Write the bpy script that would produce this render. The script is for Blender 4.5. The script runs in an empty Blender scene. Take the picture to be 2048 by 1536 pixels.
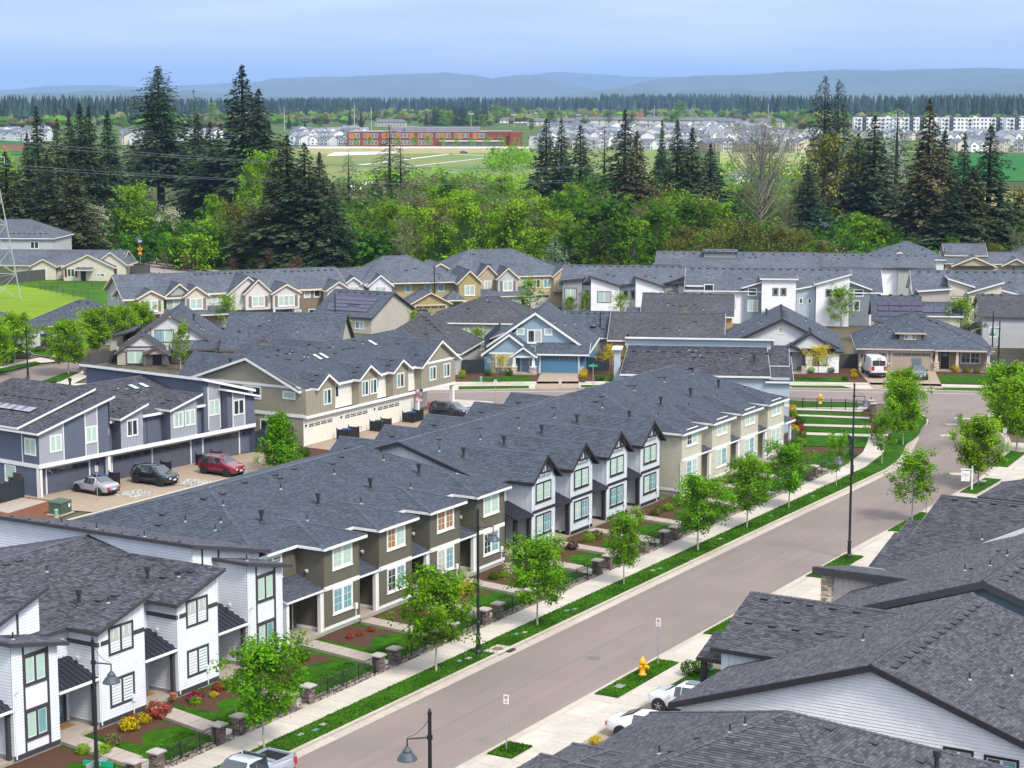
import bpy,math,random
import numpy as np
from mathutils import Vector,Matrix
rad=math.radians
rnd=random.Random(11)
nrs=np.random.RandomState(5)
SC=bpy.context.scene
COL=SC.collection
# ------------------------------------------------------------------ camera, sky, sun, exposure
FPX,HZN,CAM_H=3850.0,195.0,34.0
PITCH=math.atan((768-HZN)/FPX)
cam_data=bpy.data.cameras.new('camera')
cam_data.sensor_width=36.0
cam_data.lens=FPX/2048*36
cam_data.clip_start,cam_data.clip_end=1.0,60000.0
cam=bpy.data.objects.new('camera',cam_data)
COL.objects.link(cam)
cam.location=(0,0,CAM_H)
cam.rotation_euler=(math.pi/2-PITCH,0,0)
SC.camera=cam
SUN_EL,SUN_AZ=50,142
world=bpy.data.worlds.new('World')
SC.world=world
world.use_nodes=True
wn,wl=world.node_tree.nodes,world.node_tree.links
wn.clear()
w_out=wn.new('ShaderNodeOutputWorld')
w_bg=wn.new('ShaderNodeBackground')
w_bg.inputs['Strength'].default_value=0.13
w_sky=wn.new('ShaderNodeTexSky')
w_sky.sky_type='NISHITA'
w_sky.sun_disc=False
w_sky.sun_elevation=rad(SUN_EL)
w_sky.sun_rotation=rad(SUN_AZ)
w_sky.altitude=100
w_sky.air_density=1.0
w_sky.dust_density=1.2
w_sky.ozone_density=2.0
w_tc=wn.new('ShaderNodeTexCoord')
w_sep=wn.new('ShaderNodeSeparateXYZ')
w_ramp=wn.new('ShaderNodeValToRGB')
_el=w_ramp.color_ramp.elements
_el[0].position,_el[0].color=0.0,(1.95,2.38,3.0,1)
_el[1].position,_el[1].color=1.0,(6.2,6.4,6.7,1)
for _p,_c in((0.03,(1.75,2.12,2.66,1)),(0.07,(1.34,1.70,2.32,1)),(0.30,(3.2,3.7,4.5,1))):
 _x=_el.new(_p);_x.color=_c
w_map=wn.new('ShaderNodeMapping')
w_map.inputs['Scale'].default_value=(2.2,2.2,26.0)
w_map.inputs['Rotation'].default_value=(0,rad(14),rad(20))
w_noise=wn.new('ShaderNodeTexNoise')
w_noise.inputs['Scale'].default_value=2.3
w_noise.inputs['Detail'].default_value=6
w_rng=wn.new('ShaderNodeMapRange')
w_rng.inputs['From Min'].default_value=0.40
w_rng.inputs['From Max'].default_value=0.75
w_rng.inputs['To Max'].default_value=0.8
w_cir=wn.new('ShaderNodeMix')
w_cir.data_type='RGBA'
w_cir.inputs['B'].default_value=(3.0,3.2,3.5,1)
w_mix=wn.new('ShaderNodeMix')
w_mix.data_type='RGBA'
w_mix.inputs['Factor'].default_value=0.88
wl.new(w_tc.outputs['Generated'],w_sep.inputs['Vector'])
wl.new(w_sep.outputs['Z'],w_ramp.inputs['Fac'])
wl.new(w_tc.outputs['Generated'],w_map.inputs['Vector'])
wl.new(w_map.outputs['Vector'],w_noise.inputs['Vector'])
wl.new(w_noise.outputs['Fac'],w_rng.inputs['Value'])
wl.new(w_rng.outputs['Result'],w_cir.inputs['Factor'])
wl.new(w_ramp.outputs['Color'],w_cir.inputs['A'])
wl.new(w_sky.outputs['Color'],w_mix.inputs['A'])
wl.new(w_cir.outputs['Result'],w_mix.inputs['B'])
wl.new(w_mix.outputs['Result'],w_bg.inputs['Color'])
wl.new(w_bg.outputs['Background'],w_out.inputs['Surface'])
sun_data=bpy.data.lights.new('sun','SUN')
sun_data.energy=1.5
sun_data.angle=rad(12)
sun_data.color=(1.0,0.95,0.87)
sun=bpy.data.objects.new('sun',sun_data)
COL.objects.link(sun)
_e,_a=rad(SUN_EL),rad(SUN_AZ)
sun.rotation_euler=Vector((-math.sin(_a)*math.cos(_e),-math.cos(_a)*math.cos(_e),-math.sin(_e))).to_track_quat('-Z','Y').to_euler()
SC.view_settings.view_transform='Standard'
SC.view_settings.look='None'
SC.view_settings.gamma=1.0
SC.view_settings.use_curve_mapping=False
SC.view_settings.exposure=1.45
HAZE=5.0e-5
SC.render.engine='CYCLES'
SC.cycles.max_bounces=5
SC.cycles.diffuse_bounces=3
SC.cycles.glossy_bounces=2
SC.cycles.transmission_bounces=2
SC.cycles.volume_bounces=1
SC.cycles.transparent_max_bounces=6
SC.cycles.caustics_reflective=False
SC.cycles.caustics_refractive=False
SC.cycles.use_denoising=True
# ------------------------------------------------------------------ position helpers (image pixels to level ground, street frame)
_cp,_sp=math.cos(PITCH),math.sin(PITCH)
def at(u,v,z=0.0):
 """World x, y of the point at height z seen at image pixel (u, v)."""
 y=768-v
 Y,Z=FPX*_cp+y*_sp,-FPX*_sp+y*_cp
 k=(z-CAM_H)/Z
 return((u-1024)*k,Y*k)
S_AZ=rad(30.644)
SD=(math.sin(S_AZ),math.cos(S_AZ))
SN=(math.cos(S_AZ),-math.sin(S_AZ))
SO=(-2.1033,117.1311)
S_YAW=90-30.644
def st(s,t):
 return(SO[0]+s*SD[0]+t*SN[0],SO[1]+s*SD[1]+t*SN[1])
def to_st(p):
 x,y=p[0]-SO[0],p[1]-SO[1]
 return(x*SD[0]+y*SD[1],x*SN[0]+y*SN[1])
 # ------------------------------------------------------------------ materials
MATS={}
def material(name,col,rough=0.8,vary=0.0,vscale=1.0,bump=0.0,bscale=20.0,tint=False,spec=0.4,metal=0.0,trans=0.0,coat=0.0,col2=None,stretch=None,detail=4.0,brick=None,lowvar=0.0,rot=0.0,grain=0.0,rand=0.0):
 if name in MATS:
  return MATS[name]
 m=bpy.data.materials.new(name)
 m.use_nodes=True
 N,L=m.node_tree.nodes,m.node_tree.links
 b=N['Principled BSDF']
 b.inputs['Roughness'].default_value=rough
 b.inputs['Specular IOR Level'].default_value=spec
 b.inputs['Metallic'].default_value=metal
 if coat:
  b.inputs['Coat Weight'].default_value=coat
  b.inputs['Coat Roughness'].default_value=0.05
 c4=(*col,1)
 out=None
 def mixn(a,bb,fac,blend='MIX'):
  x=N.new('ShaderNodeMix');x.data_type='RGBA';x.blend_type=blend
  for s_,v_ in(('A',a),('B',bb),('Factor',fac)):
   if isinstance(v_,(tuple,list)):x.inputs[s_].default_value=v_
   elif isinstance(v_,(int,float)):x.inputs[s_].default_value=v_
   else:L.new(v_,x.inputs[s_])
  return x.outputs['Result']
 tc=N.new('ShaderNodeTexCoord')
 vec=tc.outputs['Object']
 if stretch:
  mp=N.new('ShaderNodeMapping');mp.inputs['Scale'].default_value=stretch;mp.vector_type='TEXTURE' if rot else 'POINT'
  if rot:mp.inputs['Rotation'].default_value=(0,0,rad(rot));mp.inputs['Scale'].default_value=tuple(1/x for x in stretch)
  L.new(vec,mp.inputs['Vector']);vec=mp.outputs['Vector']
 out=c4
 if vary or col2:
  n=N.new('ShaderNodeTexNoise');n.inputs['Scale'].default_value=vscale;n.inputs['Detail'].default_value=detail
  n.inputs['Roughness'].default_value=0.6
  L.new(vec,n.inputs['Vector'])
  r=N.new('ShaderNodeMapRange');r.inputs['From Min'].default_value=0.32;r.inputs['From Max'].default_value=0.68
  L.new(n.outputs['Fac'],r.inputs['Value'])
  c2=(*col2,1)if col2 else tuple(x*(1-vary)for x in col)+(1,)
  c1=c4 if col2 else tuple(min(1,x*(1+vary))for x in col)+(1,)
  out=mixn(c1,c2,r.outputs['Result'])
 if lowvar:
  n3=N.new('ShaderNodeTexNoise');n3.inputs['Scale'].default_value=vscale*0.13;n3.inputs['Detail'].default_value=3
  L.new(tc.outputs['Object'],n3.inputs['Vector'])
  r3=N.new('ShaderNodeMapRange');r3.inputs['From Min'].default_value=0.3;r3.inputs['From Max'].default_value=0.7
  r3.inputs['To Min'].default_value=1-lowvar;r3.inputs['To Max'].default_value=1+lowvar
  L.new(n3.outputs['Fac'],r3.inputs['Value'])
  out=mixn(out,r3.outputs['Result'],1.0,'MULTIPLY')
 if grain:
  n4=N.new('ShaderNodeTexNoise');n4.inputs['Scale'].default_value=14;n4.inputs['Detail'].default_value=4
  L.new(tc.outputs['Object'],n4.inputs['Vector'])
  r4=N.new('ShaderNodeMapRange');r4.inputs['To Min'].default_value=1-2*grain;r4.inputs['To Max'].default_value=1+2*grain
  L.new(n4.outputs['Fac'],r4.inputs['Value']);out=mixn(out,r4.outputs['Result'],1.0,'MULTIPLY')
 if rand:
  oi=N.new('ShaderNodeObjectInfo');hs=N.new('ShaderNodeHueSaturation')
  for k_,a_,b_ in(('Hue',.5-.035*rand,.5+.02*rand),('Value',1-.22*rand,1+.18*rand)):
   r5=N.new('ShaderNodeMapRange');r5.inputs['To Min'].default_value=a_;r5.inputs['To Max'].default_value=b_
   L.new(oi.outputs['Random'],r5.inputs['Value']);L.new(r5.outputs['Result'],hs.inputs[k_])
  if isinstance(out,tuple):hs.inputs['Color'].default_value=out
  else:L.new(out,hs.inputs['Color'])
  out=hs.outputs['Color']
 bh=None
 if brick:
  uv=N.new('ShaderNodeUVMap')
  br=N.new('ShaderNodeTexBrick')
  br.inputs['Scale'].default_value=1.0
  br.inputs['Brick Width'].default_value=brick[0];br.inputs['Row Height'].default_value=brick[1]
  br.inputs['Mortar Size'].default_value=brick[1]*0.09;br.inputs['Bias'].default_value=0.0
  br.inputs['Color1'].default_value=(0.65,0.65,0.65,1);br.inputs['Color2'].default_value=(1.3,1.3,1.3,1)
  br.inputs['Mortar'].default_value=(brick[2],)*3+(1,)
  L.new(uv.outputs['UV'],br.inputs['Vector'])
  out=mixn(out,br.outputs['Color'],1.0,'MULTIPLY')
  bh=br.outputs['Color']
 if tint:
  a=N.new('ShaderNodeAttribute');a.attribute_name='tint'
  out=mixn(out,a.outputs['Fac'],1.0,'MULTIPLY')
 if isinstance(out,tuple):
  b.inputs['Base Color'].default_value=out
 else:
  L.new(out,b.inputs['Base Color'])
 if bump or bh:
  bp=N.new('ShaderNodeBump');bp.inputs['Strength'].default_value=bump or 0.3;bp.inputs['Distance'].default_value=0.02
  if bh is None:
   nb=N.new('ShaderNodeTexNoise');nb.inputs['Scale'].default_value=bscale;nb.inputs['Detail'].default_value=3
   L.new(vec,nb.inputs['Vector']);L.new(nb.outputs['Fac'],bp.inputs['Height'])
  else:
   L.new(bh,bp.inputs['Height'])
  L.new(bp.outputs['Normal'],b.inputs['Normal'])
 if trans:
  t=N.new('ShaderNodeBsdfTranslucent')
  if isinstance(out,tuple):t.inputs['Color'].default_value=out
  else:L.new(out,t.inputs['Color'])
  ms=N.new('ShaderNodeMixShader');ms.inputs['Fac'].default_value=trans
  L.new(b.outputs['BSDF'],ms.inputs[1]);L.new(t.outputs['BSDF'],ms.inputs[2])
  L.new(ms.outputs['Shader'],N['Material Output'].inputs['Surface'])
 MATS[name]=m
 return m
PAINT={}
def paint(name,col,rough=0.75):
 PAINT[name]=col
 return material(name,col,rough,vary=0.05,vscale=1.3,spec=0.3,lowvar=0.05)
m_asphalt=material('asphalt',(0.200,0.162,0.147),0.9,vary=0.06,vscale=1.0,bump=0.25,bscale=60,lowvar=0.08,spec=0.12,stretch=(0.05,1.4,1),rot=59.356,grain=0.07)
m_asphalt2=material('asphalt_patch',(0.115,0.100,0.095),0.9,vary=0.1,vscale=5,lowvar=0.08,spec=0.3)
m_concrete=material('concrete',(0.42,0.375,0.32),0.88,vary=0.06,vscale=3.5,bump=0.1,bscale=40,lowvar=0.08,tint=True,spec=0.3)
m_kerb=material('kerb_concrete',(0.40,0.345,0.29),0.88,vary=0.09,vscale=2.5,bump=0.1,bscale=30,tint=True,spec=0.3)
m_aggregate=material('exposed_aggregate',(0.29,0.225,0.165),0.9,vary=0.16,vscale=14,bump=0.3,bscale=70,lowvar=0.06,spec=0.3)
m_porch=material('porch_concrete',(0.33,0.275,0.23),0.9,vary=0.08,vscale=4,spec=0.3)
m_lawn=material('lawn',(0.040,0.112,0.006),0.95,col2=(0.014,0.056,0.004),vscale=1.3,bump=0.9,bscale=26,lowvar=0.18,detail=8,spec=0.05)
m_meadow=material('meadow',(0.065,0.150,0.008),0.95,col2=(0.030,0.085,0.005),vscale=0.28,bump=0.6,bscale=3,lowvar=0.15,detail=8,spec=0.1)
m_mown=material('mown_field',(0.185,0.27,0.018),0.95,col2=(0.10,0.175,0.012),vscale=0.3,stretch=(0.25,3.0,1),lowvar=0.1,detail=7,spec=0.1)
m_field=material('field',(0.085,0.12,0.026),0.95,col2=(0.05,0.085,0.018),vscale=0.06,lowvar=0.2,detail=7,spec=0.1)
m_crop=material('crop_field',(0.020,0.135,0.022),0.95,col2=(0.014,0.095,0.016),vscale=0.08,stretch=(0.3,2,1),detail=6,spec=0.1)
m_wild=material('wild_ground',(0.035,0.060,0.012),0.95,col2=(0.07,0.07,0.028),vscale=0.12,lowvar=0.25,detail=7,spec=0.1)
m_dry=material('dry_grass',(0.36,0.28,0.14),0.95,col2=(0.20,0.21,0.07),vscale=0.11,detail=7,spec=0.1)
m_gravel_w=material('pale_gravel',(0.55,0.52,0.47),0.95,vary=0.16,vscale=0.5,lowvar=0.1,spec=0.2)
m_mulch=material('bark_mulch',(0.105,0.055,0.034),0.95,col2=(0.055,0.028,0.018),vscale=9,bump=1.0,bscale=22,detail=8,spec=0.1)
m_mulch_red=material('red_mulch',(0.20,0.085,0.042),0.95,col2=(0.11,0.045,0.025),vscale=7,bump=1.0,bscale=18,detail=8,spec=0.1)
m_soil=material('yard_soil',(0.10,0.085,0.055),0.95,vary=0.25,vscale=1.2,spec=0.1)
m_pebble=material('pebbles',(0.24,0.215,0.18),0.9,tint=True,spec=0.2)
m_white_line=material('road_paint',(0.62,0.60,0.57),0.8,vary=0.12,vscale=4,spec=0.3)
m_white=paint('white_trim',(0.72,0.71,0.69),0.55)
m_cream=paint('cream_trim',(0.66,0.57,0.44),0.6)
m_dark=paint('dark_trim',(0.030,0.026,0.030),0.6)
m_dkgrey=paint('charcoal_trim',(0.052,0.050,0.054),0.6)
m_black=material('black_metal',(0.012,0.013,0.016),0.45,spec=0.5)
m_rubber=material('rubber',(0.013,0.013,0.014),0.85,spec=0.2)
m_galv=material('galvanised_steel',(0.42,0.45,0.47),0.45,metal=0.6)
m_pylon=material('pylon_steel',(0.50,0.53,0.55),0.5,metal=0.4)
m_rimm=material('wheel_alloy',(0.40,0.41,0.43),0.3,metal=0.8)
m_vent=material('roof_vent_metal',(0.028,0.030,0.036),0.55,spec=0.4)
m_flash=material('flashing',(0.30,0.32,0.35),0.4,metal=0.5)
m_pane_mint=material('pane_blind',(0.40,0.55,0.47),0.12,spec=0.6,vary=0.08,vscale=9,stretch=(0.2,0.2,3))
m_pane_teal=material('pane_teal',(0.16,0.33,0.36),0.06,spec=0.9,vary=0.15,vscale=0.8)
m_pane_dark=material('pane_dark',(0.030,0.042,0.046),0.05,spec=0.9,vary=0.4,vscale=0.9)
m_pane_slat=material('pane_slats',(0.45,0.47,0.43),0.15,spec=0.6)
m_pane_warm=material('pane_warm',(0.34,0.17,0.07),0.1,spec=0.7,vary=0.25,vscale=1.5)
m_carglass=material('car_glass',(0.020,0.028,0.034),0.04,spec=1.0,coat=0.6)
m_solar=material('solar_cell',(0.028,0.022,0.060),0.18,spec=0.7,vary=0.12,vscale=1.0)
m_solar_g=material('solar_cell_glossy',(0.20,0.19,0.23),0.22,spec=0.9,vary=0.08,vscale=0.6)
m_solar_frame=material('solar_frame',(0.03,0.03,0.035),0.4,spec=0.5)
m_skylight=material('skylight_glass',(0.42,0.52,0.52),0.08,spec=0.9)
m_stone_l=material('pale_ledgestone',(0.50,0.42,0.33),0.9,tint=True,bump=0.4,bscale=9,spec=0.2)
m_stone_d=material('grey_ledgestone',(0.155,0.120,0.105),0.9,tint=True,bump=0.4,bscale=9,spec=0.2)
m_capstone=material('cap_stone',(0.34,0.30,0.28),0.85,vary=0.1,vscale=6,spec=0.3)
m_fence_g=material('grey_fence_board',(0.085,0.083,0.080),0.9,vary=0.22,vscale=2.5,stretch=(3,3,0.3),spec=0.2)
m_fence_d=material('dark_fence_board',(0.028,0.036,0.040),0.85,vary=0.2,vscale=2.5,spec=0.2)
m_trunk=material('pale_bark',(0.40,0.35,0.30),0.9,vary=0.25,vscale=7,spec=0.1)
m_bark=material('brown_bark',(0.060,0.045,0.036),0.95,vary=0.3,vscale=2,spec=0.1)
m_bark_g=material('grey_bark',(0.22,0.20,0.165),0.95,vary=0.25,vscale=2,spec=0.1)
def leafmat(name,col,trans=0.35,col2=None):
 return material(name,col,0.7,tint=True,trans=trans,spec=0.08,vary=0.10,vscale=0.5,rand=0.3)
m_leaf=leafmat('maple_leaf',(0.110,0.270,0.007))
m_leaf_b=leafmat('bright_leaf',(0.165,0.315,0.010))
m_leaf_d=leafmat('deep_leaf',(0.042,0.120,0.007))
m_leaf_m=leafmat('mid_leaf',(0.085,0.185,0.012))
m_leaf_y=leafmat('yellow_leaf',(0.46,0.36,0.010))
m_leaf_o=leafmat('olive_leaf',(0.145,0.150,0.026))
m_leaf_g=leafmat('grey_leaf',(0.140,0.160,0.062))
m_leaf_w=leafmat('blossom_leaf',(0.40,0.40,0.26))
m_leaf_r=leafmat('red_leaf',(0.30,0.060,0.030))
m_leaf_p=leafmat('purple_leaf',(0.055,0.012,0.022))
m_leaf_k=leafmat('pink_blossom',(0.34,0.02,0.08))
m_leaf_br=leafmat('brown_twig_leaf',(0.20,0.105,0.060))
m_fir=leafmat('fir_needles',(0.034,0.058,0.026),0.12)
m_fir_o=leafmat('olive_fir_needles',(0.054,0.068,0.026),0.12)
m_fir_b=leafmat('blue_fir_needles',(0.036,0.064,0.046),0.12)
m_fir_br=leafmat('browned_fir_needles',(0.075,0.064,0.034),0.12)
m_spruce=leafmat('spruce_needles',(0.105,0.145,0.110),0.12)
m_cedar=leafmat('cedar_needles',(0.045,0.095,0.016),0.15)
def roofmat(key,col,dark=0.45):
 """Shingle colour: 'geo' version takes each shingle's own tint, 'tex' version has courses in the material."""
 g=material('shingle_'+key,col,0.9,tint=True,vary=0.08,vscale=6,bump=0.4,bscale=60,spec=0.1,lowvar=0.08)
 t=material('shingle_course_'+key,tuple(c*1.06 for c in col),0.9,vary=0.10,vscale=1.6,brick=(0.32,0.15,dark),spec=0.1,lowvar=0.10,bump=0.35)
 return(g,t)
RF_BLUE=roofmat('slate',(0.071,0.081,0.102))
RF_NEU=roofmat('graphite',(0.070,0.071,0.079))
RF_MIX=roofmat('heather',(0.080,0.078,0.095),0.4)
RF_DARK=roofmat('charcoal',(0.076,0.075,0.087),0.4)
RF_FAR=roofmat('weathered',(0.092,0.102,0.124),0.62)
# ------------------------------------------------------------------ mesh helpers
def link(o,parent=None):
 COL.objects.link(o)
 if parent is not None:
  o.parent=parent
 return o
class MB:
 """Collects faces, then links them as ONE mesh object."""
 def __init__(s):
  s.v,s.f,s.m,s.t=[],[],[],[]
 def poly(s,pts,m=0,t=1.0):
  n=len(s.v)
  s.v.extend(tuple(p)for p in pts)
  s.f.append(tuple(range(n,n+len(pts))));s.m.append(m);s.t.append(t)
 def hexa(s,p,m=0,t=1.0):
  """p: 8 points, bottom 4 ccw then top 4 ccw."""
  n=len(s.v);s.v.extend(tuple(q)for q in p)
  for f in((3,2,1,0),(4,5,6,7),(0,1,5,4),(1,2,6,5),(2,3,7,6),(3,0,4,7)):
   s.f.append(tuple(n+i for i in f));s.m.append(m);s.t.append(t)
 def box(s,x0,y0,z0,x1,y1,z1,m=0,t=1.0):
  s.hexa([(x0,y0,z0),(x1,y0,z0),(x1,y1,z0),(x0,y1,z0),(x0,y0,z1),(x1,y0,z1),(x1,y1,z1),(x0,y1,z1)],m,t)
 def prism(s,pts,z0,z1,m=0,t=1.0):
  n=len(s.v);k=len(pts)
  a=sum(pts[i][0]*pts[(i+1)%k][1]-pts[(i+1)%k][0]*pts[i][1]for i in range(k))
  if a<0:pts=pts[::-1]
  s.v.extend((p[0],p[1],z0)for p in pts);s.v.extend((p[0],p[1],z1)for p in pts)
  s.f.append(tuple(n+k+i for i in range(k)));s.f.append(tuple(n+k-1-i for i in range(k)))
  for i in range(k):
   j=(i+1)%k
   s.f.append((n+i,n+j,n+k+j,n+k+i))
  s.m+=[m]*(k+2);s.t+=[t]*(k+2)
 def tube(s,p,q,r0,r1=None,n=8,m=0,t=1.0,caps=True):
  r1=r0 if r1 is None else r1
  p,q=Vector(p),Vector(q);d=(q-p)
  if d.length<1e-6:return
  d.normalize()
  a=d.orthogonal().normalized();b=d.cross(a)
  k=len(s.v)
  for c,r in((p,r0),(q,r1)):
   for i in range(n):
    w=2*math.pi*i/n
    s.v.append(tuple(c+a*(r*math.cos(w))+b*(r*math.sin(w))))
  for i in range(n):
   j=(i+1)%n
   s.f.append((k+i,k+j,k+n+j,k+n+i));s.m.append(m);s.t.append(t)
  if caps:
   s.f.append(tuple(k+n-1-i for i in range(n)));s.f.append(tuple(k+n+i for i in range(n)))
   s.m+=[m,m];s.t+=[t,t]
 def lathe(s,prof,c=(0,0,0),n=16,m=0,t=1.0):
  k=len(s.v)
  for r,z in prof:
   for i in range(n):
    w=2*math.pi*i/n
    s.v.append((c[0]+r*math.cos(w),c[1]+r*math.sin(w),c[2]+z))
  for a in range(len(prof)-1):
   for i in range(n):
    j=(i+1)%n
    s.f.append((k+a*n+i,k+a*n+j,k+(a+1)*n+j,k+(a+1)*n+i));s.m.append(m);s.t.append(t)
  s.f.append(tuple(k+n-1-i for i in range(n)));s.f.append(tuple(k+(len(prof)-1)*n+i for i in range(n)))
  s.m+=[m,m];s.t+=[t,t]
 def mesh(s,name,mats,smooth=False,tint=False):
  me=bpy.data.meshes.new(name)
  me.from_pydata(s.v,[],s.f)
  for x in(mats if isinstance(mats,(list,tuple))else[mats]):
   me.materials.append(x)
  if any(s.m):me.polygons.foreach_set('material_index',s.m)
  me.attributes.new('tint','FLOAT','FACE').data.foreach_set('value',s.t)
  if smooth:me.polygons.foreach_set('use_smooth',[True]*len(s.f))
  return me
 def build(s,name,mats,parent=None,smooth=False,tint=False):
  return link(bpy.data.objects.new(name,s.mesh(name,mats,smooth,tint)),parent)
def tag(o,label=None,cat=None,group=None,kind=None):
 if label:o['label']=label
 if cat:o['category']=cat
 if group:o['group']=group
 if kind:o['kind']=kind
 return o
def empty(name,x,y,yaw=0.0,z=0.0):
 o=link(bpy.data.objects.new(name,None))
 o.location=(x,y,z);o.rotation_euler=(0,0,rad(yaw));o.empty_display_size=0.5
 return o
def kids(o):
 return[c for c in o.children]
def copy_tree(o,parent=None):
 c=o.copy();COL.objects.link(c)
 if parent is not None:c.parent=parent
 for ch in kids(o):copy_tree(ch,c)
 return c
def inst(name,me,parent,M=None,loc=None,kind=None):
 o=link(bpy.data.objects.new(name,me),parent)
 if M is not None:o.matrix_local=M
 if loc is not None:o.location=loc
 if kind:o['kind']=kind
 return o
def quad_mesh(name,Q,tint,mats,midx=None):
 """Fast mesh from an (n, 4, 3) array of quads with one tint each."""
 n=len(Q)
 me=bpy.data.meshes.new(name)
 me.vertices.add(n*4);me.loops.add(n*4);me.polygons.add(n)
 me.vertices.foreach_set('co',np.ascontiguousarray(Q,dtype=np.float32).ravel())
 me.loops.foreach_set('vertex_index',np.arange(n*4,dtype=np.int32))
 me.polygons.foreach_set('loop_start',np.arange(0,n*4,4,dtype=np.int32))
 for x in mats:me.materials.append(x)
 if midx is not None:me.polygons.foreach_set('material_index',np.asarray(midx,dtype=np.int32))
 me.attributes.new('tint','FLOAT','FACE').data.foreach_set('value',np.asarray(tint,dtype=np.float32))
 me.update(calc_edges=True)
 return me
def sheet(name,pts,z,mat,kind='structure'):
 """Level sheet of ground from world points."""
 mb=MB()
 k=len(pts)
 a=sum(pts[i][0]*pts[(i+1)%k][1]-pts[(i+1)%k][0]*pts[i][1]for i in range(k))
 if a<0:pts=pts[::-1]
 mb.poly([(p[0],p[1],z)for p in pts])
 o=mb.build(name,mat)
 o['kind']=kind
 return o
 # ------------------------------------------------------------------ building kit
def clip_z(poly,z0,z1):
 """Clip a (u, z) polygon to z0 <= z <= z1."""
 for zc,keep in((z0,1),(z1,-1)):
  out=[]
  for i,a in enumerate(poly):
   b=poly[(i+1)%len(poly)]
   ia,ib=(a[1]-zc)*keep>=-1e-9,(b[1]-zc)*keep>=-1e-9
   if ia:out.append(a)
   if ia!=ib:
    k=(zc-a[1])/(b[1]-a[1]);out.append((a[0]+k*(b[0]-a[0]),zc))
  poly=out
  if len(poly)<3:return[]
 return poly
WIN_CACHE={}
def win_mesh(w,h,trim,tm,sm,lights,grid,mull,sill):
 """Window in local x (width), -y outwards, z up: frame mesh, sash mesh, pane meshes with their x offsets."""
 key=(round(w,2),round(h,2),trim,tm.name,sm.name,lights,grid,mull.name if mull else None,sill)
 if key in WIN_CACHE:return WIN_CACHE[key]
 f=MB()
 f.box(0,-.055,0,trim,.01,h);f.box(w-trim,-.055,0,w,.01,h)
 f.box(trim,-.052,0,w-trim,.01,trim);f.box(trim,-.052,h-trim,w-trim,.01,h)
 if sill:f.box(-.06,-.09,-.05,w+.06,.01,-.002)
 iw=(w-2*trim)
 mw=.16 if mull else .05
 lw=(iw-mw*(lights-1))/lights
 s=MB()
 panes=[]
 for i in range(lights):
  x=trim+i*(lw+mw)
  if i:(f if mull else s).box(x-mw,-.048,trim,x,.01,h-trim)
  b=.045
  s.box(x,-.034,trim,x+b,.01,h-trim);s.box(x+lw-b,-.034,trim,x+lw,.01,h-trim)
  s.box(x+b,-.033,trim,x+lw-b,.01,trim+b);s.box(x+b,-.033,h-trim-b,x+lw-b,.01,h-trim)
  if grid:
   gx,gz=grid
   for a in range(1,gx):
    xx=x+b+(lw-2*b)*a/gx;s.box(xx-.014,-.03,trim+b,xx+.014,.0,h-trim-b)
   for a in range(1,gz):
    zz=trim+b+(h-2*trim-2*b)*a/gz;s.box(x+b,-.0285,zz-.014,x+lw-b,.0,zz+.014)
  p=MB();p.box(0,-.022,0,lw-2*b,0,h-2*trim-2*b)
  panes.append((p,(x+b,0,trim+b)))
 pm={}
 WIN_CACHE[key]=(f.mesh('window',tm),s.mesh('sash',sm),[(p,loc,pm)for p,loc in panes])
 return WIN_CACHE[key]
PANES={'mint':m_pane_mint,'teal':m_pane_teal,'dark':m_pane_dark,'slat':m_pane_slat,'warm':m_pane_warm}
def lap_shade(mat):  # siding colour darkened to paint in the shadow lines between lap boards
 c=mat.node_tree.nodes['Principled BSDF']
 return material(mat.name+'_lap_shade',tuple(.22*x for x in PAINT.get(mat.name,(.2,.2,.2))),.9)
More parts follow.
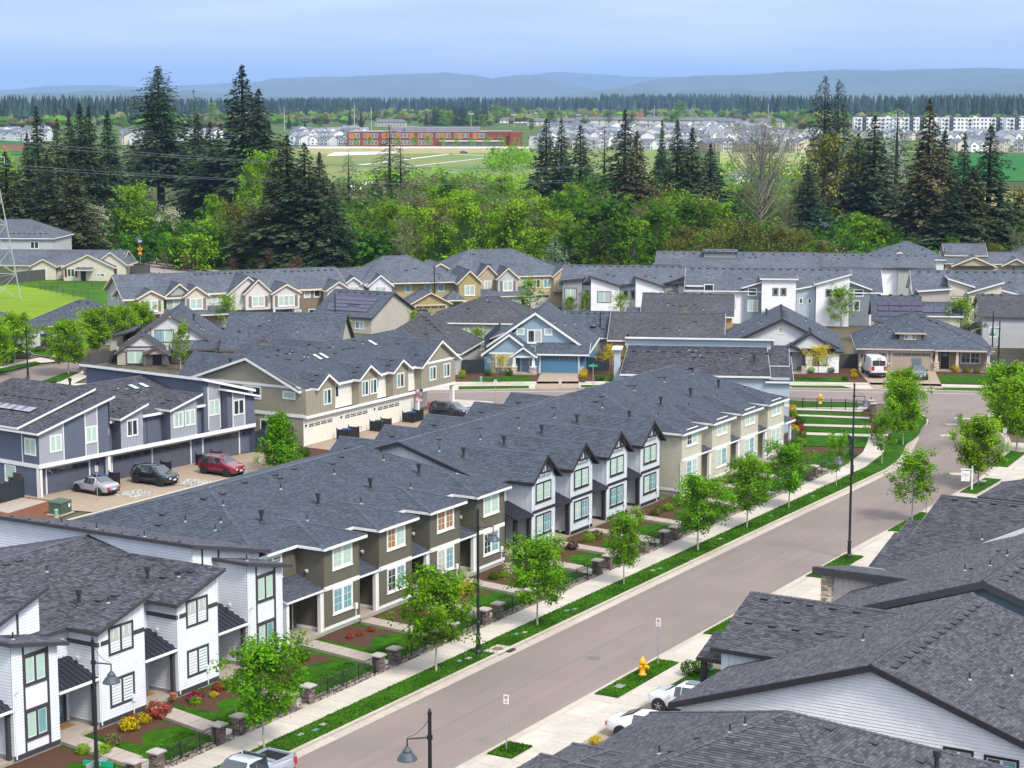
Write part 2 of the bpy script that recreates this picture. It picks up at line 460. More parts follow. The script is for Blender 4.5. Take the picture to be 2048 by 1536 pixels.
class Bld:
 def __init__(s,name,label,cat,x,y,yaw,group=None,z=0.0,detail=1):
  s.root=empty(name,x,y,yaw,z);tag(s.root,label,cat,group)
  s.yaw=rad(yaw);s.x,s.y,s.z=x,y,z
  s.tones=(.8,.88,.95,1,1.05,1.12,1.2);s.walls={};s.boards=[];s.stuff={};s.planes=[];s.detail=detail and math.hypot(x,y)<200
  c,sn=math.cos(s.yaw),math.sin(s.yaw)
  dx,dy=-x,-y
  s.cam=Vector((dx*c+dy*sn,-dx*sn+dy*c,CAM_H-z))
 def mb(s,d,key):
  return d.setdefault(key,MB())
 def frame(s,p,q):
  """Matrix of a wall from p to q seen from outside: x along it, y inwards, z up."""
  u=Vector((q[0]-p[0],q[1]-p[1],0)).normalized()
  M=Matrix(((u.x,-u.y,0,p[0]),(u.y,u.x,0,p[1]),(0,0,1,0),(0,0,0,1)))
  return M
 def wall(s,p,q,z0,top,mat,side=None,step=.17,ind=False,bmat=None):
  L=math.hypot(q[0]-p[0],q[1]-p[1])
  prof=top if isinstance(top,(list,tuple))else[(0,top),(L,top)]
  pts=[(0,z0),(L,z0)]+[tuple(a)for a in prof[::-1]]
  M=s.frame(p,q)
  s.mb(s.walls,lap_shade(mat).name if side=='lap' else mat.name).poly([M@Vector((u,0,z))for u,z in pts])
  nrm=M.to_3x3()@Vector((0,-1,0))
  mid=M@Vector((L/2,0,z0+1))
  if side is None or(s.cam-mid).dot(nrm)<0:return
  bm_=bmat or mat
  if side=='lap':
   zt=max(z for _,z in pts);z=z0
   while z<zt-.02:
    pc=clip_z(pts,z+(.017 if z>z0 else 0),min(z+step,zt))
    if len(pc)>=3:
     o=lambda zz:-(.004+.02*(1-(zz-z)/step))
     mb=MB()if ind else s.mb(s.stuff,('siding',bm_.name))
     t=rnd.uniform(.96,1.04)
     mb.poly([M@Vector((u,o(zz),zz))for u,zz in pc],0,t)
     zl=z+(.017 if z>z0 else 0);us=[u for u,zz in pc if zz<zl+1e-4]
     if len(us)>=2:
      a,b=min(us),max(us)
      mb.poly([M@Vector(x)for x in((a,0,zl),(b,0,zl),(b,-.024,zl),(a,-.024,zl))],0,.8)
     if ind:s.boards.append((mb,bm_,lap_shade(mat).name))
    z+=step
  else:
   n=max(1,int(round(L/.4)));mb=s.mb(s.stuff,('batten',bm_.name))
   for i in range(n+1):
    u=min(max(L*i/n,.03),L-.03)
    zt=s.prof_z(prof,u)
    zb=z0
    if zt-zb>.05:
     a=[M@Vector((u+dx,dy,z_))for z_ in(zb,zt)for dx,dy in((-.025,-.022),(.025,-.022),(.025,.0),(-.025,.0))]
     mb.hexa(a)
 @staticmethod
 def prof_z(prof,u):
  for(a,za),(b,zb)in zip(prof,prof[1:]):
   if a-1e-6<=u<=b+1e-6:return za+(zb-za)*(u-a)/max(b-a,1e-9)
  return prof[-1][1]
 def trimboard(s,p,q,u0,u1,z0,z1,mat,name='trim_board',out=.045):
  M=s.frame(p,q)
  mb=MB();mb.box(u0,-out,z0,u1,.0,z1)
  return inst(name,mb.mesh(name,mat),s.root,M)
 def win(s,p,q,u,z,w,h,trim=.09,tm=None,sm=None,lights=2,grid=None,mull=None,sill=False,panes=None,name='window'):
  tm=tm or m_white;sm=sm or m_white
  f,sa,ps=win_mesh(w,h,trim,tm,sm,lights,grid,mull,sill)
  M=s.frame(p,q)@Matrix.Translation((u,0,z))
  o=inst(name,f,s.root,M)
  inst('sash',sa,o)
  for i,(pmb,loc,cache)in enumerate(ps):
   k=panes[i%len(panes)]if panes else rnd.choice(('mint','mint','teal','slat','dark'))
   if(k,i)not in cache:cache[(k,i)]=pmb.mesh('pane',PANES[k])
   inst('pane',cache[(k,i)],o,loc=loc)
  return o
 def garage(s,p,q,u,z,w,h,dm,tm,cols=4,rows=4,wins=True,grid=False):
  M=s.frame(p,q)@Matrix.Translation((u,0,z))
  key=('g',w,h,dm.name,cols,rows,wins,grid)
  if key not in WIN_CACHE:
   b=MB();b.box(0,-.012,0,w,.03,h)
   pw,ph=w/cols,h/rows
   for r in range(rows):
    if r==rows-1 and wins:
     b.box(0,-.022,r*ph+.012,w,-.004,r*ph+.09)
     b.box(0,-.0225,h-.09,w,-.004,h)
     for c in range(cols+1):
      x=min(max(c*pw,.06),w-.06);b.box(x-.06,-.0215,r*ph+.09,x+.06,-.004,h-.09)
     continue
    for c in range(cols):
     b.box(c*pw+(.05 if c==0 else .03),-.026,r*ph+.03,(c+1)*pw-.03,-.004,(r+1)*ph-.012)
   g=MB();g.box(0,-.017,0,pw-.12,-.003,ph-.18)
   if grid:
    for a in(1,2,3):g.box((pw-.12)*a/4-.02,-.021,0,(pw-.12)*a/4+.02,-.003,ph-.18,1)
   WIN_CACHE[key]=(b.mesh('garage_door',dm),g.mesh('pane',[m_pane_dark,dm]),[(c*pw+.06,0,(rows-1)*ph+.09)for c in range(cols)]if wins else[])
  b,g,locs=WIN_CACHE[key]
  o=inst('garage_door',b,s.root,M)
  for l in locs:inst('pane',g,o,loc=l)
  t=MB();t.box(-.14,-.05,-.01,0,.02,h+.14);t.box(w,-.05,-.01,w+.14,.02,h+.14);t.box(0,-.048,h,w,.02,h+.14)
  inst('garage_trim',t.mesh('garage_trim',tm),s.root,M)
  return o
 def door(s,p,q,u,z,w,h,dm,tm=None,glass=None,glass_box=(.18,.3,.82,.92)):
  M=s.frame(p,q)@Matrix.Translation((u,0,z))
  b=MB();b.box(0,-.03,.02,w,.01,h)
  for x0,z0,x1,z1 in(((.15,.08,.46,.5),(.54,.08,.85,.5))if glass else((.15,.06,.46,.45),(.54,.06,.85,.45),(.15,.52,.46,.92),(.54,.52,.85,.92))):
   if glass and glass_box[1]<.45:break
   b.box(x0*w,-.038,z0*h,x1*w,-.02,z1*h)
  o=inst('front_door',b.mesh('front_door',dm),s.root,M)
  if glass:
   g=MB();x0,z0,x1,z1=glass_box;g.box(x0*w,-.042,z0*h,x1*w,-.02,z1*h)
   inst('pane',g.mesh('pane',PANES[glass]),o)
  k=MB();k.box(.06,-.10,h*.42,.10,-.03,h*.56);k.box(.05,-.06,h*.45,.11,-.02,h*.5)
  inst('handle',k.mesh('handle',m_black),o)
  if tm:
   t=MB();t.box(-.1,-.045,0,0,.015,h+.1);t.box(w,-.045,0,w+.1,.015,h+.1);t.box(0,-.043,h,w,.015,h+.1)
   inst('door_frame',t.mesh('door_frame',tm),s.root,M)
  return o
 def box(s,name,x0,y0,z0,x1,y1,z1,mat,parent=None):
  mb=MB();mb.box(x0,y0,z0,x1,y1,z1)
  return inst(name,mb.mesh(name,mat),parent or s.root)
  # ---- roofs
 def roof(s,polys,mat,trim,th=.13,fd=.20,geo=True,ind=0,caps=True,name='roof',under=None,tabs=(.31,.145),skip=()):
  """Slab roof of planar polygons (counter-clockwise from above); fascia on open edges, caps on ridges and hips."""
  polys=[[Vector(p)for p in P]for P in polys]
  base=mat[0]if(geo and s.detail)else mat[1]
  r=MB();uvs=[]
  fa=MB();cp=MB()
  edges={}
  k3=lambda p:(round(p.x,2),round(p.y,2),round(p.z,2))
  norms=[]
  for i,P in enumerate(polys):
   n=Vector((0,0,0))
   for a in range(len(P)):
    n+=(P[a]-P[0]).cross(P[(a+1)%len(P)]-P[0])
   n.normalize()
   if n.z<0:P.reverse();n=-n
   norms.append(n)
   for a in range(len(P)):
    e=(k3(P[a]),k3(P[(a+1)%len(P)]))
    edges.setdefault(frozenset(e),[]).append((i,a))
  shingles=[]
  for i,P in enumerate(polys):
   n=norms[i]
   h=Vector((-n.y,n.x,0))
   h=h.normalized()if h.length>1e-4 else Vector((1,0,0))
   up=n.cross(h).normalized()
   if up.z<0:up=-up;h=-h
   r.poly(P);uvs+=[((p.dot(h)),(p.dot(up)))for p in P]
   lo=[p-Vector((0,0,th))for p in P]
   r.poly(lo[::-1],1);uvs+=[(0,0)]*len(P)
   s.planes.append((P,n))
   mid=sum(P,Vector())/len(P)
   if geo and s.detail and(s.cam-mid).dot(n)>0:
    shingles.append((P,n,h,up))
  for e,use in edges.items():
   i,a=use[0];P=polys[i];p,q=P[a],P[(a+1)%len(P)]
   if len(use)==1:
    if(i,a)in skip:continue
    d=(q-p);d.z=0
    o=Vector((d.y,-d.x,0)).normalized()*.03
    z=Vector((0,0,1))
    r.poly([p-z*th,q-z*th,q,p]);uvs+=[(0,0)]*4
    ex=(q-p).normalized()*.015
    pa,qa=p-ex,q+ex
    fa.hexa([pa-z*fd,qa-z*fd,qa-z*fd+o,pa-z*fd+o][::-1]+[pa-z*.015,qa-z*.015,qa-z*.015+o,pa-z*.015+o][::-1])
   elif caps:
    j=use[1][0]
    m1=sum(P,Vector())/len(P);m2=sum(polys[j],Vector())/len(polys[j])
    ridge=(m1-p).dot(norms[j])<-.02 and(m2-p).dot(norms[i])<-.02
    if ridge:
     d=q-p
     if d.z<0:p,q=q,p;d=-d
     ln=d.length;d.normalize()
     up=(norms[i]+norms[j]).normalized();sd=d.cross(up).normalized()
     n_=max(1,int(ln/.28));st_=ln/n_
     w=.15
     dr=[(sd if sd.dot(norms[x])>0 else-sd)-norms[x]*((sd if sd.dot(norms[x])>0 else-sd).dot(norms[x]))for x in(i,j)]
     dr=[x.normalized()*w for x in dr]
     for a_ in range(n_):
      b0=p+d*(a_*st_);b1=b0+d*(st_+.03)
      t=rnd.uniform(1.0,1.35)
      e0,e1=up*.07,up*.04
      for x in dr:
       f=[b0+e0,b1+e1,b1+x+e1*.7,b0+x+e0*.8]
       if(f[1]-f[0]).cross(f[2]-f[0]).dot(up)<0:f=f[::-1]
       cp.poly(f,0,t)
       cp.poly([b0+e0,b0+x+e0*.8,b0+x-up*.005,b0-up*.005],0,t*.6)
  me=r.mesh(name,[base,under or trim])
  uvl=me.uv_layers.new(name='UVMap')
  uvl.data.foreach_set('uv',[c for uv in uvs for c in uv])
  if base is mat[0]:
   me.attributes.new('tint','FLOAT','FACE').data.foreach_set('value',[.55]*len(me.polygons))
  ro=inst(name,me,s.root)
  if fa.f:inst('fascia',fa.mesh('fascia',trim),s.root)
  if cp.f:inst('ridge_cap',cp.mesh('ridge_cap',mat[0],tint=True),ro)
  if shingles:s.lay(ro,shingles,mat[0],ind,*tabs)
  return ro
 def lay(s,ro,planes,mat,ind,tw,ex):
  """Shingle tabs as geometry, course by course."""
  tops,fronts,tint,near=[],[],[],[]
  for P,n,h,up in planes:
   uu=[p.dot(h)for p in P];vv=[p.dot(up)for p in P]
   off=P[0].dot(n)
   v0,v1=min(vv),max(vv)
   rows=int((v1-v0)/ex)+1
   def span(v):
    xs=[]
    for a in range(len(P)):
     b=(a+1)%len(P)
     va,vb=vv[a],vv[b]
     if abs(va-vb)<1e-6:
      if abs(v-va)<1e-5:xs+=[uu[a],uu[b]]
      continue
     k=(v-va)/(vb-va)
     if-1e-6<=k<=1+1e-6:xs.append(uu[a]+k*(uu[b]-uu[a]))
    return(min(xs),max(xs))if xs else None
   H,U,N_=np.array(h),np.array(up),np.array(n)
   for r in range(rows):
    a,b=v0+r*ex,min(v0+(r+1)*ex,v1-1e-4)
    if b-a<.02:continue
    s0,s1=span(a+1e-4),span(b)
    if not s0 or not s1:continue
    lo,hi=min(s0[0],s1[0]),max(s0[1],s1[1])
    x=lo-rnd.random()*tw
    while x<hi:
     w=tw*rnd.choice((.55,.8,1,1,1.25))
     x0,x1=x,x+w-.006
     x+=w
     A0,A1=max(x0,s0[0]),min(x1,s0[1]);B0,B1=max(x0,s1[0]),min(x1,s1[1])
     if A1-A0<.01 and B1-B0<.01:continue
     A1=max(A1,A0);B1=max(B1,B0)
     lift=rnd.uniform(.020,.030)
     c=[A0*H+a*U+(off+lift)*N_,A1*H+a*U+(off+lift)*N_,B1*H+b*U+(off+.006)*N_,B0*H+b*U+(off+.006)*N_]
     tops.append(c)
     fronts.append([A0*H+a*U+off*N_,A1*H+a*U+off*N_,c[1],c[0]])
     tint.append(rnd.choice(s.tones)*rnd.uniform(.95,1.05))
     if ind:near.append((Vector(c[0])-s.cam).length)
  if not tops:return
  tops=np.array(tops);fronts=np.array(fronts);tint=np.array(tint)
  if ind:
   o_=np.argsort(near)[:ind]
   for i in o_:
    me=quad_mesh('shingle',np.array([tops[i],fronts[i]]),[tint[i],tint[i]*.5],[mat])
    inst('shingle',me,ro)
   kp=np.ones(len(tops),bool);kp[o_]=False
   tops,fronts,tint=tops[kp],fronts[kp],tint[kp]
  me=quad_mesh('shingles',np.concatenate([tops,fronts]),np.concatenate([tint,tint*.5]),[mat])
  inst('shingles',me,ro,kind='stuff')
 def gable(s,x0,x1,y0,y1,ze,zr,mat,trim,axis='x',**k):
  if axis=='x':
   c=(y0+y1)/2
   s.roof([[(x0,y0,ze),(x1,y0,ze),(x1,c,zr),(x0,c,zr)],[(x1,y1,ze),(x0,y1,ze),(x0,c,zr),(x1,c,zr)]],mat,trim,**k)
  else:
   c=(x0+x1)/2
   s.roof([[(x0,y1,ze),(x0,y0,ze),(c,y0,zr),(c,y1,zr)],[(x1,y0,ze),(x1,y1,ze),(c,y1,zr),(c,y0,zr)]],mat,trim,**k)
 def hip(s,x0,x1,y0,y1,ze,zr,mat,trim,rx0=None,rx1=None,cy=None,**k):
  """Hip roof with its ridge along x from rx0 to rx1."""
  cy=(y0+y1)/2 if cy is None else cy
  d=(y1-y0)/2
  rx0=x0+d if rx0 is None else rx0;rx1=x1-d if rx1 is None else rx1
  if rx0>rx1:rx0=rx1=(rx0+rx1)/2
  a,b=(rx0,cy,zr),(rx1,cy,zr)
  if rx1-rx0<.05:
   P=[[(x0,y0,ze),(x1,y0,ze),a],[(x1,y0,ze),(x1,y1,ze),a],[(x1,y1,ze),(x0,y1,ze),a],[(x0,y1,ze),(x0,y0,ze),a]]
  else:
   P=[[(x0,y0,ze),(x1,y0,ze),b,a],[(x1,y0,ze),(x1,y1,ze),b],[(x1,y1,ze),(x0,y1,ze),a,b],[(x0,y1,ze),(x0,y0,ze),a]]
  s.roof(P,mat,trim,**k)
 def rz(s,x,y):
  best,bn=None,None
  for P,n in s.planes:
   inside=True
   for a in range(len(P)):
    p,q=P[a],P[(a+1)%len(P)]
    if(q.x-p.x)*(y-p.y)-(q.y-p.y)*(x-p.x)<-1e-6:inside=False;break
   if inside and n.z>.1:
    z=P[0].z-(n.x*(x-P[0].x)+n.y*(y-P[0].y))/n.z
    if best is None or z>best:best,bn=z,n
  return(best,bn)if best is not None else(None,None)
 def _seat(s,x,y):
  z,n=s.rz(x,y)
  if z is None:return None
  h=Vector((-n.y,n.x,0));h=h.normalized()if h.length>1e-3 else Vector((1,0,0))
  up=n.cross(h)
  if up.z<0:up=-up;h=-h
  return Matrix(((h.x,up.x,n.x,x),(h.y,up.y,n.y,y),(h.z,up.z,n.z,z),(0,0,0,1)))
 def vent(s,*pts):
  for x,y in pts:
   M=s._seat(x,y)
   if M is not None:inst('roof_vent',vent_me,s.root,M)
 def dome(s,*pts):
  for x,y in pts:
   M=s._seat(x,y)
   if M is not None:inst('roof_vent',dome_me,s.root,M)
 def pipe(s,*pts,h=.42):
  for x,y in pts:
   z,n=s.rz(x,y)
   if z is not None:inst('vent_pipe',pipe_me,s.root,loc=(x,y,z))
 def flue(s,*pts):
  for x,y in pts:
   z,n=s.rz(x,y)
   if z is not None:inst('flue',flue_me,s.root,loc=(x,y,z))
 def rects(s,name,me,pts):
  for x,y in pts:
   M=s._seat(x,y)
   if M is not None:inst(name,me,s.root,M)
 def stones(s,name,x0,y0,z0,x1,y1,z1,mat,sides='fl',hh=.09):
  """Ledgestone facing: a core with courses of uneven stones on the given sides."""
  mb=MB();mb.box(x0,y0,z0,x1,y1,z1,0,.35)
  stack_stones(mb,x0,y0,z0,x1,y1,z1,sides,hh)
  return inst(name,mb.mesh(name,mat,tint=True),s.root)
 def done(s):
  wo={}
  for k,mb in s.walls.items():
   wo[k]=inst('wall',mb.mesh('wall',MATS[k]),s.root)
  for(nm,k),mb in s.stuff.items():
   o=inst(nm,mb.mesh(nm,MATS[k],tint=False),s.root);o['kind']='stuff'
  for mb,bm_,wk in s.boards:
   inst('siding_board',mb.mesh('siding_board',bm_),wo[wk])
  s.boards=[]
  return s.root
def stack_stones(mb,x0,y0,z0,x1,y1,z1,sides,hh):
 z=z0
 while z<z1-.02:
  zz=min(z+hh*rnd.uniform(.7,1.3),z1)
  for sd in sides:
   a0,a1=(x0,x1)if sd in 'fb' else(y0,y1)
   u=a0
   while u<a1-.02:
    uu=min(u+rnd.uniform(.14,.42),a1)
    if a1-uu<.1:uu=a1
    d=rnd.uniform(.012,.05);t=rnd.choice((.55,.75,.9,1,1.1,1.3,1.55))
    g=.006
    if sd=='f':mb.box(u+g,y0-d,z+g,uu-g,y0+.01,zz-g,0,t)
    elif sd=='b':mb.box(u+g,y1-.01,z+g,uu-g,y1+d,zz-g,0,t)
    elif sd=='l':mb.box(x0-d,u+g,z+g,x0+.01,uu-g,zz-g,0,t)
    else:mb.box(x1-.01,u+g,z+g,x1+d,uu-g,zz-g,0,t)
    u=uu
  z=zz
def _small_meshes():
 b=MB()
 b.hexa([(-.2,-.18,.0),(.2,-.18,.0),(.2,.2,0),(-.2,.2,0),(-.2,-.18,.13),(.2,-.18,.13),(.2,.2,.03),(-.2,.2,.03)])
 b.box(-.27,-.22,0,.27,.3,.012)
 v=b.mesh('roof_vent',m_vent)
 b=MB();b.lathe([(.02,0),(.26,.0),(.26,.05),(.22,.12),(.1,.16)],n=10);d=b.mesh('roof_vent',m_vent)
 b=MB();b.tube((0,0,-.2),(0,0,.42),.045,n=8,m=0);b.lathe([(.14,-.1),(.12,.03),(.06,.09)],n=8,m=1);p=b.mesh('vent_pipe',[m_vent,m_flash])
 b=MB();b.tube((0,0,-.3),(0,0,.62),.105,n=10);b.tube((0,0,.62),(0,0,.9),.17,n=10);b.lathe([(.26,-.15),(.2,.06),(.12,.14)],n=10)
 f=b.mesh('flue',m_vent)
 b=MB();b.box(-.3,-.6,0,.3,.6,.09,0);b.box(-.24,-.54,.05,.24,.54,.1,1);k=b.mesh('skylight',[m_dkgrey,m_skylight])
 return v,d,p,f,k
vent_me,dome_me,pipe_me,flue_me,skylight_me=_small_meshes()
# ------------------------------------------------------------------ the street's left row: four townhouse blocks (x along the street, y away from it)
def zwall(B,poly,y,mat,side=None,**k):
 pass
GR='townhouse blocks along the left side of the street'
p_white=paint('pale_grey_siding',(0.66,0.68,0.72))
p_panel=paint('white_panel',(0.70,0.70,0.72))
p_taupe=paint('olive_taupe_siding',(0.118,0.108,0.078))
p_farm=paint('cool_white_batten',(0.56,0.59,0.625))
p_sage=paint('sage_beige_siding',(0.47,0.445,0.345))
p_found=material('foundation',(0.33,0.31,0.28),0.9,vary=0.1,vscale=3)
p_doorw=paint('pale_door',(0.52,0.56,0.60),0.4)
p_doord=paint('dark_door',(0.035,0.030,0.026),0.4)
m_seam=material('dark_metal_roof',(0.035,0.034,0.050),0.35,spec=0.5,metal=0.3)
ZB=.14
def seam_roof(B,x0,x1,yw,zw,ye,ze,trim):
 """Standing-seam porch roof falling from the wall (yw) to its eave (ye)."""
 mb=MB()
 d=Vector((0,ye-yw,ze-zw));n=Vector((0,-d.z,d.y)).normalized()
 if n.z<0:n=-n
 a=[Vector((x0,ye,ze)),Vector((x1,ye,ze)),Vector((x1,yw,zw)),Vector((x0,yw,zw))]
 mb.hexa([p-n*.05 for p in a]+a)
 k=max(2,int((x1-x0)/.38))
 for i in range(k+1):
  x=x0+(x1-x0)*i/k
  x=min(max(x,x0+.02),x1-.02)
  q=[Vector((x-.015,ye,ze)),Vector((x+.015,ye,ze)),Vector((x+.015,yw,zw)),Vector((x-.015,yw,zw))]
  mb.hexa([p+n*.001 for p in q]+[p+n*.04 for p in q])
 o=inst('porch_roof',mb.mesh('porch_roof',m_seam),B.root)
 g=MB();g.box(x0,ye-.09,ze-.14,x1,ye-.005,ze-.01)
 inst('gutter',g.mesh('gutter',trim),B.root)
 return o
def downspout(B,x,y,z0,z1,mat=m_white):
 mb=MB();mb.box(x-.04,y-.06,z0,x+.04,y+.02,z1-.25)
 mb.hexa([(x-.04,y-.06,z1-.25),(x+.04,y-.06,z1-.25),(x+.04,y+.02,z1-.25),(x-.04,y+.02,z1-.25),(x-.04,y-.34,z1-.02),(x+.04,y-.34,z1-.02),(x+.04,y-.26,z1-.02),(x-.04,y-.26,z1-.02)])
 inst('downspout',mb.mesh('downspout',mat),B.root)
def meter(B,p,q,u,z):
 M=B.frame(p,q)@Matrix.Translation((u,0,z))
 mb=MB();mb.box(-.12,-.14,0,.12,-.0,.38);mb.box(-.03,-.08,-.75,.03,-.02,0)
 inst('utility_meter',mb.mesh('utility_meter',m_white),B.root,M)
def wall_lamp(B,p,q,u,z,mat=m_white):
 M=B.frame(p,q)@Matrix.Translation((u,0,z))
 mb=MB();mb.box(-.08,-.17,0,.08,-.02,.1);mb.box(-.06,-.12,-.1,.06,-.02,0)
 inst('wall_lamp',mb.mesh('wall_lamp',mat),B.root,M)
def bump(B,x0,x1,y0,yb,ze,slope,mat,trim,fslope=.2):
 """Hipped projection: triangular front plane, side planes, ridge running back into the main roof."""
 c,w=(x0+x1)/2,(x1-x0)/2
 zr=ze+slope*w;ya=y0+(zr-ze)/fslope
 ya=min(ya,yb-.3)
 B.roof([[(x0,y0,ze),(x1,y0,ze),(c,ya,zr)],[(x0,yb,ze),(x0,y0,ze),(c,ya,zr),(c,yb,zr)],[(x1,y0,ze),(x1,yb,ze),(c,yb,zr),(c,ya,zr)]],mat,trim,skip=((1,3),(2,1)),name='dormer_roof')
 # ---- block of pale grey units with one-way sloping roofs and dark trim
W=Bld('townhouse_block','pale grey townhouse block with dark window frames and one-way roofs, nearest the camera','townhouses',*SO,S_YAW,GR)
W.tones=(.6,.75,.88,1,1.1,1.25,1.45)
yF,yR=8.9,11.1
def white_unit_windows(B,x,kind):
 p,q=(x[0],yF),(x[1],yF)
 w=x[1]-x[0]
 for z,h in((1.05,1.62),(3.98,1.62)):
  B.win(p,q,w*(.22 if kind=='gable' else .25),z,w*(.54 if kind=='gable' else .51),h,.15,m_dkgrey,m_white,2,None,m_dkgrey,panes={'gable':('slat','teal' if z<2 else 'slat'),'tower':('mint','teal' if z<2 else 'mint')}[kind])
for xl,xr,zl,zh in((-24.65,-20.95,5.66,6.9),(-18.2,-14.6,5.7,6.93)):
 p,q=(xl,yF),(xr,yF);L=xr-xl
 sl=(zh-zl)/4.45
 W.wall(p,q,.5,[(0,zl+.4*sl-.1),(L,zl+(L+.4)*sl-.1)],p_white,None)
 zt=4.72
 W.wall((xl,yF-.012),(xr,yF-.012),.5,zt,p_white,'lap',ind=True)
 W.wall((xl,yF-.014),(xr,yF-.014),4.9,[(0,zl+.4*sl-.1),(L,zl+(L+.4)*sl-.1)],p_panel,'bb')
 W.trimboard(p,q,0,L*.22,4.7,4.95,m_dkgrey,'belly_band',.05);W.trimboard(p,q,L*.76,L,4.7,4.95,m_dkgrey,'belly_band',.05)
 W.trimboard(p,q,0,L,.24,.5,m_dkgrey,'skirt_board',.05)
 W.wall(p,q,0,.24,p_found)
 W.wall((xl,yR),p,.5,zl-.02,p_white,'lap',ind=True)
 W.trimboard((xl,yR),p,0,yR-yF,4.7,4.95,m_dkgrey,'belly_band',.05)
 W.wall((xl,yR),p,0,.5,p_found)
 W.wall(q,(xr,16),0,zh-.12,p_white)
 white_unit_windows(W,(xl,xr),'gable')
 W.trimboard(p,q,0,.1,.5,5.6,p_white,'corner_board',.04);W.trimboard(p,q,L-.1,L,.5,6.4,p_white,'corner_board',.04)
 W.roof([[(xl-.4,8.5,zl),(xr+.35,8.5,zh),(xr+.35,16.6,zh),(xl-.4,16.6,zl)]],RF_MIX,m_dkgrey,name='shed_roof')
 meter(W,p,q,L*.72,1.0);downspout(W,xl+.12,yF-.02,.3,zl,m_white)
 wall_lamp(W,(xl,yR),p,.8,3.95)
for xl,xr,zh,zl in((-31.0,-27.7,6.64,5.72),(-11.8,-8.4,6.78,5.8)):
 p,q=(xl,yF),(xr,yF);L=xr-xl
 sl=(zh-zl)/4.3
 tp=lambda u:zh-(u+.4)*sl-.1
 W.wall(p,q,.5,[(0,tp(0)),(L,tp(L))],p_panel,None)
 for a,b in((0,.235),(.79,1)):
  W.wall((xl+a*L,yF-.01),(xl+b*L,yF-.01),.5,[(0,tp(a*L)),((b-a)*L,tp(b*L))],p_white,'lap',ind=True)
 for a in(.235,.76):
  W.trimboard(p,q,a*L,a*L+.11,.5,tp(a*L+.11)-.02,m_dkgrey,'trim_strip',.065)
 for z in(1.02,2.62,3.95,5.55):
  W.trimboard(p,q,.235*L+.112,.76*L-.002,z,z+.12,m_dkgrey,'trim_strip',.06)
 W.trimboard(p,q,0,L,.24,.5,m_dkgrey,'skirt_board',.05)
 W.wall(p,q,0,.24,p_found)
 W.wall((xl,11.5),p,.5,zh-.1,p_white,'lap',ind=True);W.wall((xl,11.5),p,0,.5,p_found)
 W.wall(q,(xr,11.5),0,zl-.02,p_white)
 white_unit_windows(W,(xl,xr),'tower')
 W.roof([[(xl-.4,8.5,zh),(xr+.5,8.5,zl),(xr+.5,11.5,zl),(xl-.4,11.5,zh)]],RF_MIX,m_dkgrey,name='tower_roof')
 W.vent((xl+1.2,10.3));downspout(W,xl+.12,yF-.02,.3,4,m_white);W.pipe((xl+.9,9.6),h=.3)
 wall_lamp(W,(xl,11.5),p,1.3,3.95)
for x0,x1 in((-34.3,-31.0),(-27.7,-24.65),(-20.95,-18.2),(-14.6,-11.8)):
 p,q=(x0,yR),(x1,yR)
 W.wall(p,q,0,5.62,p_white,None);W.wall((x0,yR-.012),(x1,yR-.012),3.0,5.62,p_white,'lap')
 seam_roof(W,x0+.02,x1+.02,yR,3.95,yF+.0,3.02,m_white)
 W.trimboard(p,q,x1-x0-1.75,x1-x0-.25,.3,2.62,m_dkgrey,'door_surround',.03)
 W.door(p,q,x1-x0-1.5,.32,1.0,2.15,p_doorw,None,'teal',(.2,.16,.85,.93))
 W.box('porch_slab',x0+.02,yF+.05,0,x1-.02,yR-.02,.3,m_porch)
 W.box('door_mat',x1-1.5,yF+1.3,.3,x1-.5,yF+1.85,.32,material('coir_mat',(.25,.12,.03),.95))
 W.box('porch_pier',x1-.24,yF+.15,.3,x1-.03,yF+.36,3.0,m_dkgrey)
W.wall((-14.6,yR-.01),(-14.6+2.8,yR-.01),4.9,5.6,p_panel)
W.wall((-14.0,27.2),(-14.0,11.2),5.3,7.86,p_white,'lap')
W.wall((-14.0,27.2),(-14.0,11.2),0,5.3,p_white)
W.wall((-14.0,11.2),(-7.7,11.2),0,[(0,7.86),(6.3,6.32)],p_panel)
W.wall((-8.4,11.19),(-7.7,11.19),.4,6.3,p_white,'lap')
W.wall((-14.0,11.188),(-13.2,11.188),5.6,7.6,p_white,'lap')
for a in(.85,2.35):
 W.trimboard((-14.0,11.2),(-7.7,11.2),a,a+.11,6.0,7.84-.245*(a+.11),m_dkgrey,'trim_strip',.05)
W.wall((-7.7,11.2),(-7.7,27.2),0,6.3,p_white);W.wall((-7.7,27.2),(-34.3,27.2),0,5.5,p_white)
W.roof([[(-14.35,10.8,8.02),(-7.0,10.8,6.24),(-7.0,27.5,6.24),(-14.35,27.5,8.02)]],RF_MIX,m_dkgrey,name='high_shed_roof')
W.vent(*[(-14.0,y)for y in(12.4,14.2,15.6,16.9,18.4,19.9,21.4,22.9,24.5,26.0)])
W.pipe((-13.6,15.2),(-13.4,19.2),(-13.2,22.3))
W.wall((-32.8,11.2),(-26.6,11.2),0,[(0,6.0),(6.2,8.05)],p_panel)
W.wall((-28.1,11.19),(-26.6,11.19),5.7,[(0,7.5),(1.5,8.0)],p_white,'lap')
W.trimboard((-32.8,11.2),(-26.6,11.2),4.55,4.66,5.8,7.45,m_dkgrey,'trim_strip',.05)
W.wall((-26.6,11.2),(-26.6,24),5,8.05,p_white)
W.wall((-34.3,27.2),(-34.3,11.1),0,5.6,p_white)
W.roof([[(-33.2,10.8,5.9),(-26.2,10.8,8.2),(-26.2,24.3,8.2),(-33.2,24.3,5.9)]],RF_MIX,m_dkgrey,name='high_shed_roof')
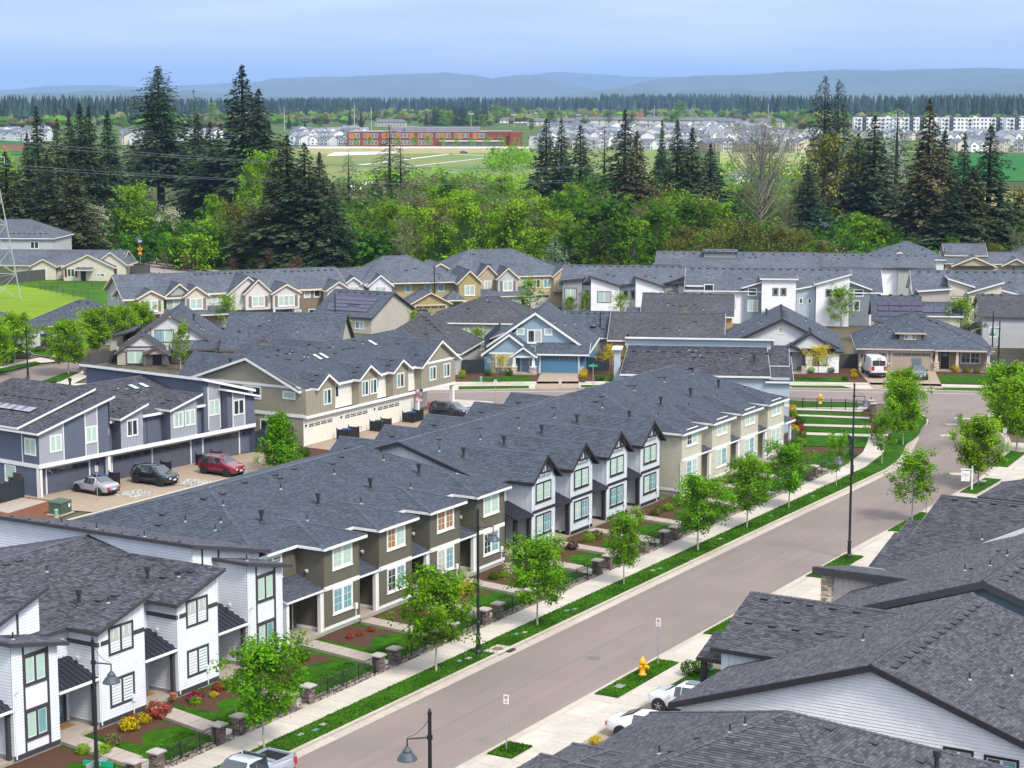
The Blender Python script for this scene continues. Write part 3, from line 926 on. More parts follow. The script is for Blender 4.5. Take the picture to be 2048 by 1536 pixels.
W.roof([[(-34.6,10.7,5.65),(-14.02,10.7,5.65),(-14.02,19.3,7.56),(-34.6,19.3,7.56)],[(-14.02,27.6,5.7),(-34.6,27.6,5.7),(-34.6,19.3,7.56),(-14.02,19.3,7.56)]],RF_MIX,m_dkgrey)
W.flue((-22.9,11.8),(-16.8,12.2),(-28.5,13.0))
W.vent((-22.2,10.9),(-21.5,10.4),(-16.2,11.5),(-15.5,10.9),(-15.2,10.3),(-22.9,15.9),(-22.2,15.4),(-20.6,18.6),(-21.6,18.6),(-22.6,18.6),(-24,18.6),(-25.2,18.6),(-31,13),(-29.9,12.5))
W.pipe((-22.3,10.2),(-15.9,10.6),(-20.4,16.6),(-21.9,18.9))
W.done()
# ---- olive taupe block
T=Bld('townhouse_block','olive taupe townhouse block with white window frames and hipped slate roof','townhouses',*SO,S_YAW,GR)
yF,yR,ze=9.45,11.6,5.88
def lap_block(B,xs,wd,x_end0,x_end1,wall,trim,yF,yR,ze,ind,rf,ridge,rx0,rx1,panes,door_mat_,lap='lap',porch_first=True):
 zt=ze-.08
 prev=x_end0
 for i,xl in enumerate(xs):
  xr=xl+wd
  p,q=(xl,yF),(xr,yF)
  B.wall(p,q,.52,zt,wall,lap,ind=ind);B.wall(p,q,0,.52,p_found)
  B.trimboard(p,q,0,wd,.34,.55,trim,'skirt_board',.05)
  B.trimboard(p,q,0,wd,2.92,3.2,trim,'belly_band',.05)
  B.wall((xl,yR),p,.52,zt,wall,lap,ind=ind);B.wall((xl,yR),p,0,.52,p_found)
  B.trimboard((xl,yR),p,0,yR-yF,.34,.55,trim,'skirt_board',.05)
  B.wall(q,(xr,yR),0,zt,wall)
  for a,b in(((0,.1)),((wd-.1,wd))):
   B.trimboard(p,q,a,b,.55,2.92,wall,'corner_board',.04);B.trimboard(p,q,a,b,3.2,zt,wall,'corner_board',.04)
  B.win(p,q,wd*.24,1.2,wd*.56,1.72,.12,trim,m_white,2,(2,3),trim,True,panes=panes[i%len(panes)][0])
  B.win(p,q,wd*.24,4.12,wd*.56,1.55,.12,trim,m_white,2,(2,3),trim,True,panes=panes[i%len(panes)][1])
  x0=prev
  if xl-x0>.3:
   a,b=(x0,yR),(xl,yR)
   B.wall(a,b,0,zt,wall,None);B.wall((x0,yR-.01),(xl,yR-.01),3.0,zt,wall,'lap')
   B.roof([[(x0+.02,yF-.05,3.12),(xl-.03,yF-.05,3.12),(xl-.03,yR,3.85),(x0+.02,yR,3.85)]],rf,trim,th=.1,fd=.15,name='porch_roof',skip=((0,2),))
   B.door(a,b,xl-x0-1.55,.34,.98,2.15,door_mat_,trim,'dark',(.2,.68,.8,.9))
   B.box('porch_slab',x0+.03,yF-.1,0,xl-.03,yR-.02,.32,m_porch)
   B.box('porch_post',xl-.3,yF+.05,.32,xl-.06,yF+.29,3.0,m_white)
   if i==0 and porch_first:B.box('porch_post',x0+.08,yF+.05,.32,x0+.36,yF+.33,3.0,m_white)
   wall_lamp(B,(xl,yR),p,.9,4.15)
  meter(B,p,q,wd*.88,1.05);downspout(B,xl-.02,yF+.05,.3,3.2,m_white)
  bump(B,xl-.38,xr+.38,yF-.4,17.2,ze,.40,rf,trim,.235)
  prev=xr
 y1=yR+16.6
 B.wall((x_end0,y1),(x_end0,yR),0,zt,wall,'lap');B.wall((x_end1,yR),(x_end1,y1),0,zt,wall);B.wall((x_end1,y1),(x_end0,y1),0,zt,wall)
 if x_end1-prev>.1:B.wall((prev,yR),(x_end1,yR),0,zt,wall)
 B.hip(x_end0-.45,x_end1+.45,yR-.4,y1+.4,ze,ridge,rf,trim,rx0,rx1,cy=19.7)
xs=[-3.4+6.15*i for i in range(4)]
lap_block(T,xs,3.9,-7.3,19.0,p_taupe,m_white,yF,yR,ze,True,RF_BLUE,8.4,-2.1,15.7,[(('teal','teal'),('mint','mint')),(('dark','teal'),('warm','mint')),(('slat','teal'),('warm','warm')),(('dark','teal'),('mint','mint'))],p_doord)
T.win((-7.3,yR),(-3.4,yR),.5,4.0,1.9,1.55,.12,m_white,m_white,2,(2,3),m_white,True,panes=('teal','mint'))
for x in xs:
 T.flue((x+.1,14.4));T.pipe((x+3.4,13.2),(x-.2,17.3));T.vent((x+1.3,18.6))
T.vent((-6.2,20.5),(-5.2,21),(-3.2,19.2),(1,19.2),(4.2,19.1),(6.5,19.2),(12,19.1));T.pipe((-5.6,18.8),(-5.2,16.2),(-6,16))
T.done()
# ---- cool white board-and-batten block with black gables
Fm=Bld('townhouse_block','cool white board and batten townhouse block with four black trimmed gables','townhouses',*SO,S_YAW,GR)
yF,yR=9.4,11.6
xs=[22.9+6.0*i for i in range(4)]
xe0,xe1=20.5,45.9
prev=xe0;wd=3.55
for i,xl in enumerate(xs):
 xr=xl+wd;p,q=(xl,yF),(xr,yF);zw,zp=5.42,7.14
 Fm.wall(p,q,.5,[(0,zw),(wd/2,zp),(wd,zw)],p_farm,'bb');Fm.wall(p,q,0,.5,p_found)
 Fm.trimboard(p,q,0,wd,.26,.5,m_dark,'skirt_board',.05);Fm.trimboard(p,q,0,wd,3.0,3.22,m_dark,'belly_band',.05)
 Fm.wall((xl,yR),p,.5,zw,p_farm,'bb');Fm.wall((xl,yR),p,0,.5,m_dark)
 Fm.wall(q,(xr,yR),0,zw,p_farm)
 Fm.win(p,q,.55,1.2,2.35,1.6,.12,m_dark,m_white,2,(2,2),m_dark,True,panes=(('mint','teal'),('mint','teal'),('teal','teal'),('mint','teal'))[i])
 Fm.win(p,q,.55,3.75,2.35,1.5,.12,m_dark,m_white,2,(2,2),m_dark,True,panes=('mint','mint'))
 c=(xl+xr)/2
 Fm.roof([[(xl-.4,18,5.5),(xl-.4,yF-.4,5.5),(c,yF-.4,7.36),(c,18,7.36)],[(xr+.4,yF-.4,5.5),(xr+.4,18,5.5),(c,18,7.36),(c,yF-.4,7.36)]],RF_BLUE,m_dark,fd=.24,name='gable_roof',skip=((0,3),(1,1)))
 br=MB();M=Fm.frame(p,q)
 for a,b in(((wd*.24,6.02),(wd*.76,6.02)),((wd/2,6.02),(wd/2,7.1)),((wd*.24,6.02),(wd/2,7.1)),((wd*.76,6.02),(wd/2,7.1))):
  d=Vector((b[0]-a[0],0,b[1]-a[1]));n=Vector((-d.z,0,d.x)).normalized()*.065
  A,Bv=Vector((a[0],0,a[1])),Vector((b[0],0,b[1]));o=Vector((0,-.34,0));o2=Vector((0,-.27,0))
  br.hexa([A-n+o,Bv-n+o,Bv-n+o2,A-n+o2,A+n+o,Bv+n+o,Bv+n+o2,A+n+o2])
 inst('gable_bracket',br.mesh('gable_bracket',m_dark),Fm.root,M)
 a,b=(prev,yR),(xl,yR)
 Fm.wall(a,b,.3,zw,p_farm,'bb');Fm.wall(a,b,0,.3,p_found)
 seam_roof(Fm,prev+.02,xl-.02,yR,3.85,yF-.1,3.02,m_dark)
 Fm.door(a,b,xl-prev-1.3,.32,.98,2.15,p_doorw,m_dark,'dark',(.18,.7,.82,.92))
 Fm.box('porch_slab',prev+.02,yF,0,xl-.02,yR-.02,.3,m_porch)
 Fm.box('porch_post',xl-.32,yF+.02,.3,xl-.06,yF+.28,2.95,m_dark)
 if i==0:Fm.box('porch_post',prev+.08,yF+.02,.3,prev+.36,yF+.3,2.95,m_dark);Fm.win(a,b,.2,3.9,.8,1.5,.1,m_dark,m_white,1,panes=('mint',))
 downspout(Fm,xl+.02,yF+.02,.3,zw,m_white);meter(Fm,p,q,wd*.85,1.0)
 if i in(0,2):
  w=MB()
  for k in range(14):
   a0=2*math.pi*k/14;w.tube((.26*math.cos(a0),-.08,.26*math.sin(a0)),(.26*math.cos(a0+.46),-.08,.26*math.sin(a0+.46)),.06,n=6)
  o=inst('door_wreath',w.mesh('door_wreath',m_leaf_d if i==0 else m_leaf_k,tint=True),Fm.root,Fm.frame(a,b)@Matrix.Translation((xl-prev-.8,0,1.75)))
 prev=xr
y1=27.6
Fm.wall((xe0,y1),(xe0,yR),0,[(0,5.4),(y1-19.55,8.0-.12),(y1-yR,5.42)],p_farm,'bb');Fm.wall((xe1,yR),(xe1,y1),0,[(0,5.4),(19.55-yR,7.9),(y1-yR,5.4)],p_farm)
Fm.wall((prev,yR),(xe1,yR),0,5.4,p_farm);Fm.wall((xe1,y1),(xe0,y1),0,5.4,p_farm)
Fm.roof([[(xe0-.4,11.2,5.5),(xe1+.3,11.2,5.5),(xe1+.3,19.55,8.05),(xe0-.4,19.55,8.05)],[(xe1+.3,27.9,5.5),(xe0-.4,27.9,5.5),(xe0-.4,19.55,8.05),(xe1+.3,19.55,8.05)]],RF_BLUE,m_dark,fd=.28)
for x in(26.0,32.6,39.2):
 Fm.gable(x,x+4.8,22,31,4.6,6.2,RF_BLUE,m_dark,'y',name='rear_roof')
 Fm.vent((x+1.4,29.5),(x+3.4,29.5))
for x in xs:
 Fm.flue((x-.2,15.3));Fm.pipe((x-1.0,17.0));Fm.vent((x+1.2,18.5))
Fm.vent(*[(x,20.2)for x in(25,27,28.5,32,34,36,38,41,43)])
Fm.done()
# ---- sage beige block at the far end
G=Bld('townhouse_block','sage beige townhouse block with white trim at the far end beside the park','townhouses',*SO,S_YAW,GR)
xs=[47.9+6.2*i for i in range(4)]
lap_block(G,xs,4.0,47.6,71.4,p_sage,m_white,9.0,11.2,5.5,True,RF_BLUE,8.15,51.8,68.9,[(('teal','mint'),('dark','mint')),(('mint','teal'),('mint','mint')),(('mint','teal'),('mint','mint')),(('mint','mint'),('mint','mint'))],p_doord,porch_first=False)
G.wall((47.6,27.8),(47.6,11.2),.5,5.4,p_sage,'lap')
for i,x in enumerate(xs):
 G.flue((x+.3,14.2));G.pipe((x+3.2,12.8),(x+1.5,17.5));G.vent((x+2.2,18.5),(x+2.9,18.3))
G.vent(*[(x,20.4)for x in(52,54,56,58,60,63,65)])
for x in(47.2,53.8):
 G.gable(x,x+4.8,22,31,4.6,6.2,RF_BLUE,m_white,'y',name='rear_roof');G.vent((x+1.4,29.5),(x+3.4,29.5))
G.box('porch_post',73.2,9.4,0,73.42,9.62,2.9,m_white)
G.roof([[(71.2,9.1,3.0),(73.7,9.1,3.0),(73.7,11.5,3.5),(71.2,11.5,3.5)]],RF_BLUE,m_white,name='porch_roof')
G.done()
# ------------------------------------------------------------------ garage-side blocks across the alley
p_slate=paint('slate_blue_siding',(0.105,0.120,0.165))
p_slate_panel=paint('silver_panel',(0.30,0.315,0.355))
p_slate_door=paint('slate_garage_door',(0.090,0.095,0.125),0.5)
p_khaki=paint('khaki_batten',(0.285,0.260,0.195))
p_creamlap=paint('cream_lap',(0.70,0.67,0.59))
p_creamdoor=paint('cream_garage_door',(0.74,0.69,0.59),0.5)
GA='townhouse blocks with garages on the alley'
A=Bld('townhouse_block','slate blue townhouse block with four garages and solar panels on its near roof','townhouses',*st(18.5,-55.9),S_YAW-5.5,GA)
zb,gy=2.55,.75
A.tones=(.6,.75,.88,1,1.1,1.25,1.45)
LA=27.15
def up(x0,x1,z0,z1,mat,y=0.0,side=None,ind=False):
 A.wall((x0,y),(x1,y),zb,[(0,z0),(x1-x0,z1)],mat,side,ind=ind)
k1=.245
zz=lambda x:5.72+k1*(x-.5)
up(.55,8.4,zz(.55)-.1,zz(8.4)-.1,p_slate_panel)
for a,b in((3.3,5.7),(7.1,8.4)):up(a,b,zz(a)-.1,zz(b)-.1,p_slate,-.012,'lap',True)
for a in(3.2,5.66,7.05):A.trimboard((0,0),(LA,0),a,a+.1,2.9,zz(a)-.12,m_white,'trim_strip',.05)
A.wall((.55,14),(.55,0),0,5.62,p_slate,'lap',ind=False);A.wall((.56,2.2),(.56,-.0),2.9,5.6,p_slate_panel)
A.box('trim_strip',.5,2.1,2.9,.54,2.2,5.6,m_white)
for u in(1.7,5.75):A.win((0,0),(LA,0),u,3.75 if u<3 else 3.95,1.35,1.5,.1,panes=('mint','mint'))
A.win((.55,2.0),(.55,0),.15,3.6,1.5,1.5,.1,panes=('mint','mint'))
A.win((.55,4.9),(.55,3),.3,.95,1.5,1.5,.1,lights=1,panes=('mint',))
A.roof([[(.1,-.4,5.72),(8.9,-.4,7.88),(8.9,5,7.88),(.1,5,5.72)]],RF_MIX,m_white,name='shed_roof',geo=True)
A.roof([[(.1,2.2,5.98),(9.0,2.2,8.32),(9.0,13.5,8.32),(.1,13.5,5.98)]],RF_MIX,m_white,name='high_shed_roof')
A.wall((.55,2.6),(8.6,2.6),5.4,[(0,6.0),(8.05,8.12)],p_slate);A.wall((8.6,-.0),(8.6,13),5,7.7,p_slate)
for i in range(8):
 for r in range(1):
  mb=MB()
  mb.box(-.5,-.82,.1,.5,.82,.14,0);mb.box(-.47,-.79,.13,.47,.79,.146,1)
  M=A._seat(1.0+.98*i*1.0,7.6)
  if M is not None:
   M=M@Matrix.Rotation(rad(90),4,'Z')
   M.translation=A._seat(3.3,4.6+1.06*i).translation
   inst('solar_panel',mb.mesh('solar_panel',[m_solar_frame,m_solar_g]),A.root,M)
A.vent(*[(5.6,4.2+1.0*i)for i in range(8)],(7.2,4.4),(1.6,9.8),(1.9,11.5));A.pipe((1.9,11),(1.3,12))
for a,b,z0,z1 in((9.85,12.5,5.72,6.72),(15.9,19.3,5.72,6.76)):
 kk=(z1-z0)/(b-a+.7)
 up(a,b,z0+.3*kk-.1,z1-.4*kk-.1,p_slate_panel,-.0,'bb')
 A.wall((a,2),(a,0),zb,z0-.05,p_slate,'lap');A.wall((b,0),(b,6),zb,z1-.15,p_slate)
 A.roof([[(a-.35,-.4,z0),(b+.4,-.4,z1),(b+.4,7.0,z1),(a-.35,7.0,z0)]],RF_MIX,m_white,name='shed_roof')
 A.vent((a+.8,1.6),(a+1.5,1.6))
A.win((0,0),(LA,0),10.55,3.85,1.35,1.55,.1,panes=('dark','dark'))
for u in(16.25,17.75):A.win((0,0),(LA,0),u,3.85,1.3,1.5,.1,panes=('mint','mint'))
for a,b in((8.6,9.85),(12.5,15.9),(19.3,21.2)):
 A.wall((a,1.2),(b,1.2),zb,5.35,p_slate,'lap',ind=True)
A.win((0,1.2),(LA,1.2),8.75,4.1,.75,1.2,.1,lights=1,panes=('dark',));A.win((0,1.2),(LA,1.2),12.75,4.25,.85,1.1,.1,lights=1,panes=('teal',))
A.roof([[(8.65,.8,5.45),(21.2,.8,5.45),(21.2,8.8,7.5),(8.65,8.8,7.5)],[(21.2,16.4,5.4),(8.65,16.4,5.4),(8.65,8.8,7.5),(21.2,8.8,7.5)]],RF_MIX,m_white,fd=.26)
A.rects('skylight',skylight_me,[(17.6,6.6),(18.9,6.6)])
A.vent((13.5,5.2),(15.2,6.6),(15.6,5.4),(17,5.5),(11.5,6.8));A.pipe((16.6,6.5),(15.9,6.9));A.flue((12.4,9.5))
A.wall((21.0,17),(21.0,.8),zb,7.75,p_slate,'lap');A.wall((21.0,.8),(27.0,.8),zb,[(0,7.75),(6.0,6.1)],p_slate,'lap')
up(21.6,23.1,7.5,7.1,p_slate_panel,.77);up(24.0,25.6,6.15,5.8,p_slate_panel,-.035)
A.wall((23.3,.8),(23.3,0),zb,6.5,p_slate,'lap');A.wall((23.3,0),(27.0,0),zb,[(0,6.5),(3.7,5.6)],p_slate,'lap',ind=True)
for a,t in((21.5,.79),(23.05,.79)):A.trimboard((0,t),(LA,t),a,a+.1,2.9,7.0,m_white,'trim_strip',.055)
for a in(23.95,25.55):A.trimboard((0,0),(LA,0),a,a+.1,2.9,6.4-.25*(a-23.3),m_white,'trim_strip',.055)
A.win((0,.77),(LA,.77),21.66,4.2,1.38,1.5,.08,panes=('mint','mint'));A.win((0,-.035),(LA,-.035),24.08,4.0,1.45,1.5,.08,panes=('dark','dark'))
A.roof([[(20.6,.4,8.0),(27.6,.4,6.12),(27.6,17.5,6.12),(20.6,17.5,8.0)]],RF_MIX,m_white,name='high_shed_roof',fd=.26)
A.roof([[(22.9,-.4,6.74),(27.4,-.4,5.62),(27.4,.9,5.62),(22.9,.9,6.74)]],RF_MIX,m_white,name='tower_roof')
A.wall((27.0,0),(27.0,17),0,5.55,p_slate);A.wall((27,17),(.55,17),0,5.3,p_slate)
A.trimboard((0,0),(LA,0),.45,LA-.1,2.55,2.9,m_white,'belly_band',.07)
A.box('belly_band',.46,.0,2.55,.54,14,2.88,m_white)
A.box('soffit',.56,.0,2.5,27.0,gy,2.56,p_slate_panel)
A.wall((.56,gy),(27.0,gy),0,2.5,p_slate,None)
A.box('porch_post',.5,.05,0,.85,.4,2.54,m_white);A.box('porch_post',8.3,.05,0,8.6,.4,2.54,m_white)
for u in(1.9,9.4,14.3,20.75):
 A.garage((0,gy),(LA,gy),u,.02,4.75,2.2,p_slate_door,m_white,4,4)
for u in(7.7,13.5,20.0,26.2):wall_lamp(A,(0,gy),(LA,gy),u,1.9,m_black)
mb=MB();mb.box(-.28,2.4,.5,0,3.2,1.9);mb.box(-.15,3.5,.7,0,4.0,1.4);mb.box(-.1,2.7,0,-.02,2.78,.5);mb.box(-.1,3.0,0,-.02,3.08,.5)
inst('utility_meter',mb.mesh('utility_meter',m_dkgrey),A.root,Matrix.Translation((.54,0,0)))
downspout(A,14.1,1.18,.1,5.4,p_slate_door);downspout(A,20.3,1.18,.1,5.4,p_slate_door)
A.done()
K=Bld('townhouse_block','khaki townhouse block with cream garages, four gables and a flag over the alley','townhouses',*st(50.5,-51.0),S_YAW,GA)
LK=27.4;gy=.35;ridge_y,ridge_z=7.1,8.4
K.wall((0,16),(0,0),2.9,[(0,5.5),(16-ridge_y,ridge_z-.12),(16,5.6)],p_khaki,'bb');K.wall((0.02,16),(0.02,gy),0,2.9,p_khaki,'bb')
K.trimboard((0,16),(0,0),0,16,2.8,3.12,m_white,'belly_band',.06);K.trimboard((0,16),(0,0),1,15.4,5.62,5.88,m_white,'belly_band',.06)
K.win((0,16),(0,0),8.2,4.25,2.3,1.3,.1,panes=('teal','dark'));K.win((0,16),(0,0),13.2,4.55,1.6,.8,.1,lights=1,panes=('mint',))
K.win((0,16),(0,0),10.3,1.1,2.4,1.2,.1,panes=('dark','dark'))
dorm=[(1.55,5.25,5.62,6.86),(8.7,12.65,5.62,6.88),(14.85,18.45,5.62,6.76),(20.3,28.2,5.5,7.95)]
for i,(a,b,e,pk)in enumerate(dorm):
 a_,b_=(0,b-.35)if i==0 else(a+.35,b-.35)
 if i==3:b_=27.4
 c=(a+b)/2;sl=(pk-e)/((b-a)/2)
 pr=[(0,e+.3*sl-.1),(c-a_,pk-.14),(b_-a_,e+.3*sl-.1)]
 if i==0:pr=[(0,5.5)]+[(1.6,5.5)]+pr[1:]
 K.wall((a_,0),(b_,0),2.9,pr,p_khaki,'bb')
 K.wall((a_,2),(a_,0),2.9,e-.02,p_khaki,'bb')if i else None
 K.wall((b_,0),(b_,2),2.9,e-.02,p_khaki)
 yb=min(ridge_y,(pk-5.6)/.385+.9)
 K.roof([[(a,yb,e),(a,-.4,e),(c,-.4,pk),(c,yb,pk)],[(b,-.4,e),(b,yb,e),(c,yb,pk),(c,-.4,pk)]],RF_BLUE,m_white,fd=.24,name='gable_roof',skip=((0,3),(1,1)))
 if i<3:K.vent((a+.9,.9),(a+1.6,.9))
K.trimboard((0,0),(LK,0),20.7,27.35,5.55,5.8,m_white,'belly_band',.06)
K.wall((0,.9),(20.7,.9),2.9,5.5,p_creamlap,'lap')
for u,z,w,h,l in((2.9,3.7,1.35,1.6,2),(9.5,3.7,1.25,1.6,2),(11.0,3.7,1.25,1.6,2),(15.9,3.7,1.4,1.6,2),(22.2,3.7,1.35,1.55,2),(25.0,3.7,1.35,1.55,2)):
 K.win((0,0),(LK,0),u,z,w,h,.1,lights=l,panes=('teal','dark'))
for u,w in((5.45,1.35),(13.1,.85),(18.7,.8)):K.win((0,.9),(LK,.9),u,3.9,w,1.35,.1,lights=2 if w>1 else 1,panes=('teal','dark'))
K.roof([[(-.4,.5,5.55),(21.5,.5,5.55),(21.5,ridge_y,ridge_z),(-.4,ridge_y,ridge_z)],[(27.7,15.6,5.5),(-.4,15.6,5.5),(-.4,ridge_y,ridge_z),(27.7,ridge_y,ridge_z)],[(21.5,2,6.1),(27.7,2,6.1),(27.7,ridge_y,ridge_z),(21.5,ridge_y,ridge_z)]],RF_BLUE,m_white,fd=.26,caps=False)
K.trimboard((0,0),(LK,0),0,27.4,2.72,3.0,m_white,'belly_band',.07)
K.box('soffit',.03,.06,2.68,27.35,3.9,2.73,m_white)
K.wall((0.02,gy),(19.6,gy),0,2.7,p_creamlap,'lap');K.wall((19.6,3.4),(27.0,3.4),0,2.7,p_creamlap);K.wall((19.6,gy),(19.6,3.4),0,2.7,p_creamlap)
K.box('porch_post',26.95,.06,0,27.35,.45,2.7,m_white);K.box('porch_post',20.0,.06,0,20.35,.4,2.7,m_white)
for u in(.75,6.9,12.75):K.garage((0,gy),(LK,gy),u,.02,4.2,2.2,p_creamdoor,m_white,4,4)
K.garage((0,3.4),(LK,3.4),21.0,.02,4.2,2.2,p_creamdoor,m_white,4,4)
K.wall((27.0,3.4),(27.0,16),0,5.6,p_khaki);K.wall((27,15.4),(0,15.4),0,5.4,p_khaki)
for u in(.35,6.3,12.2):wall_lamp(K,(0,gy),(LK,gy),u,2.0,m_black)
K.rects('skylight',skylight_me,[(8.8,5.0),(9.9,5.0),(19.6,5.6)])
K.vent((2.5,6.6),(4,6.6),(5.5,6.6),(6.5,6.6),(4.6,5.6),(11,6.5),(12.5,6.3),(14,5.6),(14.9,5.5),(15.8,5.5),(17.5,6.7),(22,1.5),(24.8,4.8),(23.2,4.8),(12,5.2),(6,5))
K.pipe((6,6.4),(7.2,5.5),(7.6,5.3),(13.2,6.2),(18,5.8))
for x in(3,11,16.5):K.gable(x-.5,x+5,9.5,18.5,5.3,7.6,RF_BLUE,m_white,'y',name='rear_roof');K.flue((x+.3,12),(x+3.5,14))
K.roof([[(-.2,13,6.2),(9,13,6.2),(9,20,4.6),(-.2,20,4.6)]],RF_BLUE,m_white,name='rear_roof')
K.done()
fl=empty('flag',*st(50.5+19.3,-50.9),S_YAW,2.95);tag(fl,'striped red and white flag with blue canton on a short pole over the alley','flag')
mb=MB();mb.tube((0,0,0),(-.5,-1.3,.55),.025,n=6);mb.build('pole',m_white,fl)
m_fr,m_fw,m_fb=paint('flag_red',(.35,.02,.03)),paint('flag_white',(.72,.70,.70)),paint('flag_blue',(.03,.04,.16))
for i in range(13):
 mb=MB()
 N=8
 for k in range(N):
  def P(u,v):return(-.5+.0*u+.08*math.sin(v*9+u*4),-1.25+.85*u,.5-1.35*v-.25*u+.05*math.sin(v*7))
  u0,u1=i/13,(i+1)/13
  if i<7 and k<3:continue
  a=[Vector(P(u0,k/N)),Vector(P(u1,k/N)),Vector(P(u1,(k+1)/N)),Vector(P(u0,(k+1)/N))]
  o=Vector((.012,0,0));mb.hexa([p-o for p in a]+[p+o for p in a])
 inst('stripe',mb.mesh('stripe',m_fr if i%2==0 else m_fw),fl)
mb=MB()
for k in range(3):
 a=[Vector(P(0,k/8)),Vector(P(7/13,k/8)),Vector(P(7/13,(k+1)/8)),Vector(P(0,(k+1)/8))]
 o=Vector((.013,0,0));mb.hexa([p-o for p in a]+[p+o for p in a])
 for uu in range(4):
  c=Vector(P((uu+.5)/8,(k+.5)/8))
  mb.box(c.x-.02,c.y-.03,c.z-.04,c.x+.02,c.y+.03,c.z+.04,1)
inst('canton',mb.mesh('canton',[m_fb,m_fw]),fl)
# ------------------------------------------------------------------ pale blue block behind the park
p_pblue=paint('pale_blue_siding',(0.40,0.465,0.52))
Lb=Bld('townhouse_block','pale blue block with heather shingle roof and raised roof band, beyond the sage beige block','townhouses',28.16,193.16,-7.27)
Lb.tones=W.tones
Lb.wall((-17.3,0),(0,0),0,5.9,p_pblue,'lap');Lb.wall((0,0),(0,14),0,5.6,p_pblue,'lap');Lb.wall((-17.3,14),(-17.3,0),0,6.6,p_pblue,'lap');Lb.wall((0,14),(-17.3,14),0,6,p_pblue)
Lb.trimboard((-17.3,0),(0,0),12,17.3,2.9,3.15,m_white,'belly_band',.05)
Lb.roof([[(-17.2,-.4,6.05),(-1.9,-.4,6.05),(-2.3,7.6,8.0),(-16.9,7.6,8.0)]],RF_MIX,m_white)
Lb.roof([[(-2.4,-.35,5.55),(.4,-.35,5.55),(.2,6.5,7.25),(-2.4,6.5,7.25)]],RF_MIX,m_white,name='side_roof')
Lb.roof([[(-3.2,3.6,6.62),(0,3.6,6.62),(0,8,7.9),(-3.2,8,7.9)]],RF_MIX,m_white,name='side_roof')
Lb.wall((-17.1,7.5),(-1.9,7.5),5,8.75,p_pblue,None);Lb.wall((-1.9,7.5),(-1.9,14),5,8.75,p_pblue)
Lb.roof([[(-17.2,7.1,8.95),(-1.6,7.1,8.95),(-1.6,14.4,7.0),(-17.2,14.4,7.0)]],RF_MIX,m_white,name='high_shed_roof')
Lb.wall((-18.0,2.0),(-17.32,2.0),0,8.2,p_pblue,'lap');Lb.wall((-18.0,4),(-18.0,2.0),0,8.2,p_pblue,'lap');Lb.box('fascia',-18.2,1.7,8.2,-17.2,4,8.36,m_white)
Lb.vent(*[(-16.2+1.55*i,5.8)for i in range(10)],(-9.8,4.4),(-8.9,4.4));Lb.pipe((-10.4,6.4),(-9.7,6.2),(-9.2,4.9),(-5,4.2));Lb.flue((-3.6,3.1))
Lb.win((-17.3,0),(0,0),11.4,3.6,1.4,1.5,.1,panes=('dark','dark'))
Lb.done()
# ------------------------------------------------------------------ one-storey houses on the right of the street, their backs to the drone
GH='single-storey houses on the right side of the street'
p_wlap=paint('white_lap',(0.80,0.785,0.79))
p_teal=paint('slate_teal_siding',(0.115,0.155,0.185))
p_beige=paint('pinkish_beige_batten',(0.50,0.455,0.42))
Ha=Bld('bungalow','bungalow with charcoal hipped roof and lower hipped wings, nearest the camera','house',*SO,S_YAW,GH)
Ha.tones=(.66,.8,.92,1,1.08,1.22,1.4)
def pyr(B,x0,x1,y0,y1,ze,ax,ay,za,rf,tr,**k):
 a=(ax,ay,za)
 B.roof([[(x0,y0,ze),(x1,y0,ze),a],[(x1,y0,ze),(x1,y1,ze),a],[(x1,y1,ze),(x0,y1,ze),a],[(x0,y1,ze),(x0,y0,ze),a]],rf,tr,**k)
TB=(.33,.15)
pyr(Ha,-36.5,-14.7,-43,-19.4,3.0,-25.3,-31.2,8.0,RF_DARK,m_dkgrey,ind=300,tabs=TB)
pyr(Ha,-41,-18.0,-45,-22.0,2.95,-28.6,-33.6,7.55,RF_DARK,m_dkgrey,tabs=TB,name='wing_roof')
Ha.roof([[(-20.9,-24.5,3),(-20.9,-18.3,3),(-24.6,-22.2,4.5),(-24.6,-24.5,4.5)],[(-20.9,-18.3,3),(-28.5,-18.3,3),(-24.6,-22.2,4.5)],[(-28.5,-18.3,3),(-28.5,-24.5,3),(-24.6,-24.5,4.5),(-24.6,-22.2,4.5)]],RF_DARK,m_dkgrey,tabs=TB,name='wing_roof')
Ha.roof([[(-23.0,-24.0,3),(-23.0,-17.7,3),(-26.9,-21.6,4.5),(-26.9,-24.0,4.5)],[(-23.0,-17.7,3),(-31.0,-17.7,3),(-26.9,-21.6,4.5)],[(-31,-17.7,3),(-31,-24,3),(-26.9,-24,4.5),(-26.9,-21.6,4.5)]],RF_DARK,m_dkgrey,tabs=TB,name='wing_roof')
Ha.wall((-15.2,-42.5),(-36,-42.5),0,2.9,p_wlap);Ha.wall((-36,-42.5),(-36,-19.9),0,2.9,p_wlap);Ha.wall((-15.2,-19.9),(-15.2,-42.5),0,2.9,p_wlap);Ha.wall((-36,-19.9),(-15.2,-19.9),0,2.9,p_wlap)
Ha.wall((-23.4,-24),(-23.4,-18.1),0,2.9,p_wlap);Ha.wall((-21.3,-24),(-21.3,-18.8),0,2.9,p_wlap);Ha.wall((-21.3,-18.75),(-28,-18.75),0,2.9,p_wlap)
Ha.vent((-24.7,-32.8),(-23.6,-34.4),(-22.7,-36.2),(-21.6,-37.9),(-20.6,-39.6),(-25.9,-34.6),(-23,-39.0),(-26.2,-27.5),(-27.8,-27),(-31,-29.3),(-29.2,-25.2),(-31.6,-24.7),(-30,-31),(-33,-31))
Ha.pipe((-27.6,-26.2),(-26,-29.5),(-26.9,-29.2));Ha.flue((-22.6,-36.9))
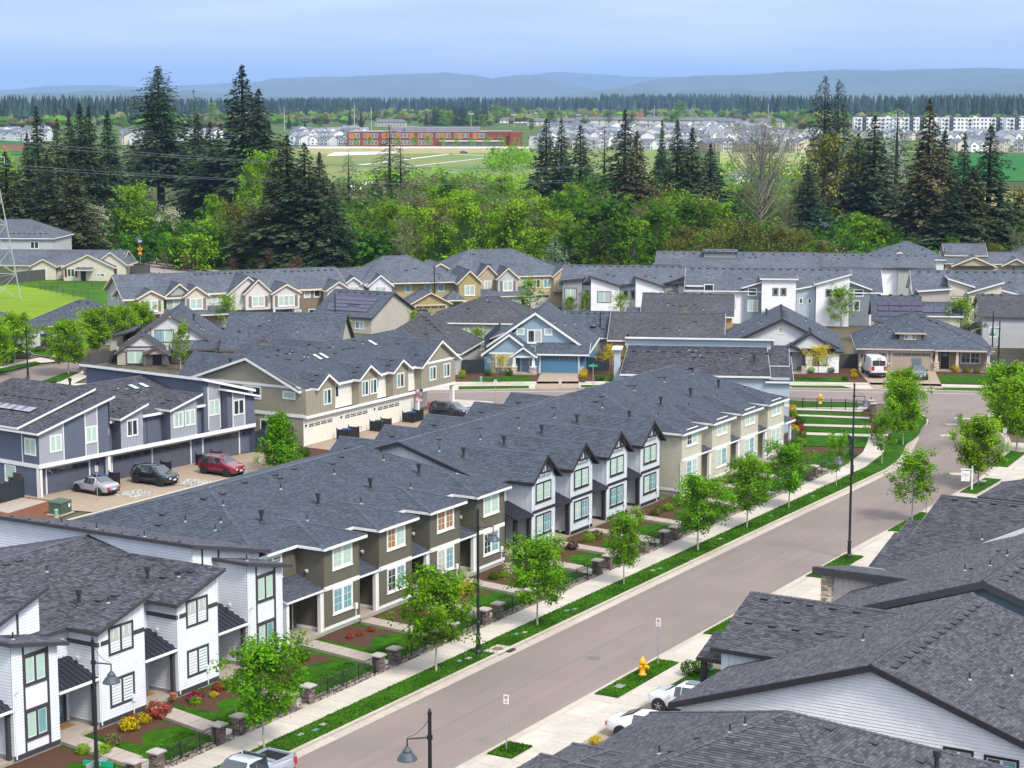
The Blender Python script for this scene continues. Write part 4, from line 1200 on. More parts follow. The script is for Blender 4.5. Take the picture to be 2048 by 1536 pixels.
Ha.done()
Hb=Bld('bungalow','white gabled bungalow with charcoal roof and two white cars in its driveway','house',*SO,S_YAW,GH)
Hb.tones=(.66,.8,.92,1,1.08,1.22,1.4)
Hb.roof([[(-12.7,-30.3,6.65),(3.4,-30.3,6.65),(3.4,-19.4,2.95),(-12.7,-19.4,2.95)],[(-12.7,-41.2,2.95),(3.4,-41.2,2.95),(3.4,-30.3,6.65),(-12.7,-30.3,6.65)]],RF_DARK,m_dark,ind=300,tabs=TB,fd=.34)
Hb.wall((-12.25,-19.9),(-12.25,-40.7),0,[(0,2.95),(10.4,6.5),(20.8,2.95)],p_wlap,'lap',ind=True)
Hb.wall((3,-40.7),(3,-19.9),0,[(0,2.9),(10.4,6.4),(20.8,2.9)],p_wlap);Hb.wall((-12.25,-40.7),(3,-40.7),0,2.9,p_wlap,'lap');Hb.wall((3,-19.9),(-12.25,-19.9),0,2.9,p_wlap)
Hb.win((-12.25,-19.9),(-12.25,-40.7),14.0,1.75,1.5,1.3,.13,m_dark,m_white,2,None,None,panes=('dark','teal'));Hb.win((-12.25,-19.9),(-12.25,-40.7),16.0,1.65,1.7,1.35,.13,m_dark,m_white,2,None,None,panes=('dark','teal'))
for c,hw,z1,sl,yf,yb in((-2.4,3.15,5.05,.34,-18.5,-25.8),(1.15,3.0,5.55,.36,-17.9,-27.3)):
 ze_=z1-sl*hw
 Hb.roof([[(c-hw,yb,ze_),(c,yb,z1),(c,yf,z1),(c-hw,yf,ze_)],[(c,yb,z1),(c+hw,yb,ze_),(c+hw,yf,ze_),(c,yf,z1)]],RF_DARK,m_dark,tabs=TB,fd=.22,name='gable_roof',skip=((0,0),(1,0)))
 Hb.wall((c-hw+.3,yf-.5),(c-hw+.3,yf-6),0,ze_+.05,p_farm,'bb')
 Hb.wall((c+hw-.3,yf-.5),(c-hw+.3,yf-.5),0,[(0,ze_),(hw-.3,z1-.15),(2*hw-.6,ze_)],p_farm)
 Hb.vent(*[(c-.45,yf-1.1-1.4*i)for i in range(5)])
Hb.roof([[(-4.6,-17.2,3.0),(-4.6,-19.0,3.0),(-2.2,-19.0,3.9),(-2.2,-17.2,3.9)]],RF_DARK,m_dark,tabs=TB,name='porch_roof')
Hb.box('porch_post',-4.3,-17.6,0,-4.0,-17.3,2.95,m_dark);Hb.box('porch_slab',-6,-20,0,1,-17.2,.16,m_porch)
Hb.vent(*[(-11.6+1.02*i,-31.1)for i in range(14)],(-1.2,-26.0),(-10,-36),(-7,-37),(-9.6,-38.5),(-1,-33),(3,-34.6))
Hb.pipe((-5.4,-27.2),(-8.7,-34),(-5.6,-35.2),(-3,-35.8));Hb.dome((-9.1,-31.9))
Hb.done()
Hc=Bld('bungalow','slate teal gabled bungalow with a pale stone pier and flat dark porch fascia','house',*SO,S_YAW,GH)
Hc.tones=(.66,.8,.92,1,1.08,1.22,1.4)
Hc.roof([[(6.4,-30.0,6.6),(23,-30.0,6.6),(23,-19.4,3.0),(6.4,-19.4,3.0)],[(6.4,-40.6,3.0),(23,-40.6,3.0),(23,-30.0,6.6),(6.4,-30,6.6)]],RF_DARK,m_dkgrey,fd=.42,tabs=TB,ind=200)
Hc.wall((6.9,-19.9),(6.9,-40.2),0,[(0,2.95),(10.1,6.4),(20.3,2.95)],p_teal,'lap');Hc.wall((22.6,-40),(22.6,-19.9),0,[(0,2.9),(10.1,6.3),(20.1,2.9)],p_teal);Hc.wall((6.9,-40.2),(22.6,-40.2),0,2.9,p_teal);Hc.wall((22.6,-19.9),(6.9,-19.9),0,2.9,p_teal)
Hc.roof([[(13.3,-24.6,4.35),(20.2,-24.6,2.95),(20.2,-16.9,2.95),(13.3,-16.9,4.35)]],RF_DARK,m_dkgrey,fd=.5,name='shed_roof',tabs=TB)
Hc.wall((13.75,-18.0),(13.75,-24.0),0,4.1,p_beige,'bb');Hc.wall((19.8,-17.5),(13.75,-17.5),0,[(0,2.9),(6.05,4.1)],p_beige)
Hc.stones('stone_pier',13.6,-18.1,0,14.2,-17.4,4.1,m_stone_l,'lbf',.1)
Hc.vent(*[(8.2+1.15*i,-30.7)for i in range(12)],(12.3,-27.6),(17.4,-27.8),(16,-33),(20.5,-35));Hc.pipe((12,-27.2),(11.8,-28.8),(14.6,-29))
Hc.done()
Hd=Bld('bungalow','bungalow with a large front gable roof and a white raking side gable','house',*SO,S_YAW,GH)
Hd.tones=(.66,.8,.92,1,1.08,1.22,1.4)
Hd.roof([[(20.5,-28,2.95),(31.8,-28,5.95),(31.8,-19.2,5.95),(20.5,-19.2,2.95)],[(31.8,-28,5.95),(43,-28,2.95),(43,-19.2,2.95),(31.8,-19.2,5.95)]],RF_DARK,m_white,tabs=TB,name='gable_roof',skip=((0,0),(1,0)),ind=120)
Hd.roof([[(20.5,-20,2.95),(25.6,-20,4.3),(25.6,-18.0,4.3),(20.5,-18.0,2.95)]],RF_DARK,m_white,tabs=TB,name='gable_roof');Hd.roof([[(27,-19.5,3.3),(30.5,-19.5,4.2),(30.5,-17.3,4.2),(27,-17.3,3.3)]],RF_DARK,m_white,tabs=TB,name='porch_roof')
Hd.roof([[(25.2,-30.0,7.2),(46,-30.0,7.2),(46,-21.4,3.0),(25.2,-21.4,3.0)],[(25.2,-40,3.0),(46,-40,3.0),(46,-30,7.2),(25.2,-30,7.2)]],RF_DARK,m_white,fd=.36,tabs=TB)
Hd.wall((25.7,-21.7),(25.7,-39.6),0,[(0,3.0),(8.3,7.0),(17.9,3.0)],p_wlap,'lap');Hd.wall((21,-19.7),(21,-28),0,2.95,p_wlap,'lap');Hd.wall((42.6,-19.7),(21,-19.7),0,[(0,2.9),(10.8,5.8),(21.6,2.9)],p_wlap);Hd.wall((45.6,-39.6),(45.6,-21.7),0,3,p_wlap);Hd.wall((25.7,-39.6),(45.6,-39.6),0,3,p_wlap)
Hd.vent(*[(31.3,-20.4-1.4*i)for i in range(5)]);Hd.pipe((26,-24))
Hd.done()
He=Bld('bungalow','bungalow with small hipped porch roofs, farthest of the right-hand row','house',*SO,S_YAW,GH)
He.tones=(.66,.8,.92,1,1.08,1.22,1.4)
pyr(He,50,66,-36,-18.6,3.1,58,-27.5,6.2,RF_DARK,m_dkgrey,tabs=TB)
pyr(He,46.9,53.5,-24,-17.3,2.9,50.2,-21.0,4.2,RF_DARK,m_dkgrey,tabs=TB,name='porch_roof')
He.wall((50.5,-19),(50.5,-35.6),0,3.0,p_beige,'lap');He.wall((65.6,-19),(50.5,-19),0,3,p_beige);He.wall((65.6,-35.6),(65.6,-19),0,3,p_beige);He.wall((50.5,-35.6),(65.6,-35.6),0,3,p_beige)
He.wall((47.4,-17.8),(47.4,-23),0,2.85,p_beige,'lap');He.wall((53,-17.8),(47.4,-17.8),0,2.85,p_beige)
He.vent((57,-30),(58.4,-30))
He.done()
# ------------------------------------------------------------------ detached houses and townhouses beyond the cross street
CY=-7.27
p_blue=paint('bright_blue_siding',(0.070,0.170,0.300));p_blueb=paint('light_blue_batten',(0.255,0.345,0.425));p_bluedoor=paint('blue_garage_door',(0.075,0.185,0.300),0.45)
p_tan=paint('taupe_tan_siding',(0.285,0.240,0.190));p_tandoor=paint('tan_garage_door',(0.345,0.285,0.225),0.5);p_tantrim=paint('sand_trim',(0.50,0.43,0.36))
p_whiteb=paint('white_batten',(0.60,0.60,0.61));p_greige=paint('greige_siding',(0.42,0.385,0.335));p_brownt=paint('brown_grey_trim',(0.115,0.098,0.090))
p_grey=paint('mid_grey_siding',(0.30,0.295,0.295));p_lgrey=paint('light_grey_siding',(0.44,0.44,0.445));p_olive=paint('olive_yellow_siding',(0.36,0.29,0.135));p_oliveg=paint('olive_garage',(0.30,0.25,0.125))
p_sagew=paint('sage_grey_siding',(0.34,0.375,0.335));p_brownw=paint('brown_siding',(0.215,0.165,0.12));p_creamw=paint('cream_siding',(0.58,0.52,0.43));p_pinkw=paint('pale_pink_grey_batten',(0.60,0.56,0.54))
p_yellow=paint('buttery_siding',(0.56,0.46,0.28));p_ochre=paint('ochre_siding',(0.40,0.27,0.115));p_shut=paint('brown_shutter',(0.20,0.155,0.135));p_bluegrey=paint('blue_grey_siding',(0.20,0.235,0.27))
p_wood=paint('beige_shingle_siding',(0.42,0.35,0.25))
def shell(B,x0,x1,y0,y1,z,mat,side='lap',z0=0):
 B.wall((x0,y0),(x1,y0),z0,z,mat,side);B.wall((x1,y0),(x1,y1),z0,z,mat,side)
 B.wall((x1,y1),(x0,y1),z0,z,mat);B.wall((x0,y1),(x0,y0),z0,z,mat,side)
def front_gable(B,x0,x1,yf,yb,ze,zr,mat,trim,wall,oh=.35,side='bb',z0=None,fd=.26,wallx=None):
 """Street-facing gable: roof running back from yf, gable wall below it."""
 c=(x0+x1)/2;sl=(zr-ze)/((x1-x0)/2)
 B.roof([[(x0,yb,ze),(x0,yf,ze),(c,yf,zr),(c,yb,zr)],[(x1,yf,ze),(x1,yb,ze),(c,yb,zr),(c,yf,zr)]],mat,trim,fd=fd,name='gable_roof',skip=((0,3),(1,1)))
 a,b=wallx or(x0+oh,x1-oh)
 z0=ze if z0 is None else z0
 B.wall((a,yf+oh),(b,yf+oh),z0,[(0,ze+sl*(a-x0)-.1),(c-a,zr-.12),(b-a,ze+sl*(x1-b)-.1)],wall,side)
def porch_column(B,x,y,ztop,mat,stone=None,zs=1.0):
 if stone:B.stones('stone_pier',x-.3,y-.3,0,x+.3,y+.3,zs,stone,'flr',.13)
 mb=MB()
 z0=zs if stone else 0
 mb.hexa([(x-.2,y-.2,z0),(x+.2,y-.2,z0),(x+.2,y+.2,z0),(x-.2,y+.2,z0),(x-.14,y-.14,ztop),(x+.14,y-.14,ztop),(x+.14,y+.14,ztop),(x-.14,y+.14,ztop)])
 if stone:mb.box(x-.36,y-.36,zs,x+.36,y+.36,zs+.08)
 inst('porch_column',mb.mesh('porch_column',mat),B.root)
H=Bld('detached_house','bright blue house with white trim and stone porch piers across the cross street','house',3.44,237.32,CY)
H.wall((-6.9,-.3),(-.1,-.3),0,2.4,p_blue,'lap');H.wall((-.1,.02),(5.6,.02),0,2.6,p_blue,'lap');H.wall((-6.9,15),(-6.9,-.3),0,4.6,p_blue,'lap');H.wall((5.6,0),(5.6,15),0,2.7,p_blue,'lap');H.wall((5.6,15),(-6.9,15),0,[(0,2.6),(6.2,7),(12.5,2.6)],p_blue)
H.garage((0,0),(5,0),.12,.02,4.7,2.25,p_bluedoor,m_white,4,4,grid=True)
H.wall((-4.6,1.8),(5.7,1.8),2.4,[(0,4.0),(3.9,7.2),(10.3,2.9)],p_blueb,'bb')
H.roof([[(-7.6,1.4,2.75),(-.73,1.4,7.5),(-.73,15.4,7.5),(-7.6,15.4,2.75)],[(-.73,1.4,7.5),(6.2,1.4,2.75),(6.2,15.4,2.75),(-.73,15.4,7.5)]],RF_BLUE,m_white,fd=.34)
H.roof([[(-.6,-.5,2.55),(6.2,-.5,2.55),(6.2,1.9,3.75),(-.6,1.9,3.75)]],RF_BLUE,m_white,name='skirt_roof')
front_gable(H,-7.25,-.25,-.7,6,2.4,5.0,RF_BLUE,m_white,p_blueb,side='bb',fd=.32)
H.trimboard((-7,-.35),(0,-.35),.7,6.3,2.38,2.62,m_white,'trim_board')
front_gable(H,-3.45,-.2,-1.9,3,2.4,3.55,RF_BLUE,m_white,p_blueb,side='bb',fd=.26)
H.box('porch_beam',-3.2,-1.6,2.15,-.4,-1.35,2.4,m_white)
for x in(-3.0,-.6):porch_column(H,x,-1.5,2.2,m_white,m_stone_l,1.0)
H.stones('stone_base',-.3,-.12,0,.0,.02,1.0,m_stone_l,'f',.14);H.stones('stone_base',4.98,-.12,0,5.6,.02,1.0,m_stone_l,'f',.14)
H.box('porch_slab',-3.4,-1.9,0,-.2,-.3,.25,m_porch)
H.door((-3,-.3),(0,-.3),.75,.25,1.0,2.1,paint('grey_blue_door',(.16,.25,.32)),m_white,None)
H.win((-7,-.3),(0,-.3),1.5,.75,2.3,1.75,.14,sill=True,panes=('teal','mint'))
H.win((-5,1.8),(5,1.8),3.2,3.55,1.9,1.75,.14,sill=True,panes=('dark','slat'));H.win((-5,1.8),(5,1.8),1.85,4.55,1.05,.9,.12,lights=1,panes=('mint',));H.win((-5,1.8),(5,1.8),5.35,4.55,1.05,.9,.12,lights=1,panes=('mint',))
H.roof([[(-7.3,4.5,3.6),(-4.4,3.4,4.9),(-4.4,13,4.9),(-7.3,13,3.6)]],RF_BLUE,m_white,name='side_roof')
H.box('wall_lamp',5.2,-.2,1.7,5.4,-.02,2.1,m_black)
H.vent((4.0,5),(4.2,8),(3.6,10));H.pipe((2.5,7),(3.2,12),(1.5,3))
H.done()
H=Bld('detached_house','tan house with wide hipped roof, small dormer and stone piers across the street','house',43.71,240.3,CY)
H.wall((0,0),(9.3,0),0,2.75,p_tan,'lap');H.wall((9.3,1.2),(16.2,1.2),0,2.75,p_tan,'lap');H.wall((0,14),(0,0),0,2.75,p_tan,'lap');H.wall((16.2,1.2),(16.2,14),0,2.75,p_tan);H.wall((16.2,14),(0,14),0,2.75,p_tan)
H.garage((0,0),(9,0),.85,.02,2.6,2.3,p_tandoor,p_tantrim,2,4,grid=True);H.garage((0,0),(9,0),4.1,.02,4.8,2.35,p_tandoor,p_tantrim,4,4,grid=True)
for a,b in((0,.65),(3.55,3.95),(9.0,9.4)):H.stones('stone_base',a,-.12,0,b,.02,1.1,m_stone_l,'fl',.14)
P0=[(-.45,-.45,2.85),(9.5,-.45,2.85),(16.6,-.45,2.85),(16.6,14.4,2.85),(-.45,14.4,2.85)]
H.hip(-.45,16.6,-.45,14.4,2.85,6.65,RF_BLUE,p_tantrim,6.6,7.2,cy=7.5)
H.roof([[(9.3,-.55,2.8),(16.4,-.55,2.8),(13.0,3.2,4.25)],[(16.4,-.55,2.8),(16.4,8,2.8),(13.0,8,4.25),(13.0,3.2,4.25)],[(9.3,8,2.8),(9.3,-.55,2.8),(13.0,3.2,4.25),(13.0,8,4.25)]],RF_BLUE,p_tantrim,name='wing_roof',skip=((1,1),(2,3)))
H.wall((5.05,1.5),(7.75,1.5),3.3,4.75,p_tan,'lap');H.wall((5.05,4),(5.05,1.5),3.3,4.75,p_tan);H.wall((7.75,1.5),(7.75,4),3.3,4.75,p_tan)
H.roof([[(4.45,1.1,4.72),(8.3,1.1,4.72),(6.4,3.2,5.6)],[(8.3,1.1,4.72),(8.3,6,4.72),(6.4,6,5.6),(6.4,3.2,5.6)],[(4.45,6,4.72),(4.45,1.1,4.72),(6.4,3.2,5.6),(6.4,6,5.6)]],RF_BLUE,p_tantrim,name='dormer_roof',skip=((1,1),(2,3)))
H.win((5,1.5),(8,1.5),.6,3.75,1.5,.75,.1,p_tantrim,m_white,3,(2,2),panes=('dark','slat','dark'))
for x in(9.55,12.1,15.9):porch_column(H,x,-.1,2.75,p_tantrim,m_stone_l if x!=12.1 else None,1.1)
H.box('porch_slab',9.3,-.4,0,16.1,1.18,.2,m_porch)
H.door((9.3,1.2),(16,1.2),.9,.2,1.05,2.15,p_doord,p_tantrim,'dark',(.15,.6,.85,.92));H.win((9.3,1.2),(16,1.2),3.3,.85,2.5,1.55,.13,p_tantrim,m_white,2,(2,2),sill=True,panes=('dark','dark'))
r=MB()
for i in range(22):r.box(12.6+.14*i,-.12,.25,12.62+.14*i,-.1,.95)
r.box(12.5,-.13,.95,15.6,-.09,1.0);r.box(12.5,-.13,.22,15.6,-.09,.26);inst('railing',r.mesh('railing',m_black),H.root)
H.box('wall_lamp',.28,-.2,1.7,.48,-.02,2.1,m_black);H.box('wall_lamp',9.1,-.2,1.7,9.28,-.02,2.1,m_black)
H.win((0,14),(0,0),9.5,.9,1.0,1.6,.1,lights=1,panes=('dark',));H.win((0,14),(0,0),4.5,.9,1.0,1.6,.1,lights=1,panes=('teal',))
H.dome(*[(6.2-.62*i,7.1-.62*i)for i in range(7)],*[(8.2+.9*i,6.4-.6*i)for i in range(6)]);H.pipe((3,9),(3.2,7.4),(2.8,5.0),(.9,3.5),(3.9,3.2),(13.6,2.4))
H.done()
H=Bld('detached_house','white house with black-trimmed double gable and dark porch posts','house',36.34,238.08,CY)
H.wall((0,0),(4.4,0),0,2.8,p_wlap,'lap');H.wall((-9.3,1.4),(0,1.4),0,2.9,p_wlap,'lap');H.wall((4.4,0),(4.4,17),0,2.8,p_wlap,'lap');H.wall((4.4,17),(-9.8,17),0,2.8,p_wlap);H.wall((-9.8,17),(-9.8,2),0,3,p_wlap)
H.wall((-9.6,1.0),(4.3,1.0),2.6,[(0,3.2),(7.0,6.45),(13.9,3.2)],p_whiteb,'bb')
H.roof([[(-10.3,.4,2.95),(-2.67,.4,6.7),(-2.67,17.5,6.7),(-10.3,17.5,2.95)],[(-2.67,.4,6.7),(4.95,.4,2.9),(4.95,17.5,2.9),(-2.67,17.5,6.7)]],RF_BLUE,m_dark,fd=.34)
front_gable(H,-2.3,4.0,-.7,5,3.1,5.15,RF_BLUE,m_dark,p_whiteb,fd=.3)
front_gable(H,-3.4,.4,-1.7,3,2.75,3.65,RF_BLUE,m_dark,p_whiteb,fd=.3)
H.roof([[(-9.8,-.3,2.75),(4.9,-.3,2.75),(4.9,1.2,3.35),(-9.8,1.2,3.35)]],RF_BLUE,m_dark,name='skirt_roof')
for x in(-3.1,.1):porch_column(H,x,-1.3,2.7,m_dark,m_stone_l if x>0 else None,1.1)
H.box('porch_slab',-3.4,-1.7,0,.3,1.38,.2,m_porch)
H.door((-9.3,1.4),(0,1.4),6.8,.2,1.05,2.2,p_doorw,m_dark,'teal',(.2,.62,.8,.9));H.win((0,0),(4,0),1.2,.9,1.8,1.5,.12,m_dark,panes=('dark','teal'))
H.win((-9.6,1.0),(4.3,1.0),6.4,4.7,.7,.9,.1,lights=1,panes=('slat',),name='gable_vent')
H.dome(*[(-2.3,4+1.0*i)for i in range(8)]);H.pipe((-5.2,5),(-5.6,8),(-7.5,6),(2,6),(.5,12));H.flue((-4.6,12))
H.done()
H=Bld('detached_house','greige craftsman house with steep nested gables and brown trim behind the slate blue block','house',-50.74,245.16,3)
H.wall((0,0),(6.6,0),0,2.4,p_greige,'lap');H.wall((6.6,1.5),(12,1.5),0,2.6,p_greige,'lap');H.wall((0,12),(0,0),0,2.9,p_greige,'lap');H.wall((11.6,1.5),(11.6,13),0,2.6,p_greige);H.wall((11.6,13),(0,13),0,3,p_greige)
H.wall((1.2,2),(11.9,2),2.2,[(0,3.0),(5.2,6.0),(10.7,2.5)],p_whiteb,'bb')
H.roof([[(.2,1.6,2.3),(6.6,1.6,6.4),(6.6,15,6.4),(.2,15,2.3)],[(6.6,1.6,6.4),(13.1,1.6,2.0),(13.1,15,2.0),(6.6,15,6.4)]],RF_BLUE,p_brownt,fd=.3)
front_gable(H,-.3,6.9,-.5,6,1.6,4.1,RF_BLUE,p_brownt,p_whiteb,side='bb',fd=.28,z0=2.0)
H.trimboard((0,-.15),(6.6,-.15),.3,6.3,2.2,2.42,p_brownt,'trim_board')
front_gable(H,3.4,6.9,-1.6,2,1.5,2.6,RF_BLUE,p_brownt,p_greige,fd=.24)
for x in(3.7,6.5):porch_column(H,x,-1.3,1.8,p_brownt)
H.win((0,-.15),(6.6,-.15),1.2,.1,2.2,1.8,.14,p_brownt,panes=('mint','mint'));H.win((1.2,2),(11.9,2),3.4,2.6,2.5,1.7,.14,p_brownt,panes=('teal','mint'));H.win((1.2,2),(11.9,2),1.8,3.4,1.15,1.0,.12,p_brownt,lights=1,panes=('slat',));H.win((1.2,2),(11.9,2),6.7,3.4,1.15,1.0,.12,p_brownt,lights=1,panes=('slat',))
H.door((0,0),(6.6,0),4.6,0,1.0,2.0,p_doord,p_brownt)
H.roof([[(7,-.2,2.0),(13.1,-.2,2.0),(13.1,2.0,2.9),(7,2.0,2.9)]],RF_BLUE,p_brownt,name='skirt_roof')
H.roof([[(-2.2,6,2.9),(1.6,4.6,4.0),(1.6,13,4.0),(-2.2,13,2.9)]],RF_BLUE,p_brownt,name='side_roof');H.wall((-1.8,13),(-1.8,6),0,2.8,p_greige);H.wall((-1.8,6),(0,6),0,3,p_greige)
H.flue((9,8));H.pipe((10.2,5),(10.5,6),(11.4,7),(9.6,5.5));H.vent((7.5,9))
H.done()
def bigroof(label,x,y,yaw,W,D,ze,zr,wall,trim,rf,axis='x',hip=False,rx=None,feats=None,name='detached_house',cat='house',side='lap',group=None):
 B=Bld(name,label,cat,x,y,yaw,group)
 if hip:
  shell(B,0,W,0,D,ze-.08,wall,side)
  B.hip(-.45,W+.45,-.45,D+.45,ze,zr,rf,trim,*(rx or(None,None)))
 else:
  sl=(zr-ze)/((D if axis=='x' else W)/2+.4)
  if axis=='x':
   B.wall((0,0),(W,0),0,ze-.05,wall,side);B.wall((W,D),(0,D),0,ze-.05,wall)
   pr=[(0,ze),(D/2,zr-.12),(D,ze)]
   B.wall((W,0),(W,D),0,pr,wall,side);B.wall((0,D),(0,0),0,pr,wall,side)
  else:
   B.wall((W,0),(W,D),0,ze-.05,wall,side);B.wall((0,D),(0,0),0,ze-.05,wall,side)
   pr=[(0,ze),(W/2,zr-.12),(W,ze)]
   B.wall((0,0),(W,0),0,pr,wall,side);B.wall((W,D),(0,D),0,pr,wall)
  B.gable(-.4,W+.4,-.4,D+.4,ze,zr,rf,trim,axis)
 if feats:feats(B)
 B.done()
 return B
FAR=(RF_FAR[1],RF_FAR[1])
def ridge_vents(B,x0,x1,y,n):
 B.dome(*[(x0+(x1-x0)*i/max(1,n-1),y)for i in range(n)])
def f(B):
 front_gable(B,3.2,8.4,-3.5,8,3.0,4.6,RF_BLUE,m_brown_dark,p_greige,z0=1);B.pipe((9,3),(5,5));B.vent((1.5,3),(4,4));B.flue((11,-1))
m_brown_dark=p_brownt
bigroof('wide slate-roofed house right of the greige craftsman house, with one low cross gable',-36.4,240.5,-3,14.5,13,2.6,6.6,p_greige,p_brownt,RF_BLUE,feats=f)
def f(B):
 B.vent((3,4),(8.2,6),(7.2,3),(8,9));B.pipe((5,8),(9.5,5));B.dome(*[(6.2+.6*i,6.1-.6*i)for i in range(5)])
 B.win((0,0),(11,0),9.2,1,.8,1.2,.1,lights=1)
bigroof('pale grey house with hipped slate roof next to the blue house',-18.4,238.2,CY-4,12,13,2.75,6.7,p_lgrey,m_white,RF_NEU,hip=True,rx=(5.6,6.4),feats=f)
def f(B):
 for u in(1.8,5.4,6.7):B.win((0,0),(11,0),u,1.0,1.6 if u!=5.4 else .8,1.35,.12,lights=2 if u!=5.4 else 1,panes=('mint','mint'))
 B.vent((2,3),(5,5),(5.6,3),(8.4,4.6));B.pipe((3.8,3.4),(6.5,6),(8,5),(9,7));B.dome(*[(9.2-.8*i,6.8)for i in range(4)])
bigroof('beige house with low hipped roof between the solar roof and blue houses',-12.1,266.5,CY,15,12,3.1,6.2,p_greige,m_white,RF_NEU,hip=True,rx=(7.6,9.5),feats=f)
def f(B):
 m=MB()
 M=B._seat(5.3,2.7)
 for i in range(7):
  for r in range(4):
   if r==1 and i in(3,4):continue
   pm=MB();pm.box(-.5,-.42,.06,.5,.42,.1,0);pm.box(-.49,-.41,.095,.49,.41,.104,1)
   inst('solar_panel',pm.mesh('solar_panel',[m_solar_frame,m_solar])if(i,r)==(0,0)else SOL[0],B.root,B._seat(1.9+1.02*i,1.2+.86*r))if SOL else None
 for u,z in((4.2,1.2),(7.0,1.3)):B.win((9.6,0),(9.6,10.5),u,z,.8,1.4,.1,lights=1,panes=('mint',))
 B.win((0,0),(9.6,0),7.0,.6,1.6,1.2,.1);ridge_vents(B,1,9,5.4,7)
_sp_=MB();_sp_.box(-.5,-.42,.06,.5,.42,.1,0);_sp_.box(-.49,-.41,.095,.49,.41,.104,1)
SOL=[_sp_.mesh('solar_panel',[m_solar_frame,m_solar])]
bigroof('cream house whose roof carries a wide brown-violet solar array',-29.1,282.3,-28,9.8,12,2.4,5.6,p_greige,m_dkgrey,RF_BLUE,feats=f)
def f(B):ridge_vents(B,.6,8,5,8);B.pipe((7.2,1.5));B.vent((5,1.6))
bigroof('long slate roof directly right of the blue house behind its dark fence',7.0,256.0,CY,8.8,11,2.3,5.2,p_grey,m_white,RF_BLUE,feats=f)
def f(B):B.gable(2.2,4.6,-2.8,3,2.2,3.2,RF_BLUE,m_white,'y',name='cross_roof');B.vent((7,2.5),(11,4));B.flue((2.4,-1));B.pipe((9,2))
bigroof('long slate roof left of the white double gable house',13.0,252.5,CY,14.6,12,2.35,5.4,p_ochre,m_white,RF_NEU,feats=f)
def f(B):
 ridge_vents(B,1,9.4,5.6,8);B.vent((4.2,2.4),(5.2,2.2),(6,2.3),(7.2,2.6));B.pipe((3.4,2.4),(8.5,1.3));B.win((0,0),(10,0),9.9,1.0,1.2,1.7,.1)
 B.roof([[(-2.6,-.4,2.6),(1,-.4,2.6),(1,3.2,4.2),(-2.6,3.2,4.2)]],RF_BLUE,m_white,name='side_roof')
bigroof('ochre house with long slate roof behind, dome vents lining its ridge',18.6,272.0,CY,12.5,11,3.4,6.0,p_ochre,m_white,RF_NEU,feats=f)
def f(B):
 for i in range(4):
  for r in range(3):inst('solar_panel',SOL[0],B.root,B._seat(1.2+1.55*i,.6+.95*r)@Matrix.Scale(1.5,4,(1,0,0)))
 ridge_vents(B,.8,5.4,4.0,4)
 B.wall((6.3,1.2),(11.7,1.2),0,4.2,p_creamw,'bb');B.wall((11.7,1.2),(11.7,7),0,4.2,p_creamw)
 B.gable(5.9,12.1,.8,7.5,4.2,5.75,RF_BLUE,m_white,'x',name='wing_roof')
 for i in range(3):inst('solar_panel',SOL[0],B.root,B._seat(7.4+1.55*i,2.2)@Matrix.Diagonal((1.5,1.9,1,1)))
bigroof('cream house with a large violet solar array behind the tan house',50.1,264.5,CY,6.2,8,3.6,6.6,p_creamw,m_brown_dark,RF_BLUE,feats=f)
def f(B):
 for u,z in((2,3.4),(4.6,3.4),(7,3.6),(2.2,.8)):B.win((0,11),(0,0),u,z,.9,1.6,.1,lights=1,panes=('teal',))
 B.win((0,0),(5,0),.9,1.4,1.4,1.5,.1,panes=('teal','mint'));B.roof([[(-2.2,2,1.9),(0,2,2.6),(0,8,2.6),(-2.2,8,1.9)]],RF_BLUE,m_white,name='side_roof')
 ridge_vents(B,.5,3,5.4,3)
bigroof('light grey two-storey house with a small side roof, right of the solar array house',64.6,262.5,CY,6.5,11,4.4,6.8,p_lgrey,m_brown_dark,RF_NEU,feats=f)
def f(B):
 for i in range(4):
  for r in range(2):inst('solar_panel',SOL[0],B.root,B._seat(1.2+1.55*i,2.6+.95*r)@Matrix.Scale(1.5,4,(1,0,0)))
 front_gable(B,.2,7.5,-2.2,4,2.5,4.6,RF_BLUE,m_white,p_whiteb)
 B.garage((0,0),(8,0),1.0,.02,4.6,2.25,m_white,m_white,4,4,grid=True);B.stones('stone_base',.2,-.15,0,.9,.02,2.2,m_stone_l,'fl',.14)
bigroof('pale grey house with white garage and roof panels at the right edge',68.4,246.5,CY,9,12,4.0,7.2,p_lgrey,m_white,RF_BLUE,feats=f)
def f(B):
 ridge_vents(B,5,1.5,5.0,5);B.vent((3,4),(6.2,3.5),(9,5));B.win((12,0),(12,11),2,.9,1.4,1.2,.1);B.stones('stone_base',11.0,-.12,0,11.6,.02,2.4,m_stone_d,'fr',.12)
 B.roof([[(-6,-2.2,2.6),(6,-2.6,2.6),(6,1.5,3.6),(-6,1.5,3.9)]],RF_BLUE,p_brownt,name='porch_roof');B.win((0,0),(11,0),8.6,.5,1.5,1.8,.12,p_brownt)
bigroof('low house with dark hipped roof and stone corner pier at the left edge',-81.0,254.0,-12,13,15,2.7,6.1,p_whiteb,p_brownt,(RF_NEU[0],RF_BLUE[1]),hip=True,rx=(6,7),feats=f)
def f(B):ridge_vents(B,6.2,9,5,3);B.pipe((6,3),(8,4));B.vent((9,3.4))
bigroof('grey house with plain hipped roof tucked behind the dark hipped house',-68.5,268.0,-12,13,11,2.5,5.6,p_lgrey,m_white,RF_BLUE,hip=True,rx=(6,7.5),feats=f)
